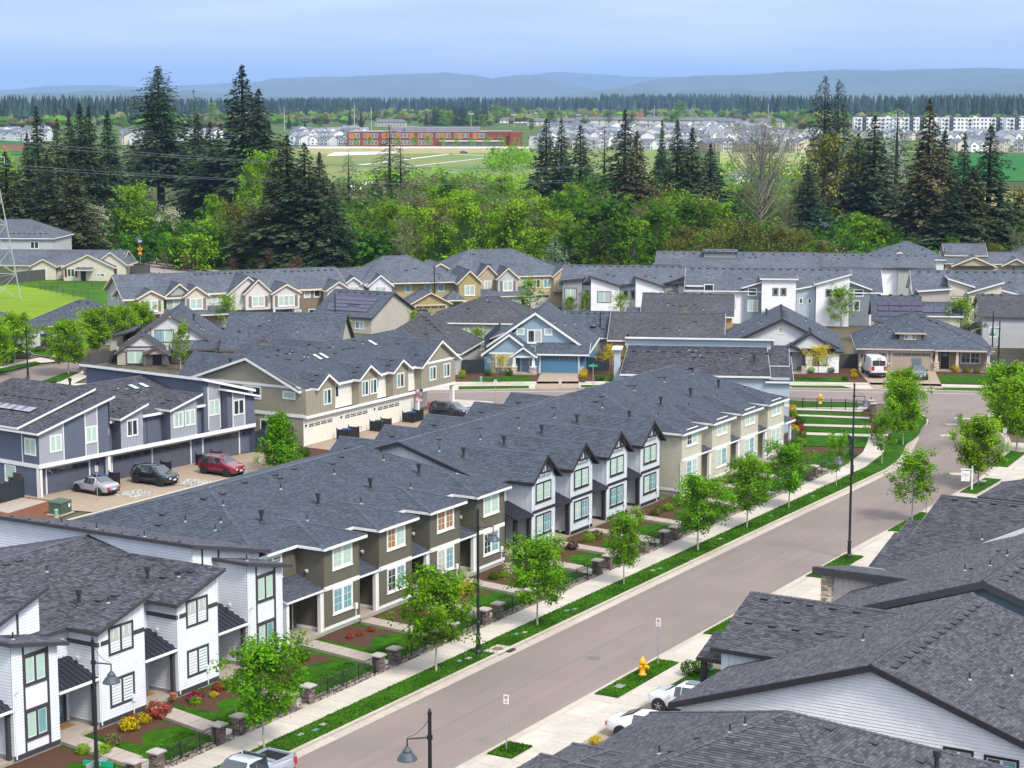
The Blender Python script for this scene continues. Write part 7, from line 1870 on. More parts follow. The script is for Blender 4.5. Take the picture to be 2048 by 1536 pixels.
A_=pylon(a0[0],a0[1],33,8.2,-20,'grey lattice pylon cut off by the left edge above the mown field');B_=pylon(b0[0],b0[1],28,8,-20,'grey lattice pylon standing between the tall firs on the right')
for k,(p,q)in enumerate(zip(A_,B_)):
 m=MB();N=40;prev=None
 for i in range(N+1):
  u=i/N;v=p+(q-p)*u;v=v-Vector((0,0,9.5*4*u*(1-u)))
  if prev is not None:m.tube(prev,v,.055,n=4,caps=False)
  prev=v
 for i in range(1,11):
  u=i/11;v=p+(q-p)*u-Vector((0,0,9.5*4*u*(1-u)));m.box(v.x-.3,v.y-.3,v.z-.16,v.x+.3,v.y+.3,v.z-.02)
 tag(m.build('power_line',material('cable_grey',(.16,.17,.18),.5,metal=.4)),('upper' if k>1 else 'lower')+' '+('near' if k%2==0 else 'far')+' sagging power cable between the two pylons','power cable')
 # ------------------------------------------------------------------ vehicles
def carpaint(name,col,metal=.0):return material(name,col,.22,spec=.6,coat=.9,metal=metal)
c_white=carpaint('car_white',(.70,.70,.71));c_silver=carpaint('car_silver',(.42,.42,.45),.35);c_red=carpaint('car_red',(.19,.006,.018));c_black=carpaint('car_black',(.012,.015,.021));c_navy=carpaint('car_dark_blue',(.035,.048,.068));c_pick=carpaint('car_silver_blue',(.40,.43,.50),.2)
m_tail=material('tail_lamp',(.40,.01,.012),.2,spec=.7,coat=.5);m_head=material('head_lamp',(.62,.65,.67),.1,spec=.9);m_plate=material('number_plate',(.55,.60,.68),.5);m_plast=material('black_plastic',(.018,.018,.019),.6);m_amber=material('amber_lamp',(.55,.22,.02),.3)
def vehicle(name,label,x,y,yaw,paintm,st_,wheels,wr=.34,z=.02,cat='car',roof_glass=False,rails=None,plate=True,tail=None,trimlow=True,rim=None,bed=None,group=None):
 """st_: stations (x, half width, z bottom, z shoulder, roof half width, z top, kind); x runs from rear (-) to front (+).
    kind of the span to the next station: b body, w windscreen, c cabin, r rear window."""
 R_=empty(name,x,y,yaw,z);tag(R_,label,cat,group)
 secs=[]
 for(sx,hw,zb,zs,rw,zt,k)in st_:
  pts=[(0,zb),(hw*.86,zb),(hw*.98,zb+.1),(hw,zb+(zs-zb)*.55),(hw*.965,zs),(rw,zt-.05 if zt-zs>.25 else zt-.015),(rw*.86,zt),(0,zt+(.025 if zt-zs>.25 else .03))]
  secs.append([(sx,-p[0],p[1])for p in pts]+[(sx,p[0],p[1])for p in pts[::-1][1:-1]])
 n=len(secs[0]);body=MB();glass={'windscreen':MB(),'rear_window':MB()};side=[]
 V=[body.v.extend(s_)or None for s_ in secs]
 for i in range(len(secs)-1):
  for j in range(n):
   a,b_=i*n+j,i*n+(j+1)%n
   body.f.append((a,b_,b_+n,a+n));body.m.append(0);body.t.append(1)
 body.f.append(tuple(range(n))[::-1]);body.f.append(tuple((len(secs)-1)*n+i for i in range(n)));body.m+=[0,0];body.t+=[1,1]
 o=body.build('body',paintm,R_,True)
 md=o.modifiers.new('bevel','SUBSURF');md.levels=1;md.render_levels=1
 for e in o.data.edges:pass
 def pane(nm,quad,ins=.06,out=.022):
  c=sum((Vector(p)for p in quad),Vector())/4;nrm=(Vector(quad[1])-Vector(quad[0])).cross(Vector(quad[3])-Vector(quad[0])).normalized()
  if nrm.dot(c-Vector((c.x*.6,0,.7)))<0:nrm=-nrm
  q=[Vector(p)+(c-Vector(p))*ins for p in quad]
  m=MB();m.hexa([p-nrm*.03 for p in q]+[p+nrm*out for p in q]);return inst(nm,m.mesh(nm,m_carglass),R_)
 for i,s_ in enumerate(st_[:-1]):
  k=s_[6];A,Bq=secs[i],secs[i+1]
  if k in 'wr':
   hi,lo=(A,Bq)if s_[5]>st_[i+1][5]else(Bq,A)
   l=lambda s__,f:s__
   w_=lambda S,f:[(S[5][0],S[5][1]*f,S[7][2]),(S[5][0],-S[5][1]*f,S[7][2])]
   h2,l2=w_(hi,.93),w_(lo,.97)
   pane('windscreen' if k=='w' else 'rear_window',[h2[0],h2[1],l2[1],l2[0]],.05,.03)
   for sg in(1,-1):
    t=[(S[4],S[5])for S in(A,Bq)]
  if k=='c':
   for sg in(1,-1):
    q=[A[4],Bq[4],Bq[5],A[5]];q=[(p[0],p[1]*sg,p[2])for p in q]
    pane('side_window',q,.10,.02)
 if roof_glass:
  cs=[i for i,s_ in enumerate(st_)if s_[6]=='c'];a,b_=st_[cs[0]],st_[cs[-1]+1]
  m=MB();m.box(a[0]+.25,-a[4]*.62,a[5]+.005,b_[0]-.2,a[4]*.62,a[5]+.035);inst('sunroof',m.mesh('sunroof',m_carglass),R_)
 wid=max(s_[1]for s_ in st_)
 tm,rm=MB(),MB()
 tm.tube((0,-.11,0),(0,.11,0),wr,n=20);rm.tube((0,-.118,0),(0,-.1,0),wr*.62,n=16);rm.tube((0,.1,0),(0,.118,0),wr*.62,n=16)
 hub=MB()
 for sg in(-.121,.121):
  for k in range(5):
   a=k*2*math.pi/5;hub.box(-.03+0*a,sg-.004,0,.03,sg+.004,wr*.6)if k==0 else hub.hexa([Matrix.Rotation(a,3,'Y')@Vector(p)for p in((-.03,sg-.004,0),(.03,sg-.004,0),(.03,sg+.004,0),(-.03,sg+.004,0),(-.03,sg-.004,wr*.6),(.03,sg-.004,wr*.6),(.03,sg+.004,wr*.6),(-.03,sg+.004,wr*.6))])
 tme,rme,hme=tm.mesh('tyre',m_rubber),rm.mesh('rim',m_plast),hub.mesh('spokes',rim or m_rimm)
 am=MB();am.tube((0,-.12,0),(0,.085,0),wr+.07,n=20);ame=am.mesh('wheel_arch',m_plast)
 for wx in wheels:
  for sg in(1,-1):
   w=inst('wheel',tme,R_,loc=(wx,sg*(wid-.09),wr));inst('rim',rme,w);inst('spokes',hme,w)
   inst('wheel_arch',ame,R_,loc=(wx,sg*(wid-.06)-(0 if sg>0 else 0),wr+.02))
 f,r_=st_[-1],st_[0]
 for sg in(1,-1):
  m=MB();q=st_[-2];m.hexa([(f[0]-.30,sg*f[1]*.99,f[3]-.14),(f[0]+.035,sg*f[1]*.55,f[3]-.17),(f[0]+.035,sg*f[1]*.55,f[3]-.03),(f[0]-.30,sg*f[1]*1.0,f[3]+.02),(f[0]-.42,sg*f[1]*.9,f[3]-.14),(f[0]-.1,sg*f[1]*.5,f[3]-.17),(f[0]-.1,sg*f[1]*.5,f[3]-.03),(f[0]-.42,sg*f[1]*.9,f[3]+.02)]);inst('headlight',m.mesh('headlight',m_head),R_)
  m=MB();tz=tail or(r_[3]-.22,r_[3]-.02);m.box(r_[0]-.025,sg*r_[1]*.62,tz[0],r_[0]+.26,sg*r_[1]*1.015,tz[1]);inst('taillight',m.mesh('taillight',m_tail),R_)
  i=next(i for i,s_ in enumerate(st_)if s_[6]=='w')
  mx=st_[i][0]+.3*(st_[i+1][0]-st_[i][0])-.05;m=MB();m.box(mx-.06,sg*wid*.97,st_[i][3]+.0,mx+.06,sg*(wid+.2),st_[i][3]+.16);inst('wing_mirror',m.mesh('wing_mirror',paintm),R_)
  if rails:
   m=MB();cs=[j for j,s_ in enumerate(st_)if s_[6]=='c'];a,b_=st_[cs[0]],st_[cs[-1]+1];m.tube((a[0]+.1,sg*a[4]*.86,a[5]+.05),(b_[0]-.1,sg*b_[4]*.86,b_[5]+.05),.028,n=6);inst('roof_rail',m.mesh('roof_rail',rails),R_)
 m=MB();m.box(f[0]-.05,-f[1]*.5,f[2]+.1,f[0]+.03,f[1]*.5,f[2]+.3);inst('grille',m.mesh('grille',m_plast),R_)
 m=MB();m.box(r_[0]-.02,-r_[1]*.9,r_[2]+.0,r_[0]+.12,r_[1]*.9,r_[2]+.16);inst('rear_bumper',m.mesh('rear_bumper',m_plast if trimlow else paintm),R_)
 if plate:
  m=MB();m.box(f[0]+.01,-.18,f[2]+.16,f[0]+.045,.18,f[2]+.3);m.box(r_[0]-.035,-.18,r_[3]-.26,r_[0]-.0,.18,r_[3]-.12);inst('number_plate',m.mesh('number_plate',m_plate),R_)
 ln=MB();zd=st_[len(st_)//2][3]-.18
 for sg in(1,-1):
  for wx in[s_[0]for s_ in st_ if s_[6]=='c'][:2]:ln.box(wx+.3,sg*(wid*.995),zd,wx+.5,sg*(wid+.018),zd+.03)
 inst('door_handle',ln.mesh('door_handle',paintm),R_)
 if trimlow:
  m=MB()
  for sg in(1,-1):m.box(wheels[0]+wr+.1,sg*(wid*.93),st_[2][2]-.02,wheels[1]-wr-.1,sg*(wid+.004),st_[2][2]+.1)
  inst('sill',m.mesh('sill',m_plast),R_)
 return R_
SEDAN=[(-2.35,.72,.34,.78,.60,.86,'b'),(-2.2,.86,.24,.90,.74,1.04,'b'),(-1.55,.91,.22,.93,.72,1.06,'r'),(-.75,.92,.22,.93,.58,1.43,'c'),(.05,.92,.22,.92,.60,1.46,'c'),(.55,.92,.22,.92,.58,1.40,'w'),(1.2,.91,.22,.92,.78,1.0,'b'),(1.9,.88,.22,.82,.74,.90,'b'),(2.3,.74,.28,.66,.62,.72,'b')]
SUV=[(-2.3,.80,.42,.98,.68,1.05,'b'),(-2.2,.90,.32,1.05,.76,1.12,'r'),(-1.9,.94,.30,1.06,.66,1.62,'c'),(-.9,.95,.28,1.05,.68,1.69,'c'),(.1,.95,.28,1.04,.68,1.68,'c'),(.5,.95,.28,1.04,.66,1.62,'w'),(1.15,.94,.28,1.03,.82,1.13,'b'),(1.9,.92,.30,.96,.80,1.04,'b'),(2.3,.80,.36,.82,.70,.90,'b')]
HATCH=[(-2.1,.74,.36,.88,.62,.95,'b'),(-2.0,.86,.26,.96,.74,1.02,'r'),(-1.35,.89,.24,.96,.58,1.46,'c'),(-.4,.90,.24,.95,.60,1.52,'c'),(.35,.90,.24,.95,.58,1.46,'w'),(1.15,.89,.24,.95,.76,1.02,'b'),(1.8,.86,.24,.86,.72,.92,'b'),(2.15,.72,.30,.68,.60,.74,'b')]
VAN=[(-2.9,.92,.52,1.2,.90,1.3,'b'),(-2.86,1.0,.42,1.3,.93,2.45,'b'),(-2.4,1.02,.40,1.3,.92,2.60,'b'),(.6,1.02,.40,1.3,.92,2.60,'c'),(1.35,1.02,.40,1.3,.86,2.45,'w'),(2.2,1.0,.40,1.28,.86,1.42,'b'),(2.75,.94,.42,1.1,.80,1.18,'b'),(2.9,.82,.48,.9,.7,.98,'b')]
PICK=[(-2.85,.92,.5,1.0,.88,1.08,'b'),(-2.8,.98,.45,1.12,.92,1.2,'b'),(-.75,1.0,.42,1.12,.92,1.2,'r'),(-.6,1.0,.42,1.12,.76,1.84,'c'),(.3,1.0,.42,1.12,.78,1.9,'c'),(.75,1.0,.42,1.12,.74,1.82,'w'),(1.4,.99,.42,1.12,.88,1.24,'b'),(2.4,.97,.44,1.06,.86,1.16,'b'),(2.8,.88,.5,.92,.78,1.02,'b')]
FRONT=S_YAW-90
GCAR=None
vehicle('parked_car','silver saloon with dark glass roof parked nose in at the first slate garage',*st(23.2,-53.4),S_YAW+87-3,c_silver,SEDAN,(-1.35,1.4),.33,roof_glass=True,rim=m_plast)
vehicle('parked_car','black SUV parked facing the alley before the second slate garage',*st(28.9,-51.6),FRONT+6-8,c_black,SUV,(-1.4,1.4),.37,roof_glass=True,rim=m_rimm)
vehicle('parked_car','dark red SUV with roof rails facing the alley before the last slate garage',*st(35.3,-49.2),FRONT+6-10,c_red,SUV,(-1.4,1.4),.37,roof_glass=True,rails=m_rimm)
vehicle('parked_car','black crossover under the far overhang of the khaki block',*st(72.5,-48.2),FRONT+4,c_black,SUV,(-1.4,1.4),.37,tail=(1.0,1.5))
vehicle('parked_car','white saloon parked with its tail towards the street by the white bungalow',*st(-10.7,17.4),FRONT,c_white,SEDAN,(-1.35,1.4),.33,z=.1,trimlow=False)
r=vehicle('parked_car','white SUV with sunroof parked nose towards the street beside the white saloon',*st(-5.6,17.2),FRONT+180,c_white,SUV,(-1.4,1.4),.37,z=.1,roof_glass=False)
m=MB();m.box(-.7,-.38,1.70,.05,.38,1.735);inst('sunroof',m.mesh('sunroof',m_carglass),r)
vehicle('parked_car','silver saloon whose roof shows above the dark porch fascia',*st(25.6,17.6),FRONT,c_silver,SEDAN,(-1.35,1.4),.33,z=.1)
vehicle('delivery_van','white panel van parked tail out on the tan driveway',*at(1747,752),92,c_white,VAN,(-1.8,1.9),.36,z=.14,cat='van',tail=(.95,1.45))
v_=bpy.data.objects['delivery_van']
m=MB();m.box(-2.945,-.78,1.55,-2.86,-.03,2.2);m.box(-2.945,.03,1.55,-2.86,.78,2.2);inst('rear_window',m.mesh('rear_window',m_carglass),v_)
m=MB();m.box(-2.95,-.35,2.42,-2.84,.35,2.5);inst('brake_light',m.mesh('brake_light',m_tail),v_)
m=MB();m.box(-3.05,-1.0,.38,-2.8,1.0,.68);inst('step_bumper',m.mesh('step_bumper',m_plast),v_)
vehicle('parked_car','dark blue hatchback with its tailgate open on the tan driveway',*at(1836,758),-92,c_navy,HATCH,(-1.25,1.35),.33,z=.14)
v_=[o for o in bpy.data.objects if o.get('label','').startswith('dark blue hatchback')][0]
m=MB();m.hexa([(-1.3,-.62,1.44),(-1.3,.62,1.44),(-1.7,.66,2.28),(-1.7,-.66,2.28),(-1.38,-.62,1.46),(-1.38,.62,1.46),(-1.8,.66,2.26),(-1.8,-.66,2.26)]);inst('tailgate',m.mesh('tailgate',c_navy),v_)
m=MB();m.hexa([(-1.36,-.5,1.58),(-1.36,.5,1.58),(-1.62,.5,2.12),(-1.62,-.5,2.12),(-1.34,-.5,1.57),(-1.34,.5,1.57),(-1.6,.5,2.11),(-1.6,-.5,2.11)]);inst('tailgate_window',m.mesh('tailgate_window',m_carglass),v_)
r=vehicle('pickup_truck','silver blue pickup with black bed parked at the left kerb, cut by the bottom edge',*st(-27.9,3.75),S_YAW+180,c_pick,PICK,(-1.7,1.75),.4,cat='pickup',tail=(.75,1.15))
m=MB();m.box(-2.66,-.78,1.1,-.82,.78,1.235);m2=MB()
for a in((-2.78,-.9,-.78,-.79),(-2.78,.79,-.78,.9),(-2.8,-.9,-2.68,.9)):m2.box(a[0],a[1],1.15,a[2],a[3],1.33)
inst('truck_bed',m.mesh('truck_bed',m_rubber),r);inst('bed_rail',m2.mesh('bed_rail',c_pick),r)
vehicle('parked_car','black SUV before the olive yellow garage, left one of two',*at(845,640),-75,c_black,SUV,(-1.4,1.4),.37);vehicle('parked_car','black and silver SUV before the olive yellow garage, right one of two',*at(868,634),-75,c_black,SUV,(-1.4,1.4),.37,rails=m_rimm)
vehicle('parked_car','dark blue car half hidden by the tree right of the buttery townhouse',*at(1046,617),-80,c_navy,SUV,(-1.4,1.4),.37);vehicle('parked_car','dark car behind the fence at the left edge',*at(28,716),20,c_navy,SEDAN,(-1.35,1.4),.33)
vehicle('parked_car','small dark car on the track in the far green field',*at(928,307),0,c_navy,SUV,(-1.4,1.4),.37)
# ------------------------------------------------------------------ trees and plants
def orient_quads(C,size,up_bias,rs,aspect=.7,nrm_from=None):
 """Leaf quads centred at C (n,3) with random facing, biased upwards / away from nrm_from."""
 n=len(C)
 N=rs.normal(size=(n,3));N[:,2]=np.abs(N[:,2])*.8+up_bias
 if nrm_from is not None:
  d=C-nrm_from;d/=(np.linalg.norm(d,axis=1,keepdims=True)+1e-6);N=N*.6+d*1.0
 N/=np.linalg.norm(N,axis=1,keepdims=True)
 t=rs.normal(size=(n,3));A=np.cross(N,t);A/=(np.linalg.norm(A,axis=1,keepdims=True)+1e-9);B=np.cross(N,A)
 s=(size*rs.uniform(.65,1.35,n))[:,None]
 a,b=A*s*.5,B*s*.5*aspect
 return np.stack([C-a-b*.3,C-b,C+a-b*.15,C+b],axis=1)
def broadleaf(name,H,Wd,mat,bark,seed,clear=.28,limbs=26,leaves=3000,leaf=.16,up=1.0,spread=.55,clump=.42,twig=0.0,var=.35,base_r=.07,round_=1.0,top=.12,shape=None):
 """Trunk + crown meshes of a leafy tree: limbs rising from the trunk, leaves in clumps along them."""
 rs=np.random.RandomState(seed);rr=random.Random(seed)
 tr=MB();z0=H*clear
 def trunk_pt(z):return Vector((math.sin(z*.7+seed)*.03*H*.2,math.cos(z*.9+seed)*.03*H*.2,z))
 prev=Vector((0,0,-.1));N=7
 for i in range(1,N+1):
  z=H*.86*i/N;p=trunk_pt(z);tr.tube(prev,p,base_r*(1-.9*(i-1)/N),base_r*(1-.9*i/N),7,caps=False);prev=p
 Q,T=[],[]
 shape=shape or(lambda k:(math.sin(math.pi*min(1,(k*.92+.08))**.75)**.7))
 for i in range(limbs):
  k=(i+.5)/limbs;k=k**.9
  zs=z0*.95+(H*.80-z0)*k*.92
  R_=Wd*.5*shape(k)*rr.uniform(.72,1.18)
  a=i*2.39996+rr.uniform(-.4,.4)
  rise=(.35+.9*k)*R_*up+H*top*rr.uniform(.5,1.2)*(k>.55)
  p0=trunk_pt(zs);p1=p0+Vector((math.cos(a)*R_,math.sin(a)*R_,min(rise,H-zs)))
  pm=(p0+p1)/2+Vector((math.cos(a),math.sin(a),-.3))*R_*.08
  r0=base_r*.42*(1-.6*k)
  tr.tube(p0,pm,r0,r0*.6,5,caps=False);tr.tube(pm,p1,r0*.6,r0*.12,4,caps=False)
  nb=5
  n_l=int(leaves/limbs)
  tint0=rr.uniform(1-var,1+var)
  subs=[]
  for j in range(nb):
   u=rr.uniform(.25,1.0);c=(p0*(1-u)**2+pm*2*u*(1-u)+p1*u*u)+Vector((rr.gauss(0,1),rr.gauss(0,1),rr.gauss(.25,.6)))*clump*.55*(R_/(Wd*.5)+.3)
   subs.append(c)
   if twig:tr.tube(p0.lerp(p1,u*.8),c,r0*.3,r0*.08,3,caps=False)
  for c in subs:
   m=max(3,n_l//nb);P=np.array(c)+rs.normal(size=(m,3))*clump*np.array([.62,.62,.5])*rr.uniform(.6,1.2)
   P=P[P[:,2]>z0*.8]
   if not len(P):continue
   Q.append(orient_quads(P,leaf,.5,rs,nrm_from=np.array(c)-np.array([0,0,clump*.6])))
   t=tint0*rr.uniform(.8,1.2);T.append(t*rs.uniform(.78,1.25,len(P)))
   if twig:
    for q in P[:int(twig)]:tr.tube(c,q,r0*.12+.004,.004,3,caps=False)
 Q=np.concatenate(Q);T=np.concatenate(T)
 return tr.mesh('trunk',bark,True),quad_mesh('crown',Q,T,[mat])
def conifer(name,H,Wd,mat,seed,clear=.04,whorls=34,nb=7,droop=.35,ragged=.3,blades=9,bark=None,shape=1.0,leaf=.9,bare=0.0,twin=False,open_=0.0):
 rs=np.random.RandomState(seed);rr=random.Random(seed);tr=MB()
 stems=[(0,0,H)]if not twin else[(-Wd*.10,0,H*.975),(Wd*.13,.3,H)]
 Q,T=[],[]
 for sx,sy,h in stems:
  tr.tube((sx,sy,-.3),(sx,sy,h*.55),h*.0135,h*.008,8,caps=False);tr.tube((sx,sy,h*.55),(sx,sy,h*.98),h*.008,.02,6,caps=False)
  for i in range(whorls):
   k=(i+.5)/whorls
   z=h*(clear+(1-clear)*k*.985)
   R0=Wd*.5*((1-k)**shape*.97+.012)*(1 if k>.12 else .8+1.6*k)
   if k<bare:continue
   n_=nb if k<.8 else max(4,nb-2);R0*=rr.uniform(.78,1.16)
   for j in range(n_):
    if rr.random()<open_:continue
    a=j*6.283/n_+i*1.1+rr.uniform(-.35,.35);R_=R0*(1+rr.uniform(-ragged,ragged*.7))*(1+.28*math.sin(a*2+seed+z*.5)*math.sin(z*.9+a))
    if rr.random()<.08:continue
    if twin and math.cos(a)*sx>0:R_*=1.0
    elif twin:R_*=.55
    d=np.array([math.cos(a),math.sin(a),0.0]);dz=-droop*R_*(1-k*.8)*rr.uniform(.6,1.3)+.10*R_
    base=np.array([sx,sy,z+rr.uniform(-.25,.25)]);tip=base+d*R_+np.array([0,0,dz])
    side=np.array([-d[1],d[0],0.0]);t0=rr.uniform(.5,1.55)
    m=max(3,int(blades*(.45+R_/(Wd*.5))))
    u=rs.uniform(.12,1.0,m)**.75
    sag=np.array([0,0,1.0])*(.16*R_*np.sin(u*3.14))[:,None]
    C=base+(tip-base)*u[:,None]+sag
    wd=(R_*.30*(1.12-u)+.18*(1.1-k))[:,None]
    C=C+side*rs.normal(size=(m,1))*wd*.8+np.array([0,0,1.0])*rs.normal(size=(m,1))*.12
    L=(leaf*(.32+.68*(1-k))*rs.uniform(.6,1.3,m))[:,None]
    out=d*.75+side*rs.normal(size=(m,1))*.75+np.array([0,0,-.25-droop*.7]);out=out/np.linalg.norm(out,axis=1,keepdims=True)
    nv=np.cross(out,rs.normal(size=(m,3))*.5+np.array([0,0,1.0]));nv/=np.linalg.norm(nv,axis=1,keepdims=True)
    w=nv*L*.27
    Q.append(np.stack([C-out*L*.35-w*.6,C+w*-1.0+out*L*.1,C+out*L*.65,C+w+out*L*.1],axis=1))
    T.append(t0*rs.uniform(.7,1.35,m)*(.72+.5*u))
   if i%3==0:tr.tube((sx,sy,z),tuple(np.array([sx,sy,z])+d*R0*.6+np.array([0,0,-droop*R0*.4])),.06,.02,4,caps=False)
 return tr.mesh('trunk',bark or m_bark,True),quad_mesh('crown',np.concatenate(Q),np.concatenate(T),[mat])
def plant(name,meshes,x,y,label,cat,group=None,s=1.0,sz=None,yaw=None,z=0.0):
 r=empty(name,x,y,rnd.uniform(0,360)if yaw is None else yaw,z);tag(r,label,cat,group)
 r.scale=(s,s,s if sz is None else sz)
 inst('trunk',meshes[0],r);inst('crown',meshes[1],r)
 return r
 # ---- street maples: six variants
MAPLE=[broadleaf('maple',6.4,4.8,m_leaf,m_trunk,100+i,clear=.25,limbs=38,leaves=8500,leaf=.20,clump=.40,base_r=.075)for i in range(3)]
MAPLE_O=[broadleaf('maple',6.0,4.3,m_leaf,m_trunk,120+i,clear=.27,limbs=32,leaves=5500,leaf=.185,clump=.36,base_r=.07)for i in range(3)]
MAPLE_D=[broadleaf('maple',7.0,5.0,m_leaf_b,m_trunk,140+i,clear=.2,limbs=52,leaves=13000,leaf=.22,clump=.44,base_r=.09,up=.8)for i in range(3)]
GT='young maples along the main street'
for i,(s_,t_,h,w,v,lab)in enumerate(((-22.5,.6,6.1,.95,0,'young maple behind the pickup at the bottom, before the pale grey block'),(-6.3,.9,6.5,1.0,1,'young maple before the near taupe entrance, left of the tall lamp'),(5.6,1.05,5.9,.95,2,'young maple right of the tall lamp, before the far taupe entrance'),(17.8,1.05,5.3,.75,0,'narrow young maple before the first black gable'),(29.9,1.1,6.0,1.05,1,'full young maple before the last black gable'),(39.0,1.1,5.8,.95,2,'young maple before the near sage unit'),(47.6,1.1,5.6,.95,0,'young maple before the middle of the sage block'),(58.1,1.25,4.9,.7,3,'thin sparse maple on the strip left of the bend, beside the curved railing'),(70.3,1.0,4.9,.9,4,'young maple at the bend left of the roadway'))):
 a=MAPLE[v]if v<3 else MAPLE_O[v-3]
 plant('maple_tree',a,*st(s_,t_),lab,'tree',GT,w*h/6.4*1.02,h/6.4 if v<3 else h/6.0,z=.1)
plant('maple_tree',MAPLE_O[2],*st(48.4,11.5),'young maple on the right-hand grass patch above the charcoal gable roof','tree',GT,1.0,1.0,z=.1)
for s_,t_,h,v,lab in((65.1,11.8,6.6,0,'round full maple behind the white sale sign'),(83.5,9.9,7.6,1,'big bright maple at the right edge over the curved grass strip'),(95,5.2,7.2,2,'big bright maple behind another at the right-hand corner')):
 plant('maple_tree',MAPLE_D[v],*st(s_,t_),lab,'tree',GT,h/7.0,z=.1)
plant('maple_tree',MAPLE_D[1],*at(1806,892),'tall bright maple at the kerb bulge left of the intersection','tree',GT,.8,1.0,z=.1);plant('maple_tree',MAPLE_D[2],*at(1800,850),'bright maple at the park corner by the intersection','tree',GT,.72,.88,z=.1)
plant('maple_tree',MAPLE_D[0],*at(2052,860),'bright maple half cut off by the right edge','tree',GT,1.0,z=.1)
for u,v,h,k,lab in((30,733,7.2,0,'round bright maple on the left road beside the dark fence'),(137,750,7.2,1,'round bright maple at the kerb beside the left road, nearest the slate roof'),(192,718,7.0,2,'round bright maple second along the left road'),(238,708,6.8,0,'round bright maple third along the left road'),(285,696,6.6,1,'bright maple last along the left road by the craftsman house'),(-8,752,6.6,2,'maple cut off by the left edge')):
 plant('maple_tree',MAPLE_D[k],*at(u,v),lab,'tree','round maples along the left road',h/7.0,z=.1)
SLIM=[broadleaf('slim_tree',6.0,2.4,m_leaf_b,m_trunk,200+i,clear=.2,limbs=22,leaves=2000,leaf=.2,clump=.3,up=1.9,base_r=.06)for i in range(3)]
YEL=[broadleaf('yellow_tree',4.0,3.4,m_leaf_y,m_bark,220+i,clear=.36,limbs=22,leaves=1900,leaf=.13,clump=.3,up=.5,base_r=.04,top=.03)for i in range(2)]
LOOSE=[broadleaf('loose_tree',6.5,5.0,m_leaf_b,m_bark_g,230+i,clear=.15,limbs=26,leaves=2300,leaf=.24,clump=.42,up=1.0,base_r=.07,twig=1)for i in range(2)]
for u,v,h,k,lab in((362,742,6.4,0,'slim light tree before the craftsman porch'),(690,690,4.6,1,'slim light tree at the slate roof below the solar house'),(828,690,5.2,2,'slim light tree on the ridge line of the khaki block'),(1365,700,5.6,0,'slim light tree before the long slate roof'),(1538,705,6.0,1,'slim light tree before the double gable of the white house'),(1170,632,4,2,'small light tree under the grey modern row')):
 plant('slim_tree',SLIM[k],*at(u,v),lab,'tree','slim light green trees between houses',h/6.0)
for u,v,h,k,lab in((1000,768,4.0,0,'small yellow tree before the blue house window'),(1222,752,4.4,1,'yellow tree by the dark fence right of the blue house'),(1636,762,5.0,0,'yellow tree before the white double gable house')):
 plant('yellow_tree',YEL[k],*at(u,v),lab,'tree','small yellow trees',h/4.0,z=.1)
for u,v,h,k,lab in((455,660,5.6,0,'loose green tree before the pale pink entrance'),(1240,640,4.4,1,'loose green tree before the white tilted roof unit'),(1585,640,5.4,0,'loose green tree before the white square parapet'),(1682,655,6.6,1,'loose green tree before the white raked parapet'),(1500,640,4.6,0,'loose green tree beside the dark lamp in front of the white row'),(1060,628,6,1,'loose green tree right of the buttery townhouse'),(1895,655,7.0,0,'loose green tree behind the violet solar house'),(1920,690,7.2,1,'loose green tree right of the tan house roof'),(1140,632,3.4,0,'small shrubby tree at the left end of the grey modern row'),(955,720,4.6,1,'bushy yellow-green tree between grey house and blue house'),(20,690,4,0,'loose tree at the left edge before the low hipped house')):
 plant('loose_tree',LOOSE[k],*at(u,v),lab,'tree','loose green trees before the far townhouses',h/6.5)
HORN=broadleaf('hornbeam',6.0,3.4,m_leaf,m_bark,250,clear=.02,limbs=70,leaves=15000,leaf=.18,clump=.34,up=.9,base_r=.07,shape=lambda k:(1-k)**.65*1.0+.12)
plant('hornbeam_tree',HORN,*st(39.2,-45.6),'dense dark green conical tree between the two alley blocks','tree',None,1.0)
plant('hornbeam_tree',HORN,*at(774,502),'dense dark conical tree at the wood edge','tree',None,1.3)
RB=broadleaf('red_sapling',3.4,1.8,m_leaf_br,m_bark,251,clear=.2,limbs=16,leaves=700,leaf=.14,clump=.28,up=1.6,base_r=.03)
plant('sapling',RB,*st(42.5,-47.5),'reddish sapling beside the dense conical tree in the alley bed','sapling',None,1.0)
BARE=[broadleaf('bare_sapling',5.0,3.2,m_leaf_br,m_bark,255+i,clear=.3,limbs=18,leaves=420,leaf=.16,clump=.36,up=1.0,base_r=.05,twig=3)for i in range(2)]
for u,v,lab in((328,552,'first'),(375,558,'second'),(464,560,'third'),(522,572,'fourth'),(582,582,'fifth'),(232,515,'sixth'),(595,558,'seventh'),(540,548,'eighth')):
 plant('bare_sapling',BARE[len(lab)%2],*at(u,v),'thin brown sapling along the collector road, %s along the verge'%lab,'sapling','brown saplings along the collector road',rnd.uniform(.9,1.15))
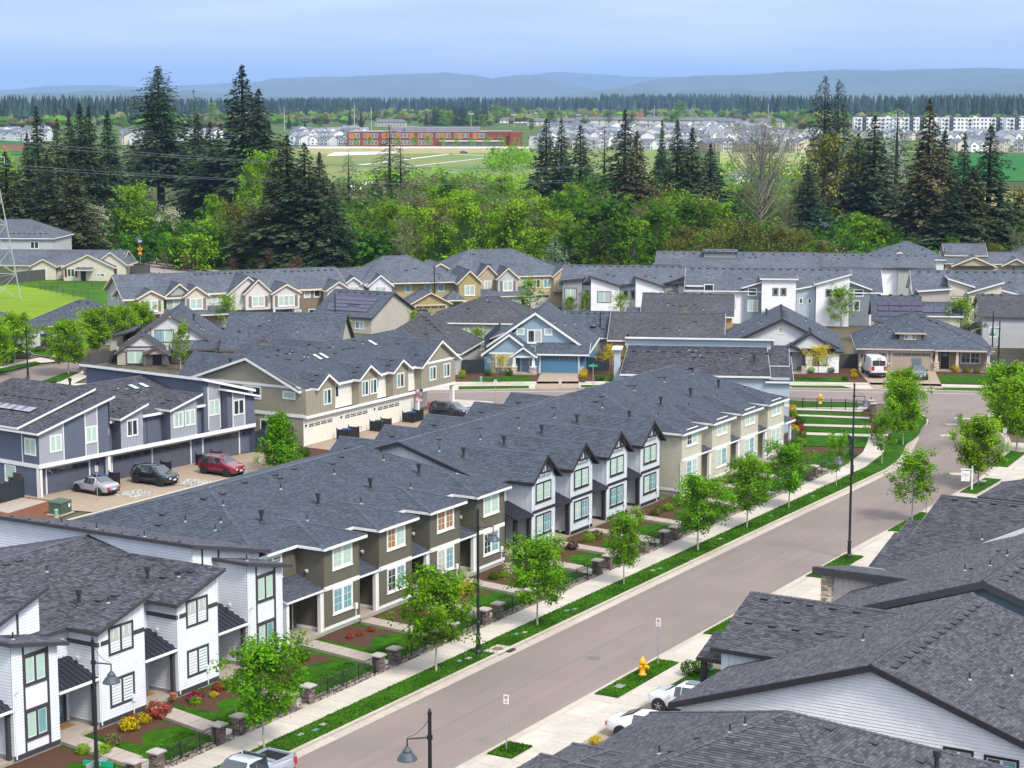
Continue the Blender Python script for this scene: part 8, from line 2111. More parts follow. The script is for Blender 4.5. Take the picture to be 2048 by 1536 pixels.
 # ---- shrubs
def shrub_mesh(mat,seed,n=420,leaf=.09,flat=.75,core=True):
 rs=np.random.RandomState(seed);P=rs.normal(size=(n,3));P/=np.linalg.norm(P,axis=1,keepdims=True)
 lump=1+.18*np.sin(P[:,0]*5+seed)*np.cos(P[:,1]*4)
 P=P*(rs.uniform(.72,1.05,n)*lump)[:,None]*np.array([.5,.5,.5*flat]);P[:,2]+=.42*flat
 P=P[P[:,2]>.0]
 Q=orient_quads(P,leaf,.3,rs,nrm_from=np.array([0,0,.2]))
 return quad_mesh('shrub',Q,rs.uniform(.6,1.4,len(P)),[mat])
SH={k:[shrub_mesh(m,300+i*7+j,n=520,leaf=.12)for j in range(2)]for i,(k,m)in enumerate({'green':m_leaf_d,'bright':m_leaf_b,'red':m_leaf_r,'yellow':m_leaf_y,'purple':m_leaf_p,'pink':m_leaf_k,'white':m_leaf_w,'olive':m_leaf_o,'grey':m_leaf_g}.items())}
COLW={'green':'dark green','bright':'bright green','red':'red-tipped','yellow':'golden yellow','purple':'dark purple','pink':'pink flowering','white':'cream flowering','olive':'olive green','grey':'grey-green'}
_seen={}
def shrub(x,y,s,kind,where,h=None,z=.1):
 lab='%s %s shrub %s'%('large' if s>1.25 else 'small' if s<.65 else 'rounded',COLW[kind],where)
 n=_seen[lab]=_seen.get(lab,0)+1
 o=link(bpy.data.objects.new('shrub',rnd.choice(SH[kind])));o.location=(x,y,z);o.scale=(s,s,(h or s));o.rotation_euler=(0,0,rnd.random()*6)
 tag(o,lab,'shrub','shrubs '+where)
B1='by the first pale grey front wall'
for s_,t_,s,k,w in((-23.9,-7.5,1.1,'yellow','under the near pale grey window'),(-23.2,-7.9,.9,'red','under the near pale grey window'),(-22.6,-7.6,.8,'yellow','under the near pale grey window'),(-21.5,-7.6,1.35,'red','beside the near pale grey path'),(-20.9,-7.5,.7,'olive','beside the near pale grey path'),(-20.4,-7.8,.6,'pink','beside the near pale grey path'),(-18.2,-7.7,.9,'pink','under the second pale grey window'),(-18.6,-7.3,.7,'bright','under the second pale grey window'),(-17.6,-8.0,.8,'green','under the second pale grey window'),(-17.0,-7.3,.5,'yellow','under the second pale grey window'),(-15.9,-7.8,.8,'red','under the second pale grey window'),(-15.2,-7.3,.9,'olive','under the second pale grey window'),(-28.0,-7.0,.8,'bright','at the foot of the first tower'),(-27.7,-5.9,.9,'bright','at the foot of the first tower'),(-27.0,-6.2,.7,'olive','at the foot of the first tower'),(-26.2,-6.6,.9,'grey','by the lamp post base'),(-9.6,-7.6,.9,'green','between the pale grey and taupe blocks'),(-8.8,-7.2,.9,'green','between the pale grey and taupe blocks'),(-9.0,-8.2,.7,'olive','between the pale grey and taupe blocks'),(-8.0,-7.9,.7,'green','between the pale grey and taupe blocks'),(-3.2,-7.6,.55,'red','under the first taupe window'),(-2.4,-7.4,.5,'red','under the first taupe window'),(-1.2,-7.3,.55,'red','under the first taupe window'),(3.2,-7.6,.6,'green','under the second taupe window'),(4.4,-7.4,.6,'olive','under the second taupe window'),(8.4,-7.8,1.0,'white','under the third taupe window'),(9.6,-7.4,1.3,'yellow','under the third taupe window'),(10.6,-7.6,1.1,'yellow','under the third taupe window'),(14.4,-7.6,.8,'green','under the last taupe window'),(15.2,-7.2,.7,'bright','under the last taupe window'),(16.6,-7.5,1.2,'white','at the far taupe corner'),(17.4,-7.2,.9,'white','at the far taupe corner'),(18.6,-7.9,1.2,'purple','at the far taupe corner'),(23.5,-7.4,.7,'bright','under the first black gable'),(25.2,-7.2,.9,'purple','under the first black gable'),(27.6,-7.6,.6,'olive','under the second black gable'),(28.4,-7.4,.9,'bright','under the second black gable'),(29.2,-7.2,.8,'olive','under the second black gable'),(30,-7.6,.8,'purple','under the second black gable'),(39.4,-7.2,.9,'olive','under the last black gable'),(40.4,-7.4,.8,'green','under the last black gable'),(41.4,-7.0,.9,'bright','under the last black gable'),(42.6,-7.2,.8,'olive','under the last black gable'),(43.6,-7.4,.8,'green','under the last black gable'),(49.0,-7.4,.8,'red','under the first sage window'),(55,-7.4,.9,'green','under the second sage window'),(61,-7.2,1.2,'bright','under the third sage window'),(66.5,-7.0,1.4,'olive','at the far sage corner'),(67.6,-6.6,1.4,'bright','at the far sage corner'),(68.8,-6.8,1.3,'bright','at the far sage corner'),(70.2,-7.2,1.2,'olive','at the far sage corner'),(66.8,-5.0,1.0,'grey','at the far sage corner')):
 shrub(*st(s_,t_),s,k,w)
for u,v,s,k,w in((1583,824,1.1,'yellow','against the pale blue wall by the park'),(1588,836,1.0,'bright','against the pale blue wall by the park'),(1583,850,1.2,'red','against the pale blue wall by the park'),(1598,850,1.2,'green','against the pale blue wall by the park'),(1586,868,1.3,'yellow','against the pale blue wall by the park'),(1600,862,.9,'red','against the pale blue wall by the park'),(1592,884,1.5,'green','at the dark fence by the park'),(1602,878,1.1,'olive','at the dark fence by the park'),(1588,900,1.4,'green','at the dark fence by the park'),(1600,893,1.2,'bright','at the dark fence by the park'),(976,752,1.1,'green','flanking the blue house window'),(1018,752,1.1,'green','flanking the blue house window'),(924,757,.9,'bright','in the bark beside the grey house'),(925,750,.8,'yellow','in the bark beside the grey house'),(928,746,.9,'bright','in the bark beside the grey house'),(1166,757,1.1,'yellow','beside the blue garage'),(1168,750,1.0,'yellow','beside the blue garage'),(1165,766,.9,'grey','beside the blue garage'),(1200,762,1.2,'green','by the street name sign'),(1228,765,1.4,'green','by the street name sign'),(1600,744,.9,'olive','under the white house window'),(1622,746,.9,'bright','under the white house window'),(1662,746,1.0,'green','under the white house window'),(1690,762,.8,'green','at the white house lawn'),(1708,748,.8,'yellow','beside the van'),(1709,757,.9,'yellow','beside the van'),(1910,744,1.2,'yellow','in the pot by the tan porch'),(1933,746,1.0,'olive','along the tan porch railing'),(1953,747,.9,'olive','along the tan porch railing'),(1980,747,.9,'green','along the tan porch railing'),(60,705,1.0,'olive','along the low hipped house'),(75,704,.9,'green','along the low hipped house'),(88,703,1.0,'olive','along the low hipped house'),(1380,1352,1.2,'green','on the right-hand lawn behind the pickup'),(1402,1345,1.1,'bright','on the right-hand lawn behind the pickup'),(1192,1492,.7,'yellow','by the nearest driveway')):
 shrub(*at(u,v),s,k,w)
shrub(*st(-21.6,15.0),1.2,'purple','at the bottom edge by the pavement');shrub(*st(45.6,-47.8),1.4,'green','in the alley bed');shrub(*st(-12.2,-8.0),.5,'pink','in the pot by the blue-glass door',z=.3)
sheet('lawn_patch',stp((-3.2,14.2),(2.6,14.2),(2.6,17.0),(-3.2,17.0)),.13,m_lawn);sheet('driveway',stp((-40,14.4),(60,14.4),(60,22),(-40,22)),.05,m_aggregate)
pt=MB();pt.lathe([(.14,0),(.2,.3),(.22,.32),(.22,.36)],n=12);o=pt.build('flower_pot',material('terracotta',(.30,.10,.05),.8));o.location=(*st(-19.0,-8.6),.3);tag(o,'terracotta pot of pink flowers beside the second pale grey door','flower pot')
pt=MB();pt.lathe([(.2,0),(.32,.42),(.36,.45),(.36,.5)],n=14);o=pt.build('flower_pot',material('red_glaze',(.22,.02,.02),.3));o.location=(*at(1910,744),.15);tag(o,'dark red glazed pot before the tan porch','flower pot')
b=empty('garden_bench',*at(1936,738),-6,.22);tag(b,'dark bench on the tan porch behind the railing','bench')
m=MB()
for i in range(5):m.box(-.7,-.25+.1*i,.42,.7,-.17+.1*i,.45)
m.build('seat',m_bark,b)
m=MB()
for i in range(4):m.box(-.7,.28,.52+.11*i,.7,.31,.6+.11*i)
m.build('backrest',m_bark,b)
for x in(-.65,.65):
 m=MB();m.box(x-.03,-.25,0,x+.03,-.19,.62);m.box(x-.03,.22,0,x+.03,.3,.95);m.box(x-.03,-.25,.6,x+.03,.3,.64);m.build('leg',m_bark,b)
 # ---- the wood: conifers named one by one
def top_h(u,vb,vt):
 x,y=at(u,vb);z=0.0
 lo,hi=0,70
 for _ in range(40):
  m=(lo+hi)/2;yy=y*_cp-(m-CAM_H)*_sp;w=y*_sp+(m-CAM_H)*_cp
  if 768-FPX*w/yy>vt:lo=m
  else:hi=m
 return lo
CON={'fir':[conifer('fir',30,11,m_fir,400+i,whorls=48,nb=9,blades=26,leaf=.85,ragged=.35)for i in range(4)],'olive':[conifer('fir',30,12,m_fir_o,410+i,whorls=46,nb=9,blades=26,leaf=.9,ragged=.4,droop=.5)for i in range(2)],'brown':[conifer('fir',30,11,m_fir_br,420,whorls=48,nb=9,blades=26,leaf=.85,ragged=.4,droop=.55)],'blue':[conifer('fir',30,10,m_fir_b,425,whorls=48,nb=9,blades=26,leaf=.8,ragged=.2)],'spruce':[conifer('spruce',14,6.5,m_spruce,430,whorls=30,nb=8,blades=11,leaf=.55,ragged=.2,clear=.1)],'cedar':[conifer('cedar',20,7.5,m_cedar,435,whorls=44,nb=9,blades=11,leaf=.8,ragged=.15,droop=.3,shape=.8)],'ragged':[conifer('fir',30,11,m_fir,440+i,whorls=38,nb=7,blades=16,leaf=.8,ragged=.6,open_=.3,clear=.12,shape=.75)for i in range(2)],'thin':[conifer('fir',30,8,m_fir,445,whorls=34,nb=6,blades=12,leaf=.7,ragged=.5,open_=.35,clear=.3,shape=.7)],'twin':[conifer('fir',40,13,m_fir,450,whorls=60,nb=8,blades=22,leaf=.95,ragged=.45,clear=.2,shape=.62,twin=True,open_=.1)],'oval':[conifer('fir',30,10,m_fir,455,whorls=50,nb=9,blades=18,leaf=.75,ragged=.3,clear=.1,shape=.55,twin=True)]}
CW={'fir':11/30,'olive':12/30,'brown':11/30,'blue':10/30,'spruce':6.5/14,'cedar':7.5/20,'ragged':11/30,'thin':8/30,'twin':13/40,'oval':1/3}
CHH={'spruce':14,'cedar':20,'twin':40}
CL={'fir':'dark green fir','olive':'olive green fir','brown':'browned fir','blue':'blue-green fir','spruce':'pale blue spruce','cedar':'bright green cedar','ragged':'ragged open fir','thin':'thin gappy fir','twin':'very tall twin-topped fir','oval':'tall oval twin-topped fir'}
firs=[(18,300,505,120,'olive','at the left edge'),(82,208,490,78,'fir','leftmost of the dark cluster on the left'),(62,262,500,70,'fir','low in front of the left cluster'),(122,233,496,84,'olive','second of the left cluster'),(146,218,486,70,'fir','between two taller firs in the left cluster'),(168,203,492,96,'fir','tallest of the left cluster'),(186,206,490,84,'fir','just right of the tallest of the left cluster'),(222,216,482,92,'fir','rightmost of the left cluster'),(100,300,508,84,'fir','in the lower front of the left cluster'),(150,320,512,90,'olive','with bare lower stems in the left cluster'),(325,128,428,110,'twin','standing alone left of centre'),(393,176,415,50,'thin','thin top rising between the two tallest firs'),(400,226,440,84,'fir','left of the great broad fir'),(424,238,446,78,'fir','close behind the great broad fir'),(490,126,450,140,'fir','greatest of all, broad, left of the school'),(522,172,455,118,'fir','right shoulder of the greatest fir'),(272,270,440,56,'ragged','between the left cluster and the twin top'),(440,255,440,70,'olive','below the greatest fir'),(578,266,535,150,'olive','great dark one in front above the collector road'),(612,280,540,120,'fir','right of the great dark front one'),(642,300,530,96,'olive','right flank of the great front group'),(668,360,545,70,'fir','lowest right of the front group'),(548,320,528,90,'olive','left flank of the great front group'),(780,246,420,66,'ragged','standing alone before the school'),(802,282,420,36,'thin','beside the lone ragged one before the school'),(698,300,420,44,'ragged','small one left of the gravel pad'),(866,348,420,40,'ragged','small one above the bright thicket'),(1092,232,440,76,'fir','first right of the school'),(1122,232,438,58,'fir','second right of the school'),(1160,246,445,78,'fir','third right of the school'),(1208,250,450,60,'ragged','thin one before the tall spire'),(1248,214,500,100,'fir','tall spire right of the school'),(1272,256,505,92,'brown','rust-tinged one right of the tall spire'),(1320,284,450,56,'cedar','smooth bright cone among the dark ones'),(1352,235,500,86,'fir','dark one behind the bright cedar'),(1382,250,500,92,'olive','right of the dark one behind the cedar'),(1418,284,492,100,'blue','smooth bluish one at the end of the middle group'),(1322,236,470,44,'fir','small top behind the cedar'),(1660,148,440,64,'oval','tallest on the right, on its own'),(1614,330,490,78,'blue','dark pyramid before the pale bare trees'),(1744,226,470,108,'fir','left of the right-hand pylon'),(1712,262,465,100,'olive','left flank beside the right-hand pylon'),(1790,204,420,56,'thin','thin top behind the right-hand pylon'),(1850,190,530,116,'brown','tallest beside the pylon on the right'),(1882,256,525,108,'fir','right of the tallest beside the pylon'),(1832,300,530,100,'fir','lower left of the tallest beside the pylon'),(1922,262,520,76,'fir','gap-toothed one of the right group'),(1972,244,530,118,'fir','rightmost of the great right group'),(1940,330,535,110,'olive','front of the great right group'),(1900,370,540,120,'fir','lowest front of the great right group'),(1110,464,585,66,'spruce','above the grey modern row'),(1485,440,530,60,'olive','squat one among the willows'),(1470,455,535,50,'fir','small one among the willows'),(790,500,560,50,'fir','small one at the wood edge'),(1536,270,470,46,'ragged','beside the bare spreading tree'),(1500,262,470,40,'ragged','left of the bare spreading tree')]
for u,vt,vb,wpx,k,where in firs:
 x,y=at(u,vb);H_=top_h(u,vb,vt);ms=rnd.choice(CON[k]);h0=CHH.get(k,30)
 w=wpx*1.85*y/FPX
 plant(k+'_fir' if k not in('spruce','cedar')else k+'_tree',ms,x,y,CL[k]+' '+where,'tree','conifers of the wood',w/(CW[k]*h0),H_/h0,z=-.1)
for o in list(bpy.data.objects):
 n=o.name.split('.')[0]
 if n in('fir_fir','olive_fir','brown_fir','blue_fir','ragged_fir','thin_fir','twin_fir','oval_fir'):o.name='fir_tree'
 # ---- the wood: broadleaved trees
WD={'bright':[broadleaf('wood_tree',14,9,m_leaf_b,m_bark_g,500+i,clear=.12,limbs=40,leaves=4200,leaf=.46,clump=.72,base_r=.16,up=.9)for i in range(3)],'green':[broadleaf('wood_tree',15,9,m_leaf_m,m_bark_g,510+i,clear=.1,limbs=40,leaves=4400,leaf=.46,clump=.75,base_r=.16,up=.9)for i in range(2)],'pale':[broadleaf('wood_tree',17,8,m_leaf_g,m_bark_g,520+i,clear=.2,limbs=42,leaves=2300,leaf=.34,clump=.7,base_r=.18,up=1.6,twig=3)for i in range(3)],'olive':[broadleaf('wood_tree',12,10,m_leaf_o,m_bark,530+i,clear=.1,limbs=36,leaves=2100,leaf=.4,clump=.8,base_r=.14,up=.7,twig=2)for i in range(2)],'blossom':[broadleaf('wood_tree',9,7,m_leaf_w,m_bark,540,clear=.12,limbs=30,leaves=2200,leaf=.32,clump=.6,base_r=.1)],'bare':[broadleaf('wood_tree',20,15,m_leaf_g,m_bark_g,550,clear=.22,limbs=70,leaves=2200,leaf=.22,clump=.9,base_r=.3,up=2.4,twig=7)],'poplar':[broadleaf('wood_tree',16,4.2,m_leaf_b,m_bark_g,560,clear=.06,limbs=40,leaves=2200,leaf=.42,clump=.55,base_r=.12,up=2.6)],'bush':[broadleaf('wood_tree',5,6.5,m_leaf_d,m_bark,570+i,clear=.02,limbs=30,leaves=1700,leaf=.36,clump=.6,base_r=.06,up=.6)for i in range(2)],'lightbush':[broadleaf('wood_tree',4.5,6,m_leaf_b,m_bark,575,clear=.02,limbs=28,leaves=1500,leaf=.34,clump=.55,base_r=.05,up=.6)]}
WH={'bright':14,'green':15,'pale':17,'olive':12,'blossom':9,'bare':20,'poplar':16,'bush':5,'lightbush':4.5}
WL={'bright':'bright green broadleaf','green':'mid green broadleaf','pale':'pale grey-green half-leaved tree','olive':'olive willow','blossom':'cream blossoming tree','bare':'bare spreading grey tree','poplar':'slim upright poplar','bush':'dense dark green thicket bush','lightbush':'light green thicket bush'}
FIRPOS=[(f[0],f[2],CL[f[4]]+' '+f[5])for f in firs]
_used={}
def near_fir(u,vb):
 f=min(FIRPOS,key=lambda f:abs(f[0]-u)+abs(f[1]-vb)*.6)
 d=u-f[0]
 return('left of the ' if d<-14 else 'right of the ' if d>14 else 'before the ' if vb>f[1]else 'behind the ')+f[2]
def wood(u,vb,vt,k,lab=None,group='broadleaved trees of the wood',wid=1.0):
 x,y=at(u,vb);H_=top_h(u,vb,vt);s=H_/WH[k]
 if not lab:
  t=' '.join((('tall ' if H_>17 else 'low ' if H_<8 else '')+WL[k].replace(' thicket','')+' '+near_fir(u,vb)).split()[:16])
  while t.split()[-1]in('the','of','on','in','by','at','to','before','above','beside','between','behind','and','its','just','a'):t=t.rsplit(' ',1)[0]
 return plant('wood_tree',rnd.choice(WD[k]),x,y,(WL[k]+' '+lab)if lab else t,'tree',group if lab else 'thicket of the wood',s*wid,s,z=-.1)
for u,vb,vt,k,lab,wd in((192,505,405,'blossom','under the left firs beside the lamp pole',1.0),(268,505,358,'bright','left of the twin-topped fir',.9),(300,505,430,'lightbush','under the twin-topped fir',1),(340,508,410,'blossom','below the twin-topped fir',.9),(372,512,430,'green','before the dark front firs',1),(398,515,450,'blossom','low, before the dark front firs',.8),(525,470,285,'bright','tall, against the great broad fir',.75),(470,525,390,'olive','left of the great front fir',1.0),(505,480,320,'bright','leaning beside the great front fir',.7),(430,500,380,'bright','between the firs left of the front group',.7),(1520,500,242,'bare','left of the lone tall oval fir',1.0),(1650,470,235,'olive','large rounded one below the lone tall oval fir',.8),(1585,490,350,'pale','beside the dark pyramid fir',1.0),(1568,520,400,'pale','low before the dark pyramid fir',1),(1500,490,355,'poplar','first of three behind the willows',1.2),(1480,488,360,'poplar','second of three behind the willows',1.2),(1540,490,360,'poplar','third of three behind the willows',1.0),(1720,535,418,'bright','yellow-green, above the white pyramid-roof house',1.1),(1760,535,430,'green','right of the yellow-green one',1),(2040,520,360,'olive','at the right edge',1.1),(1430,545,455,'olive','first above the long grey roofline',1),(1500,560,430,'olive','second above the long grey roofline',1.1),(1560,560,440,'olive','third above the long grey roofline',1.1),(1600,560,450,'olive','fourth above the long grey roofline',1.1),(1640,560,470,'olive','fifth above the long grey roofline',1),(1460,560,450,'olive','wide one above the lamp pole',1),(1430,470,375,'bright','on the slope by the small white gable',1),(2030,560,460,'pale','at the right edge behind the grey gable',.9)):
 wood(u,vb,vt,k,lab,wid=wd)
_w=random.Random(3)
spots=[]
for i in range(150):
 u=_w.uniform(700,1460);d=_w.random()
 vb=440+122*d**.8
 hpx=_w.uniform(80,165)*(.75+.35*d)
 vt=vb-hpx
 lim=338+max(0,(900-u)*.22)+(25 if u<800 else 0)
 if vt<lim:vt=lim+_w.uniform(0,30)
 if vb-vt<40:continue
 spots.append((u,vb,vt,_w.choices(('bright','green','pale','olive','bush'),(44,14,30,14,4)if u<1260 else(30,20,18,20,10))[0]))
for i in range(46):
 u=_w.uniform(250,700);vb=_w.uniform(505,545)if u>330 else _w.uniform(490,508);spots.append((u,vb,vb-_w.uniform(40,85),_w.choice(('green','bush','bush','lightbush','bright'))))
for i in range(46):
 u=_w.uniform(420,1000);vb=520+(u-420)*.10+_w.uniform(-8,10);spots.append((u,vb,vb-_w.uniform(14,34),_w.choice(('bush','lightbush','bush'))))
for i in range(44):
 u=_w.uniform(1180,1760);vb=_w.uniform(505,570);spots.append((u,vb,vb-_w.uniform(22,70),_w.choice(('lightbush','bush','olive','bright','pale'))))
for i in range(30):
 u=_w.uniform(1640,2060);vb=_w.uniform(515,560);spots.append((u,vb,vb-_w.uniform(40,80),_w.choice(('green','pale','bush','olive','green'))))
for i in range(26):
 u=_w.uniform(-40,240);vb=_w.uniform(470,505);spots.append((u,vb,vb-_w.uniform(30,60),_w.choice(('green','bush','green'))))
for u,vb,vt,k in spots:wood(u,vb,vt,k)
for u,vb,vt,lab in((1266,560,490,'dead grey snag with bare branch stubs above the modern rows'),(1130,560,500,'thin dead stem beside the pale spruce')):
 x,y=at(u,vb);H_=top_h(u,vb,vt);r=empty('dead_tree',x,y,0,0);tag(r,lab,'tree');m=MB();m.tube((0,0,0),(.1,0,H_*.6),.3,.22,8);m.tube((.1,0,H_*.6),(.3,0,H_),.22,.12,7);m.build('trunk',m_bark_g,r)
 m=MB()
 for i in range(12):
  a=i*2.1;z=H_*(.25+.055*i);m.tube((.05,0,z),(math.cos(a)*(3-.15*i),math.sin(a)*(3-.15*i),z+.5),.06,.015,5)
 m.build('limb',m_bark_g,r)
 # ------------------------------------------------------------------ beyond the wood: school, far neighbourhoods, tree lines, hills, haze
def zat(v,Y):return CAM_H-(v-HZN)*Y/FPX
m_brick=material('school_brick',(.17,.038,.022),.85,vary=.12,vscale=.6);m_brick2=material('orange_brick',(.36,.125,.045),.85,vary=.1,vscale=.6);m_metal=material('grey_metal_cladding',(.22,.22,.24),.6,vary=.05,vscale=.3)
m_farwin=material('far_window',(.10,.135,.14),.1,spec=.8)
S=Bld('school_building','long two-storey red brick school with orange panels and grey rooftop plant rooms','school',*at(695,293),-1.5,detail=0)
S.detail=0
LW=114.0
S.wall((0,0),(LW,0),0,10.2,m_brick);S.wall((LW,0),(LW,40),0,10.2,m_brick);S.wall((LW,40),(0,40),0,10.2,m_brick);S.wall((0,40),(0,0),0,10.2,m_brick)
S.box('flat_roof',-.2,-.2,10.2,LW+.2,40,10.5,m_metal);S.box('plant_room',28,8,10.5,92,26,13.2,m_metal);S.box('plant_room',40,6,10.5,48,20,13.9,m_metal);S.box('plant_room',54,7,10.5,61,20,12.6,m_metal)
S.box('entrance_wing',LW+.02,-4,0,LW+8,30,10.0,m_brick);S.box('entrance_wing',LW-16,-1.2,7.2,LW-.1,0,10.6,m_brick)
for x in(1.5,13,25,34,43.5,54.5,65,77,88,99):S.box('brick_panel',x,-.25,5.2,x+3.4,.0,9.6,m_brick2)
wm=MB();wm.box(0,-.12,0,2.0,.05,2.6,0);wm.box(-.12,-.1,-.12,2.12,.0,2.72,1);wm=wm.mesh('window',[m_farwin,m_white])
for i in range(44):
 x=1.4+i*2.55
 if i%5==3:continue
 inst('window',wm,S.root,loc=(x,0,6.3));
 if x<62:inst('window',wm,S.root,loc=(x,0,1.4))
gl=MB();gl.box(66,-.1,.3,108,.02,3.6);inst('glazed_entrance',gl.mesh('glazed_entrance',m_farwin),S.root);S.box('canopy',64,-2,3.7,110,-.0,4.2,m_white)
S.done()
def far_house(kind,wall,W,D,h,rf):
 B=MB();B.box(0,0,0,W,D,h,0)
 sl=.55
 c=D/2;zr=h+sl*c*.9
 for a,b in(((-.4,-.5),(W+.4,-.5)),):
  B.poly([(-.4,-.5,h),(W+.4,-.5,h),(W+.4,c,zr),(-.4,c,zr)],1);B.poly([(W+.4,D+.5,h),(-.4,D+.5,h),(-.4,c,zr),(W+.4,c,zr)],1)
  B.poly([(W,0,h),(W,D,h),(W,c,zr-.1)],0);B.poly([(0,D,h),(0,0,h),(0,c,zr-.1)],0)
 n=2 if kind%2 else 3
 for i in range(n):
  a,b=W*(i+.12)/n,W*(i+.80)/n;m=(a+b)/2;p=h+(b-a)*.42
  B.hexa([(a,-1.2,0),(b,-1.2,0),(b,1,0),(a,1,0),(a,-1.2,h),(b,-1.2,h),(b,1,h),(a,1,h)],0);B.poly([(a,-1.2,h),(b,-1.2,h),(m,-1.2,p)],0)
  B.poly([(a-.3,D*.45,h-.1),(a-.3,-1.6,h-.1),(m,-1.6,p+.15),(m,D*.45,p+.15)],1);B.poly([(b+.3,-1.6,h-.1),(b+.3,D*.45,h-.1),(m,D*.45,p+.15),(m,-1.6,p+.15)],1)
  for z in(1.0,3.8):B.box(m-1.0,-1.32,z,m+1.0,-1.2,z+1.5,2);B.box(m-.06,-1.36,z,m+.06,-1.2,z+1.5,3)
  B.box(b+.3,-.1,1.0,b+1.2,.0,2.4,2)
 return B.mesh('far_house',[wall,rf,m_farwin,m_white])
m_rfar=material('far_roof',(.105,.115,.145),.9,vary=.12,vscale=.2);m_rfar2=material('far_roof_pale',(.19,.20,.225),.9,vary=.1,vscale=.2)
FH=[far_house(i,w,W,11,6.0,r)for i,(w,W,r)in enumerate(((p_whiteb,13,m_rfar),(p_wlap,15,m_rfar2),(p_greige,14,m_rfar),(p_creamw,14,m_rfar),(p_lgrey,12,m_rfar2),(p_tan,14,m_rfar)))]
FN=['white','bright white','greige','cream','pale grey','tan']
rf_=random.Random(9)
ORD='first second third fourth fifth sixth seventh eighth ninth tenth eleventh twelfth thirteenth fourteenth fifteenth sixteenth seventeenth eighteenth nineteenth'.split()
def row(u0,u1,v,n,where,yaw=0,kinds=(0,1,2,3,4),jit=1.0):
 for i in range(n):
  u=u0+(u1-u0)*(i+.5)/n+rf_.uniform(-3,3);vv=v+rf_.uniform(-jit,jit)*1.6;k=rf_.choice(kinds+(0,1,4));x,y=at(u,vv)
  o=link(bpy.data.objects.new('far_house',FH[k]));o.location=(x,y,0);o.rotation_euler=(0,0,rad(yaw+rf_.choice((-70,-35,-12,8,30,60))));s=rf_.uniform(.75,1.1);o.scale=(s,s,s)
  tag(o,'far %s gabled house %s, %s from the left'%(FN[k],where,ORD[i]),'house','far houses '+where)
for a in((570,696,290,7,'left of the school, front row',0,(0,1,5,0)),(572,700,279,8,'left of the school, back row'),(575,720,271,8,'left of the school, third row'),(1050,1420,298,17,'in front of the middle firs'),(1060,1470,285,17,'behind the middle firs, second row'),(1065,1500,276,18,'behind the middle firs, third row'),(1075,1520,268,18,'behind the middle firs, fourth row'),(1085,1540,261,16,'behind the middle firs, fifth row'),(1400,1640,303,9,'around the bare spreading tree',0,(0,2,3,5)),(1440,1650,288,9,'behind the bare spreading tree'),(1480,1660,276,8,'left of the lone oval fir'),(1880,2060,303,8,'along the crop field',0,(3,2,3,0)),(1860,2060,290,9,'behind the crop field'),(1700,2060,279,13,'below the white apartments'),(-10,66,282,5,'at the far left edge'),(-10,70,271,5,'at the far left edge, back row'),(235,305,290,5,'behind the left firs'),(230,460,279,9,'between the tall left firs')):row(*a)
def slab_block(u,v,W,h,D,wall,lab,n=10,cat='building',rfm=None):
 x,y=at(u,v);r=empty('apartment_building',x,y,rf_.uniform(-3,3));tag(r,lab,cat)
 b=MB();b.box(0,0,0,W,D,h);b.build('wall',wall,r)
 b=MB();b.hexa([(-1,-1,h),(W+1,-1,h),(W+1,D+1,h),(-1,D+1,h),(4,D*.4,h+3.4),(W-4,D*.4,h+3.4),(W-4,D*.6,h+3.4),(4,D*.6,h+3.4)]);b.build('roof',rfm or m_rfar,r)
 w=MB();w.box(0,-.15,0,2.2,.05,1.5);w=w.mesh('window',m_farwin)
 for f in range(int(h/3)):
  for i in range(n):inst('window',w,r,loc=(W*(i+.5)/n-1.1,0,1.0+3*f))
for a in((1055,252,60,6,20,p_creamw,'long cream block with dark roof at the left of the far flat row'),(1150,251,120,7,20,p_creamw,'longest cream block with dark roof in the far flat row'),(1300,252,95,7,20,p_creamw,'cream block with dark roof right of the red hall'),(1440,258,70,8,22,p_creamw,'pale block with dark roof before the far trees'),(750,253,36,5,20,p_creamw,'small pale commercial block behind the school'),(1000,246,60,4,20,p_wlap,'low white hall behind the ball-field lights')):slab_block(*a)
x,y=at(1258,248);b=MB();b.box(0,0,0,22,18,13.5);o=b.build('red_hall',material('red_panel',(.34,.09,.055),.8,vary=.05,vscale=.1));o.location=(x,y,0);tag(o,'plain red windowless hall rising over the far roofs','building')
m_dkpan=paint('dark_panel',(.045,.05,.065))
for k,(u,v,W,lab)in enumerate(((1708,266,60,'white four-storey apartment block left of the tall firs'),(1822,266,40,'white four-storey apartment block between the fir tops'),(1882,267,88,'white and dark four-storey apartment block right of the fir tops'),(2012,268,60,'white four-storey apartment block at the right edge'))):
 x,y=at(u,v);r=empty('apartment_building',x,y,-4);tag(r,lab,'apartment block','white apartment blocks on the right');n=int(W/7)
 b=MB();b.box(0,0,0,W,18,15.5);b.build('wall',p_wlap,r);b=MB();b.box(-.3,-.3,15.5,W+.3,18.3,15.9);b.build('parapet',m_dkgrey,r)
 w=MB();w.box(0,-.2,0,1.7,.05,1.8);w=w.mesh('window',m_farwin);bal=MB();bal.box(0,-1.0,0,3.0,.0,1.1);bal=bal.mesh('balcony',m_dkgrey)
 for i in range(n):
  x0=W*i/n
  if i%3==1:b=MB();b.box(x0+.4,-.5,.2,x0+4.0,.02,15.2 if i%2 else 16.4);inst('bay',b.mesh('bay',m_dkpan if i%2 else p_wlap),r)
  for f in range(4):
   inst('window',w,r,loc=(x0+1.0,-.5 if i%3==1 else 0,1.0+3.7*f));inst('window',w,r,loc=(x0+4.3,0,1.0+3.7*f))
   if i%3==0:inst('balcony',bal,r,loc=(x0+3.6,0,.9+3.7*f))
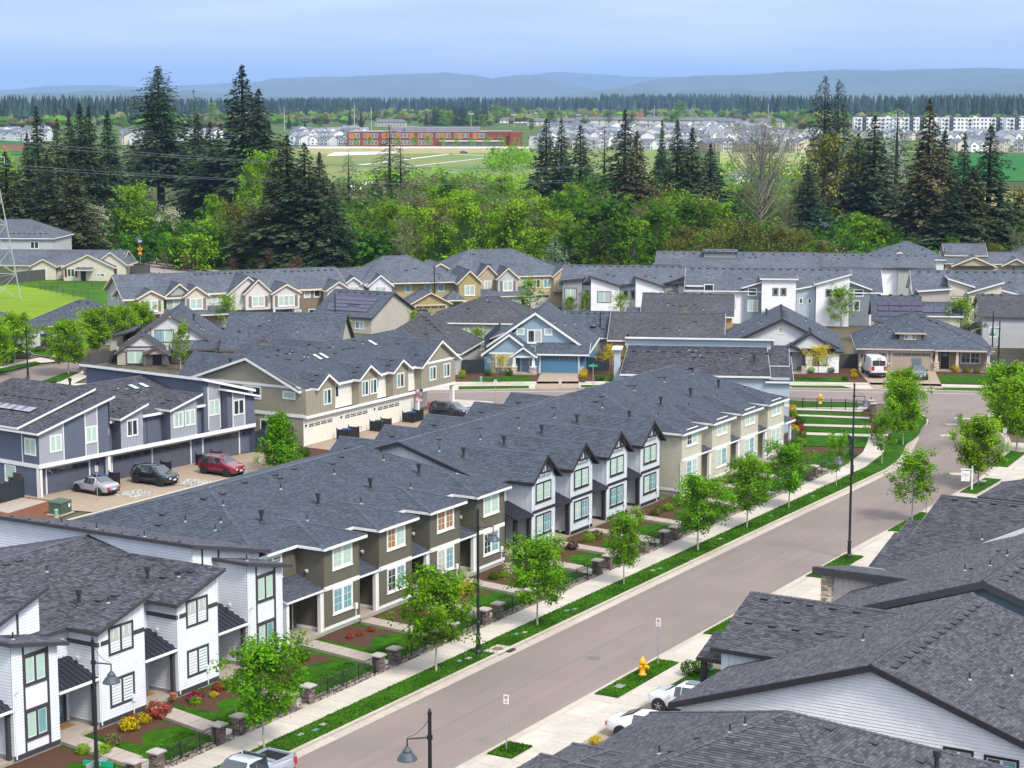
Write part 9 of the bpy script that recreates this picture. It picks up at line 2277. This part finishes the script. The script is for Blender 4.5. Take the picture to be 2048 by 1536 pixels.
slab_block(128,470,9,6.5,8,p_wlap,'pale building glimpsed between the bare lower fir stems',3,rfm=m_rfar2);
o=link(bpy.data.objects.new('far_house',FH[0]));x,y=at(1452,376);o.location=(x,y,0);o.scale=(.5,.7,.7);o.rotation_euler=(0,0,rad(-50));tag(o,'small white gabled cottage behind the smooth bluish fir','house')
for u,v,w,lab in((1640,378,14,'pale shed left of the great right firs'),(1665,385,10,'pale low shed beside the dark pyramid fir')):slab_block(u,v,w,3,8,p_wlap,lab,2,'shed',m_rfar2)
for u,vb,vt,lab in((942,255,227,'first'),(1028,254,229,'second'),(1074,250,226,'third'),(1156,250,229,'fourth')):
 x,y=at(u,vb);h=zat(vt,y);r=empty('light_mast',x,y,0);tag(r,'%s ball-field light mast from the left, with a wide lamp bar'%lab,'light mast','ball-field light masts behind the school');b=MB();b.tube((0,0,0),(0,0,h),.35,.25,6);b.build('pole',m_pylon,r);b=MB();b.box(-3.4,-.3,h-.6,3.4,.3,h+.7);b.build('lamp_bar',m_pylon,r)
for u,vb,vt,lab in((569,262,214,'far left'),(743,262,214,'left of the dark cypress block'),(709,265,206,'with a small head, left'),(1119,248,213,'right of the ball-field masts'),(1309,244,211,'right of the red hall'),(1536,248,208,'left of the lone oval fir')):
 x,y=at(u,vb);r=MB();r.tube((x,y,0),(x,y,zat(vt,y)),.4,.25,6);tag(r.build('transmission_pole',m_pylon),'slim steel transmission pole, '+lab,'pole','slim transmission poles')
for i,u in enumerate((712,740,795,828,856,884,914,944,973,1003,1034)):
 x,y=at(u,296);plant('young_tree',LOOSE[i%2],x,y,'small round tree in the row before the brick school, number %d from the left'%(i+1),'tree','young trees before the school',1.25*rf_.uniform(.85,1.1))
for i in range(70):
 u=rf_.choice((rf_.uniform(560,1100),rf_.uniform(1100,1560),rf_.uniform(1560,2048),rf_.uniform(230,480)));v=rf_.uniform(238,262);x,y=at(u,v);s=rf_.uniform(1.0,2.0)*y/2600
 plant('far_tree',rf_.choice(WD['bright']+WD['green']+WD['olive']),x,y,'round far tree among the roofs '+('left of' if u<695 else 'above' if u<1050 else 'right of')+' the brick school'+('' if v>250 else ', well behind'),'tree','round far trees beyond the school',s)
for i_,(u,v,vt)in enumerate(((852,252,219),(578,258,222),(610,256,232),(700,256,215),(722,256,218),(1290,250,213),(262,250,222))+tuple((868+4.6*i,252-(i%3),204+(i*7%9))for i in range(24))):
 x,y=at(u,v);h=zat(vt,y);plant('far_fir',rf_.choice(CON['fir']),x,y,'dark fir in the tight block behind the school, number %d from its left'%(i_-6)if i_>6 else 'single dark far fir among the roofs, '+('first right of the twin top','left of the school','close left of the school','at the school corner','just above the school corner','right of the red hall','between the left firs')[i_],'tree','dark far firs behind the school',h/30*1.0,h/30)
def far_wood(name,bands,mat,seed):
 r=random.Random(seed);V,Q,T=[],[],[]
 for(u0,u1,v0,v1,n,hmin,hmax,broad)in bands:
  for i in range(n):
   u=r.uniform(u0,u1);v=r.uniform(v0,v1);x,y=at(u,v);h=r.uniform(hmin,hmax);w=h*r.uniform(.15,.24)*(2.4 if broad else 1);t=r.uniform(.55,1.5)
   a0=r.random()*3
   for k in range(3 if not broad else 4):
    if broad:
     cx,cy=x+r.uniform(-.5,.5)*w,y+r.uniform(-.5,.5)*w;zb,zt=h*r.uniform(.1,.4),h*r.uniform(.6,1.0);ww=w*r.uniform(.5,.9);tt=t*r.uniform(.8,1.25)
     for s_ in range(4):
      b0,b1=a0+s_*1.57,a0+s_*1.57+1.57
      p=lambda b,f,z:(cx+math.cos(b)*ww*f,cy+math.sin(b)*ww*f,z)
      Q.append([p(b0,.8,zb),p(b1,.8,zb),p(b1,1,zb*.5+zt*.5),p(b0,1,zb*.5+zt*.5)]);T.append(tt*.8);Q.append([p(b0,1,zb*.5+zt*.5),p(b1,1,zb*.5+zt*.5),p(b1,.25,zt),p(b0,.25,zt)]);T.append(tt*1.1)
    else:
     zb,zt=h*(.02+.28*k),h*(.52+.24*k);ww=w*(1-.28*k)
     for s_ in range(5):
      b0=a0+s_*1.2566+k;b1=b0+1.2566;rr_=r.uniform(.7,1.2)
      Q.append([(x+math.cos(b0)*ww*rr_,y+math.sin(b0)*ww*rr_,zb),(x+math.cos(b1)*ww,y+math.sin(b1)*ww,zb+r.uniform(-.6,.6)),(x,y,zt),(x,y,zt)]);T.append(t*r.uniform(.7,1.3))
 o=link(bpy.data.objects.new(name,quad_mesh(name,np.array(Q),T,[mat])));o['kind']='stuff'
 return o
far_wood('distant_fir_wood',[(-60,330,224,250,480,26,40,0),(330,700,219,236,600,24,36,0),(560,1500,219,228,1900,24,38,0),(1480,2110,219,240,1100,24,42,0),(1200,1500,218,222,420,34,48,0),(1850,2110,232,248,120,28,42,0)],m_fir_b,21)
for nm_,mt_,sd_ in(('distant_broadleaf_wood',m_leaf_m,22),('distant_olive_wood',m_leaf_o,26),('distant_grey_wood',m_leaf_g,27)):
 far_wood(nm_,[(-60,600,240,262,50,9,17,1),(560,1200,228,252,100,9,16,1),(1100,1700,228,246,80,9,16,1),(1600,2110,232,262,60,10,17,1)],mt_,sd_)
def thicket(name,bands,mat,seed,per=46):
 r=np.random.RandomState(seed);Q,T=[],[]
 for u0,u1,v0,v1,n,h0,h1 in bands:
  for i in range(n):
   x,y=at(r.uniform(u0,u1),r.uniform(v0,v1));h=r.uniform(h0,h1)
   P=r.normal(size=(per,3));P/=np.linalg.norm(P,axis=1,keepdims=True)
   P=P*r.uniform(.6,1.05,(per,1))*np.array([h*.6,h*.6,h*.5])+np.array([x,y,h*.45]);P=P[P[:,2]>.1]
   Q.append(orient_quads(P,h*.16+.25,.3,r,nrm_from=np.array([x,y,h*.2])));T.append(r.uniform(.6,1.3)*r.uniform(.7,1.3,len(P)))
 o=link(bpy.data.objects.new(name,quad_mesh(name,np.concatenate(Q),np.concatenate(T),[mat])));o['kind']='stuff'
thicket('thicket_undergrowth',[(-60,260,462,500,150,3,8),(240,1000,470,530,330,3,8),(690,1460,420,548,800,3,9),(1400,2110,430,560,420,3,7)],m_leaf_d,23)
thicket('thicket_scrub',[(980,1060,306,345,60,4,8),(700,1060,360,395,110,3,8),(1440,1660,330,420,120,3,8),(-60,80,300,420,60,4,9),(1180,1440,520,560,130,2,5),(860,1120,525,565,130,2,5)],m_leaf_b,24)
thicket('thicket_bare_scrub',[(860,1460,500,560,120,2,5),(1420,1700,440,555,160,2,6),(600,1000,380,440,120,4,9)],m_leaf_g,25)
m_hill=material('hill_wood',(.035,.060,.030),.95,col2=(.075,.095,.045),vscale=.0012,detail=8)
def hills(name,Y,prof,seed,depth=4000):
 r=random.Random(seed);us=np.linspace(prof[0][0],prof[-1][0],170);vs=np.interp(us,[p[0]for p in prof],[p[1]for p in prof])
 ph=[r.uniform(0,6.28)for _ in range(6)]
 n=sum(np.sin(us*f+ph[i])*a for i,(f,a)in enumerate(((.021,1.4),(.047,.9),(.11,.5),(.23,.35),(.5,.25),(.9,.2))))
 zt=CAM_H-(vs+n*.55-HZN)*Y/FPX;X=(us-1024)/FPX*Y
 b=MB();rows_=(0,.25,.5,.75,1.0,1.4)
 for j,k in enumerate(rows_):
  for i in range(len(us)):
   f=math.sin(min(k,1)*math.pi/2)**1.3 if k<=1 else .5
   b.v.append((X[i]*(1-.06*(1-k)),Y-depth*(1-k)+60*math.sin(i*.7+j),max(-.3,zt[i]*f+(10*math.sin(i*.35+j*2)+6*math.sin(i*.9+j))*(k<1)*(zt[i]>30))if k>0 else-.34))
 N=len(us)
 for j in range(len(rows_)-1):
  for i in range(N-1):b.f.append((j*N+i,j*N+i+1,(j+1)*N+i+1,(j+1)*N+i));b.m.append(0);b.t.append(1)
 o=b.build(name,m_hill,None,True);o['kind']='structure'
hills('hills',26000,[(-300,184),(0,180),(120,173),(210,171),(320,176),(420,169),(540,164),(700,170),(900,178)],1)
hills('hills',21000,[(440,198),(505,176),(560,158),(650,154),(760,151),(830,149),(890,146.5),(950,151),(985,156),(1045,150),(1100,159),(1150,172),(1210,190),(1260,199)],2)
hills('hills',28000,[(900,190),(1020,158),(1080,149),(1130,145),(1200,149),(1260,154),(1330,155),(1420,160),(1520,170)],3)
hills('hills',18500,[(1090,199),(1180,184),(1240,174),(1300,161),(1350,155),(1450,151),(1550,146),(1650,142),(1750,141),(1850,139),(1950,138),(2100,140),(2300,145)],4)
hills('hills',14000,[(980,201),(1100,193),(1180,183),(1260,178),(1330,184),(1450,179),(1560,184),(1700,188),(1800,186),(1900,176),(2000,167),(2100,160),(2250,165)],5)
hills('hills',14000,[(-300,196),(60,194),(150,186),(230,184),(330,180),(430,184),(520,190),(620,198)],6)
hz=MB();hz.box(-21500,-400,-1.4,21500,46500,620);o=hz.build('haze',bpy.data.materials.new('haze_air'));o['kind']='stuff'
hm=o.data.materials[0];hm.use_nodes=True;hn=hm.node_tree.nodes;hn.clear()
ho=hn.new('ShaderNodeOutputMaterial');hv=hn.new('ShaderNodeVolumePrincipled')
hv.inputs['Color'].default_value=(.32,.48,.84,1);hv.inputs['Density'].default_value=HAZE;hv.inputs['Anisotropy'].default_value=.0
hm.node_tree.links.new(hv.outputs['Volume'],ho.inputs['Volume'])
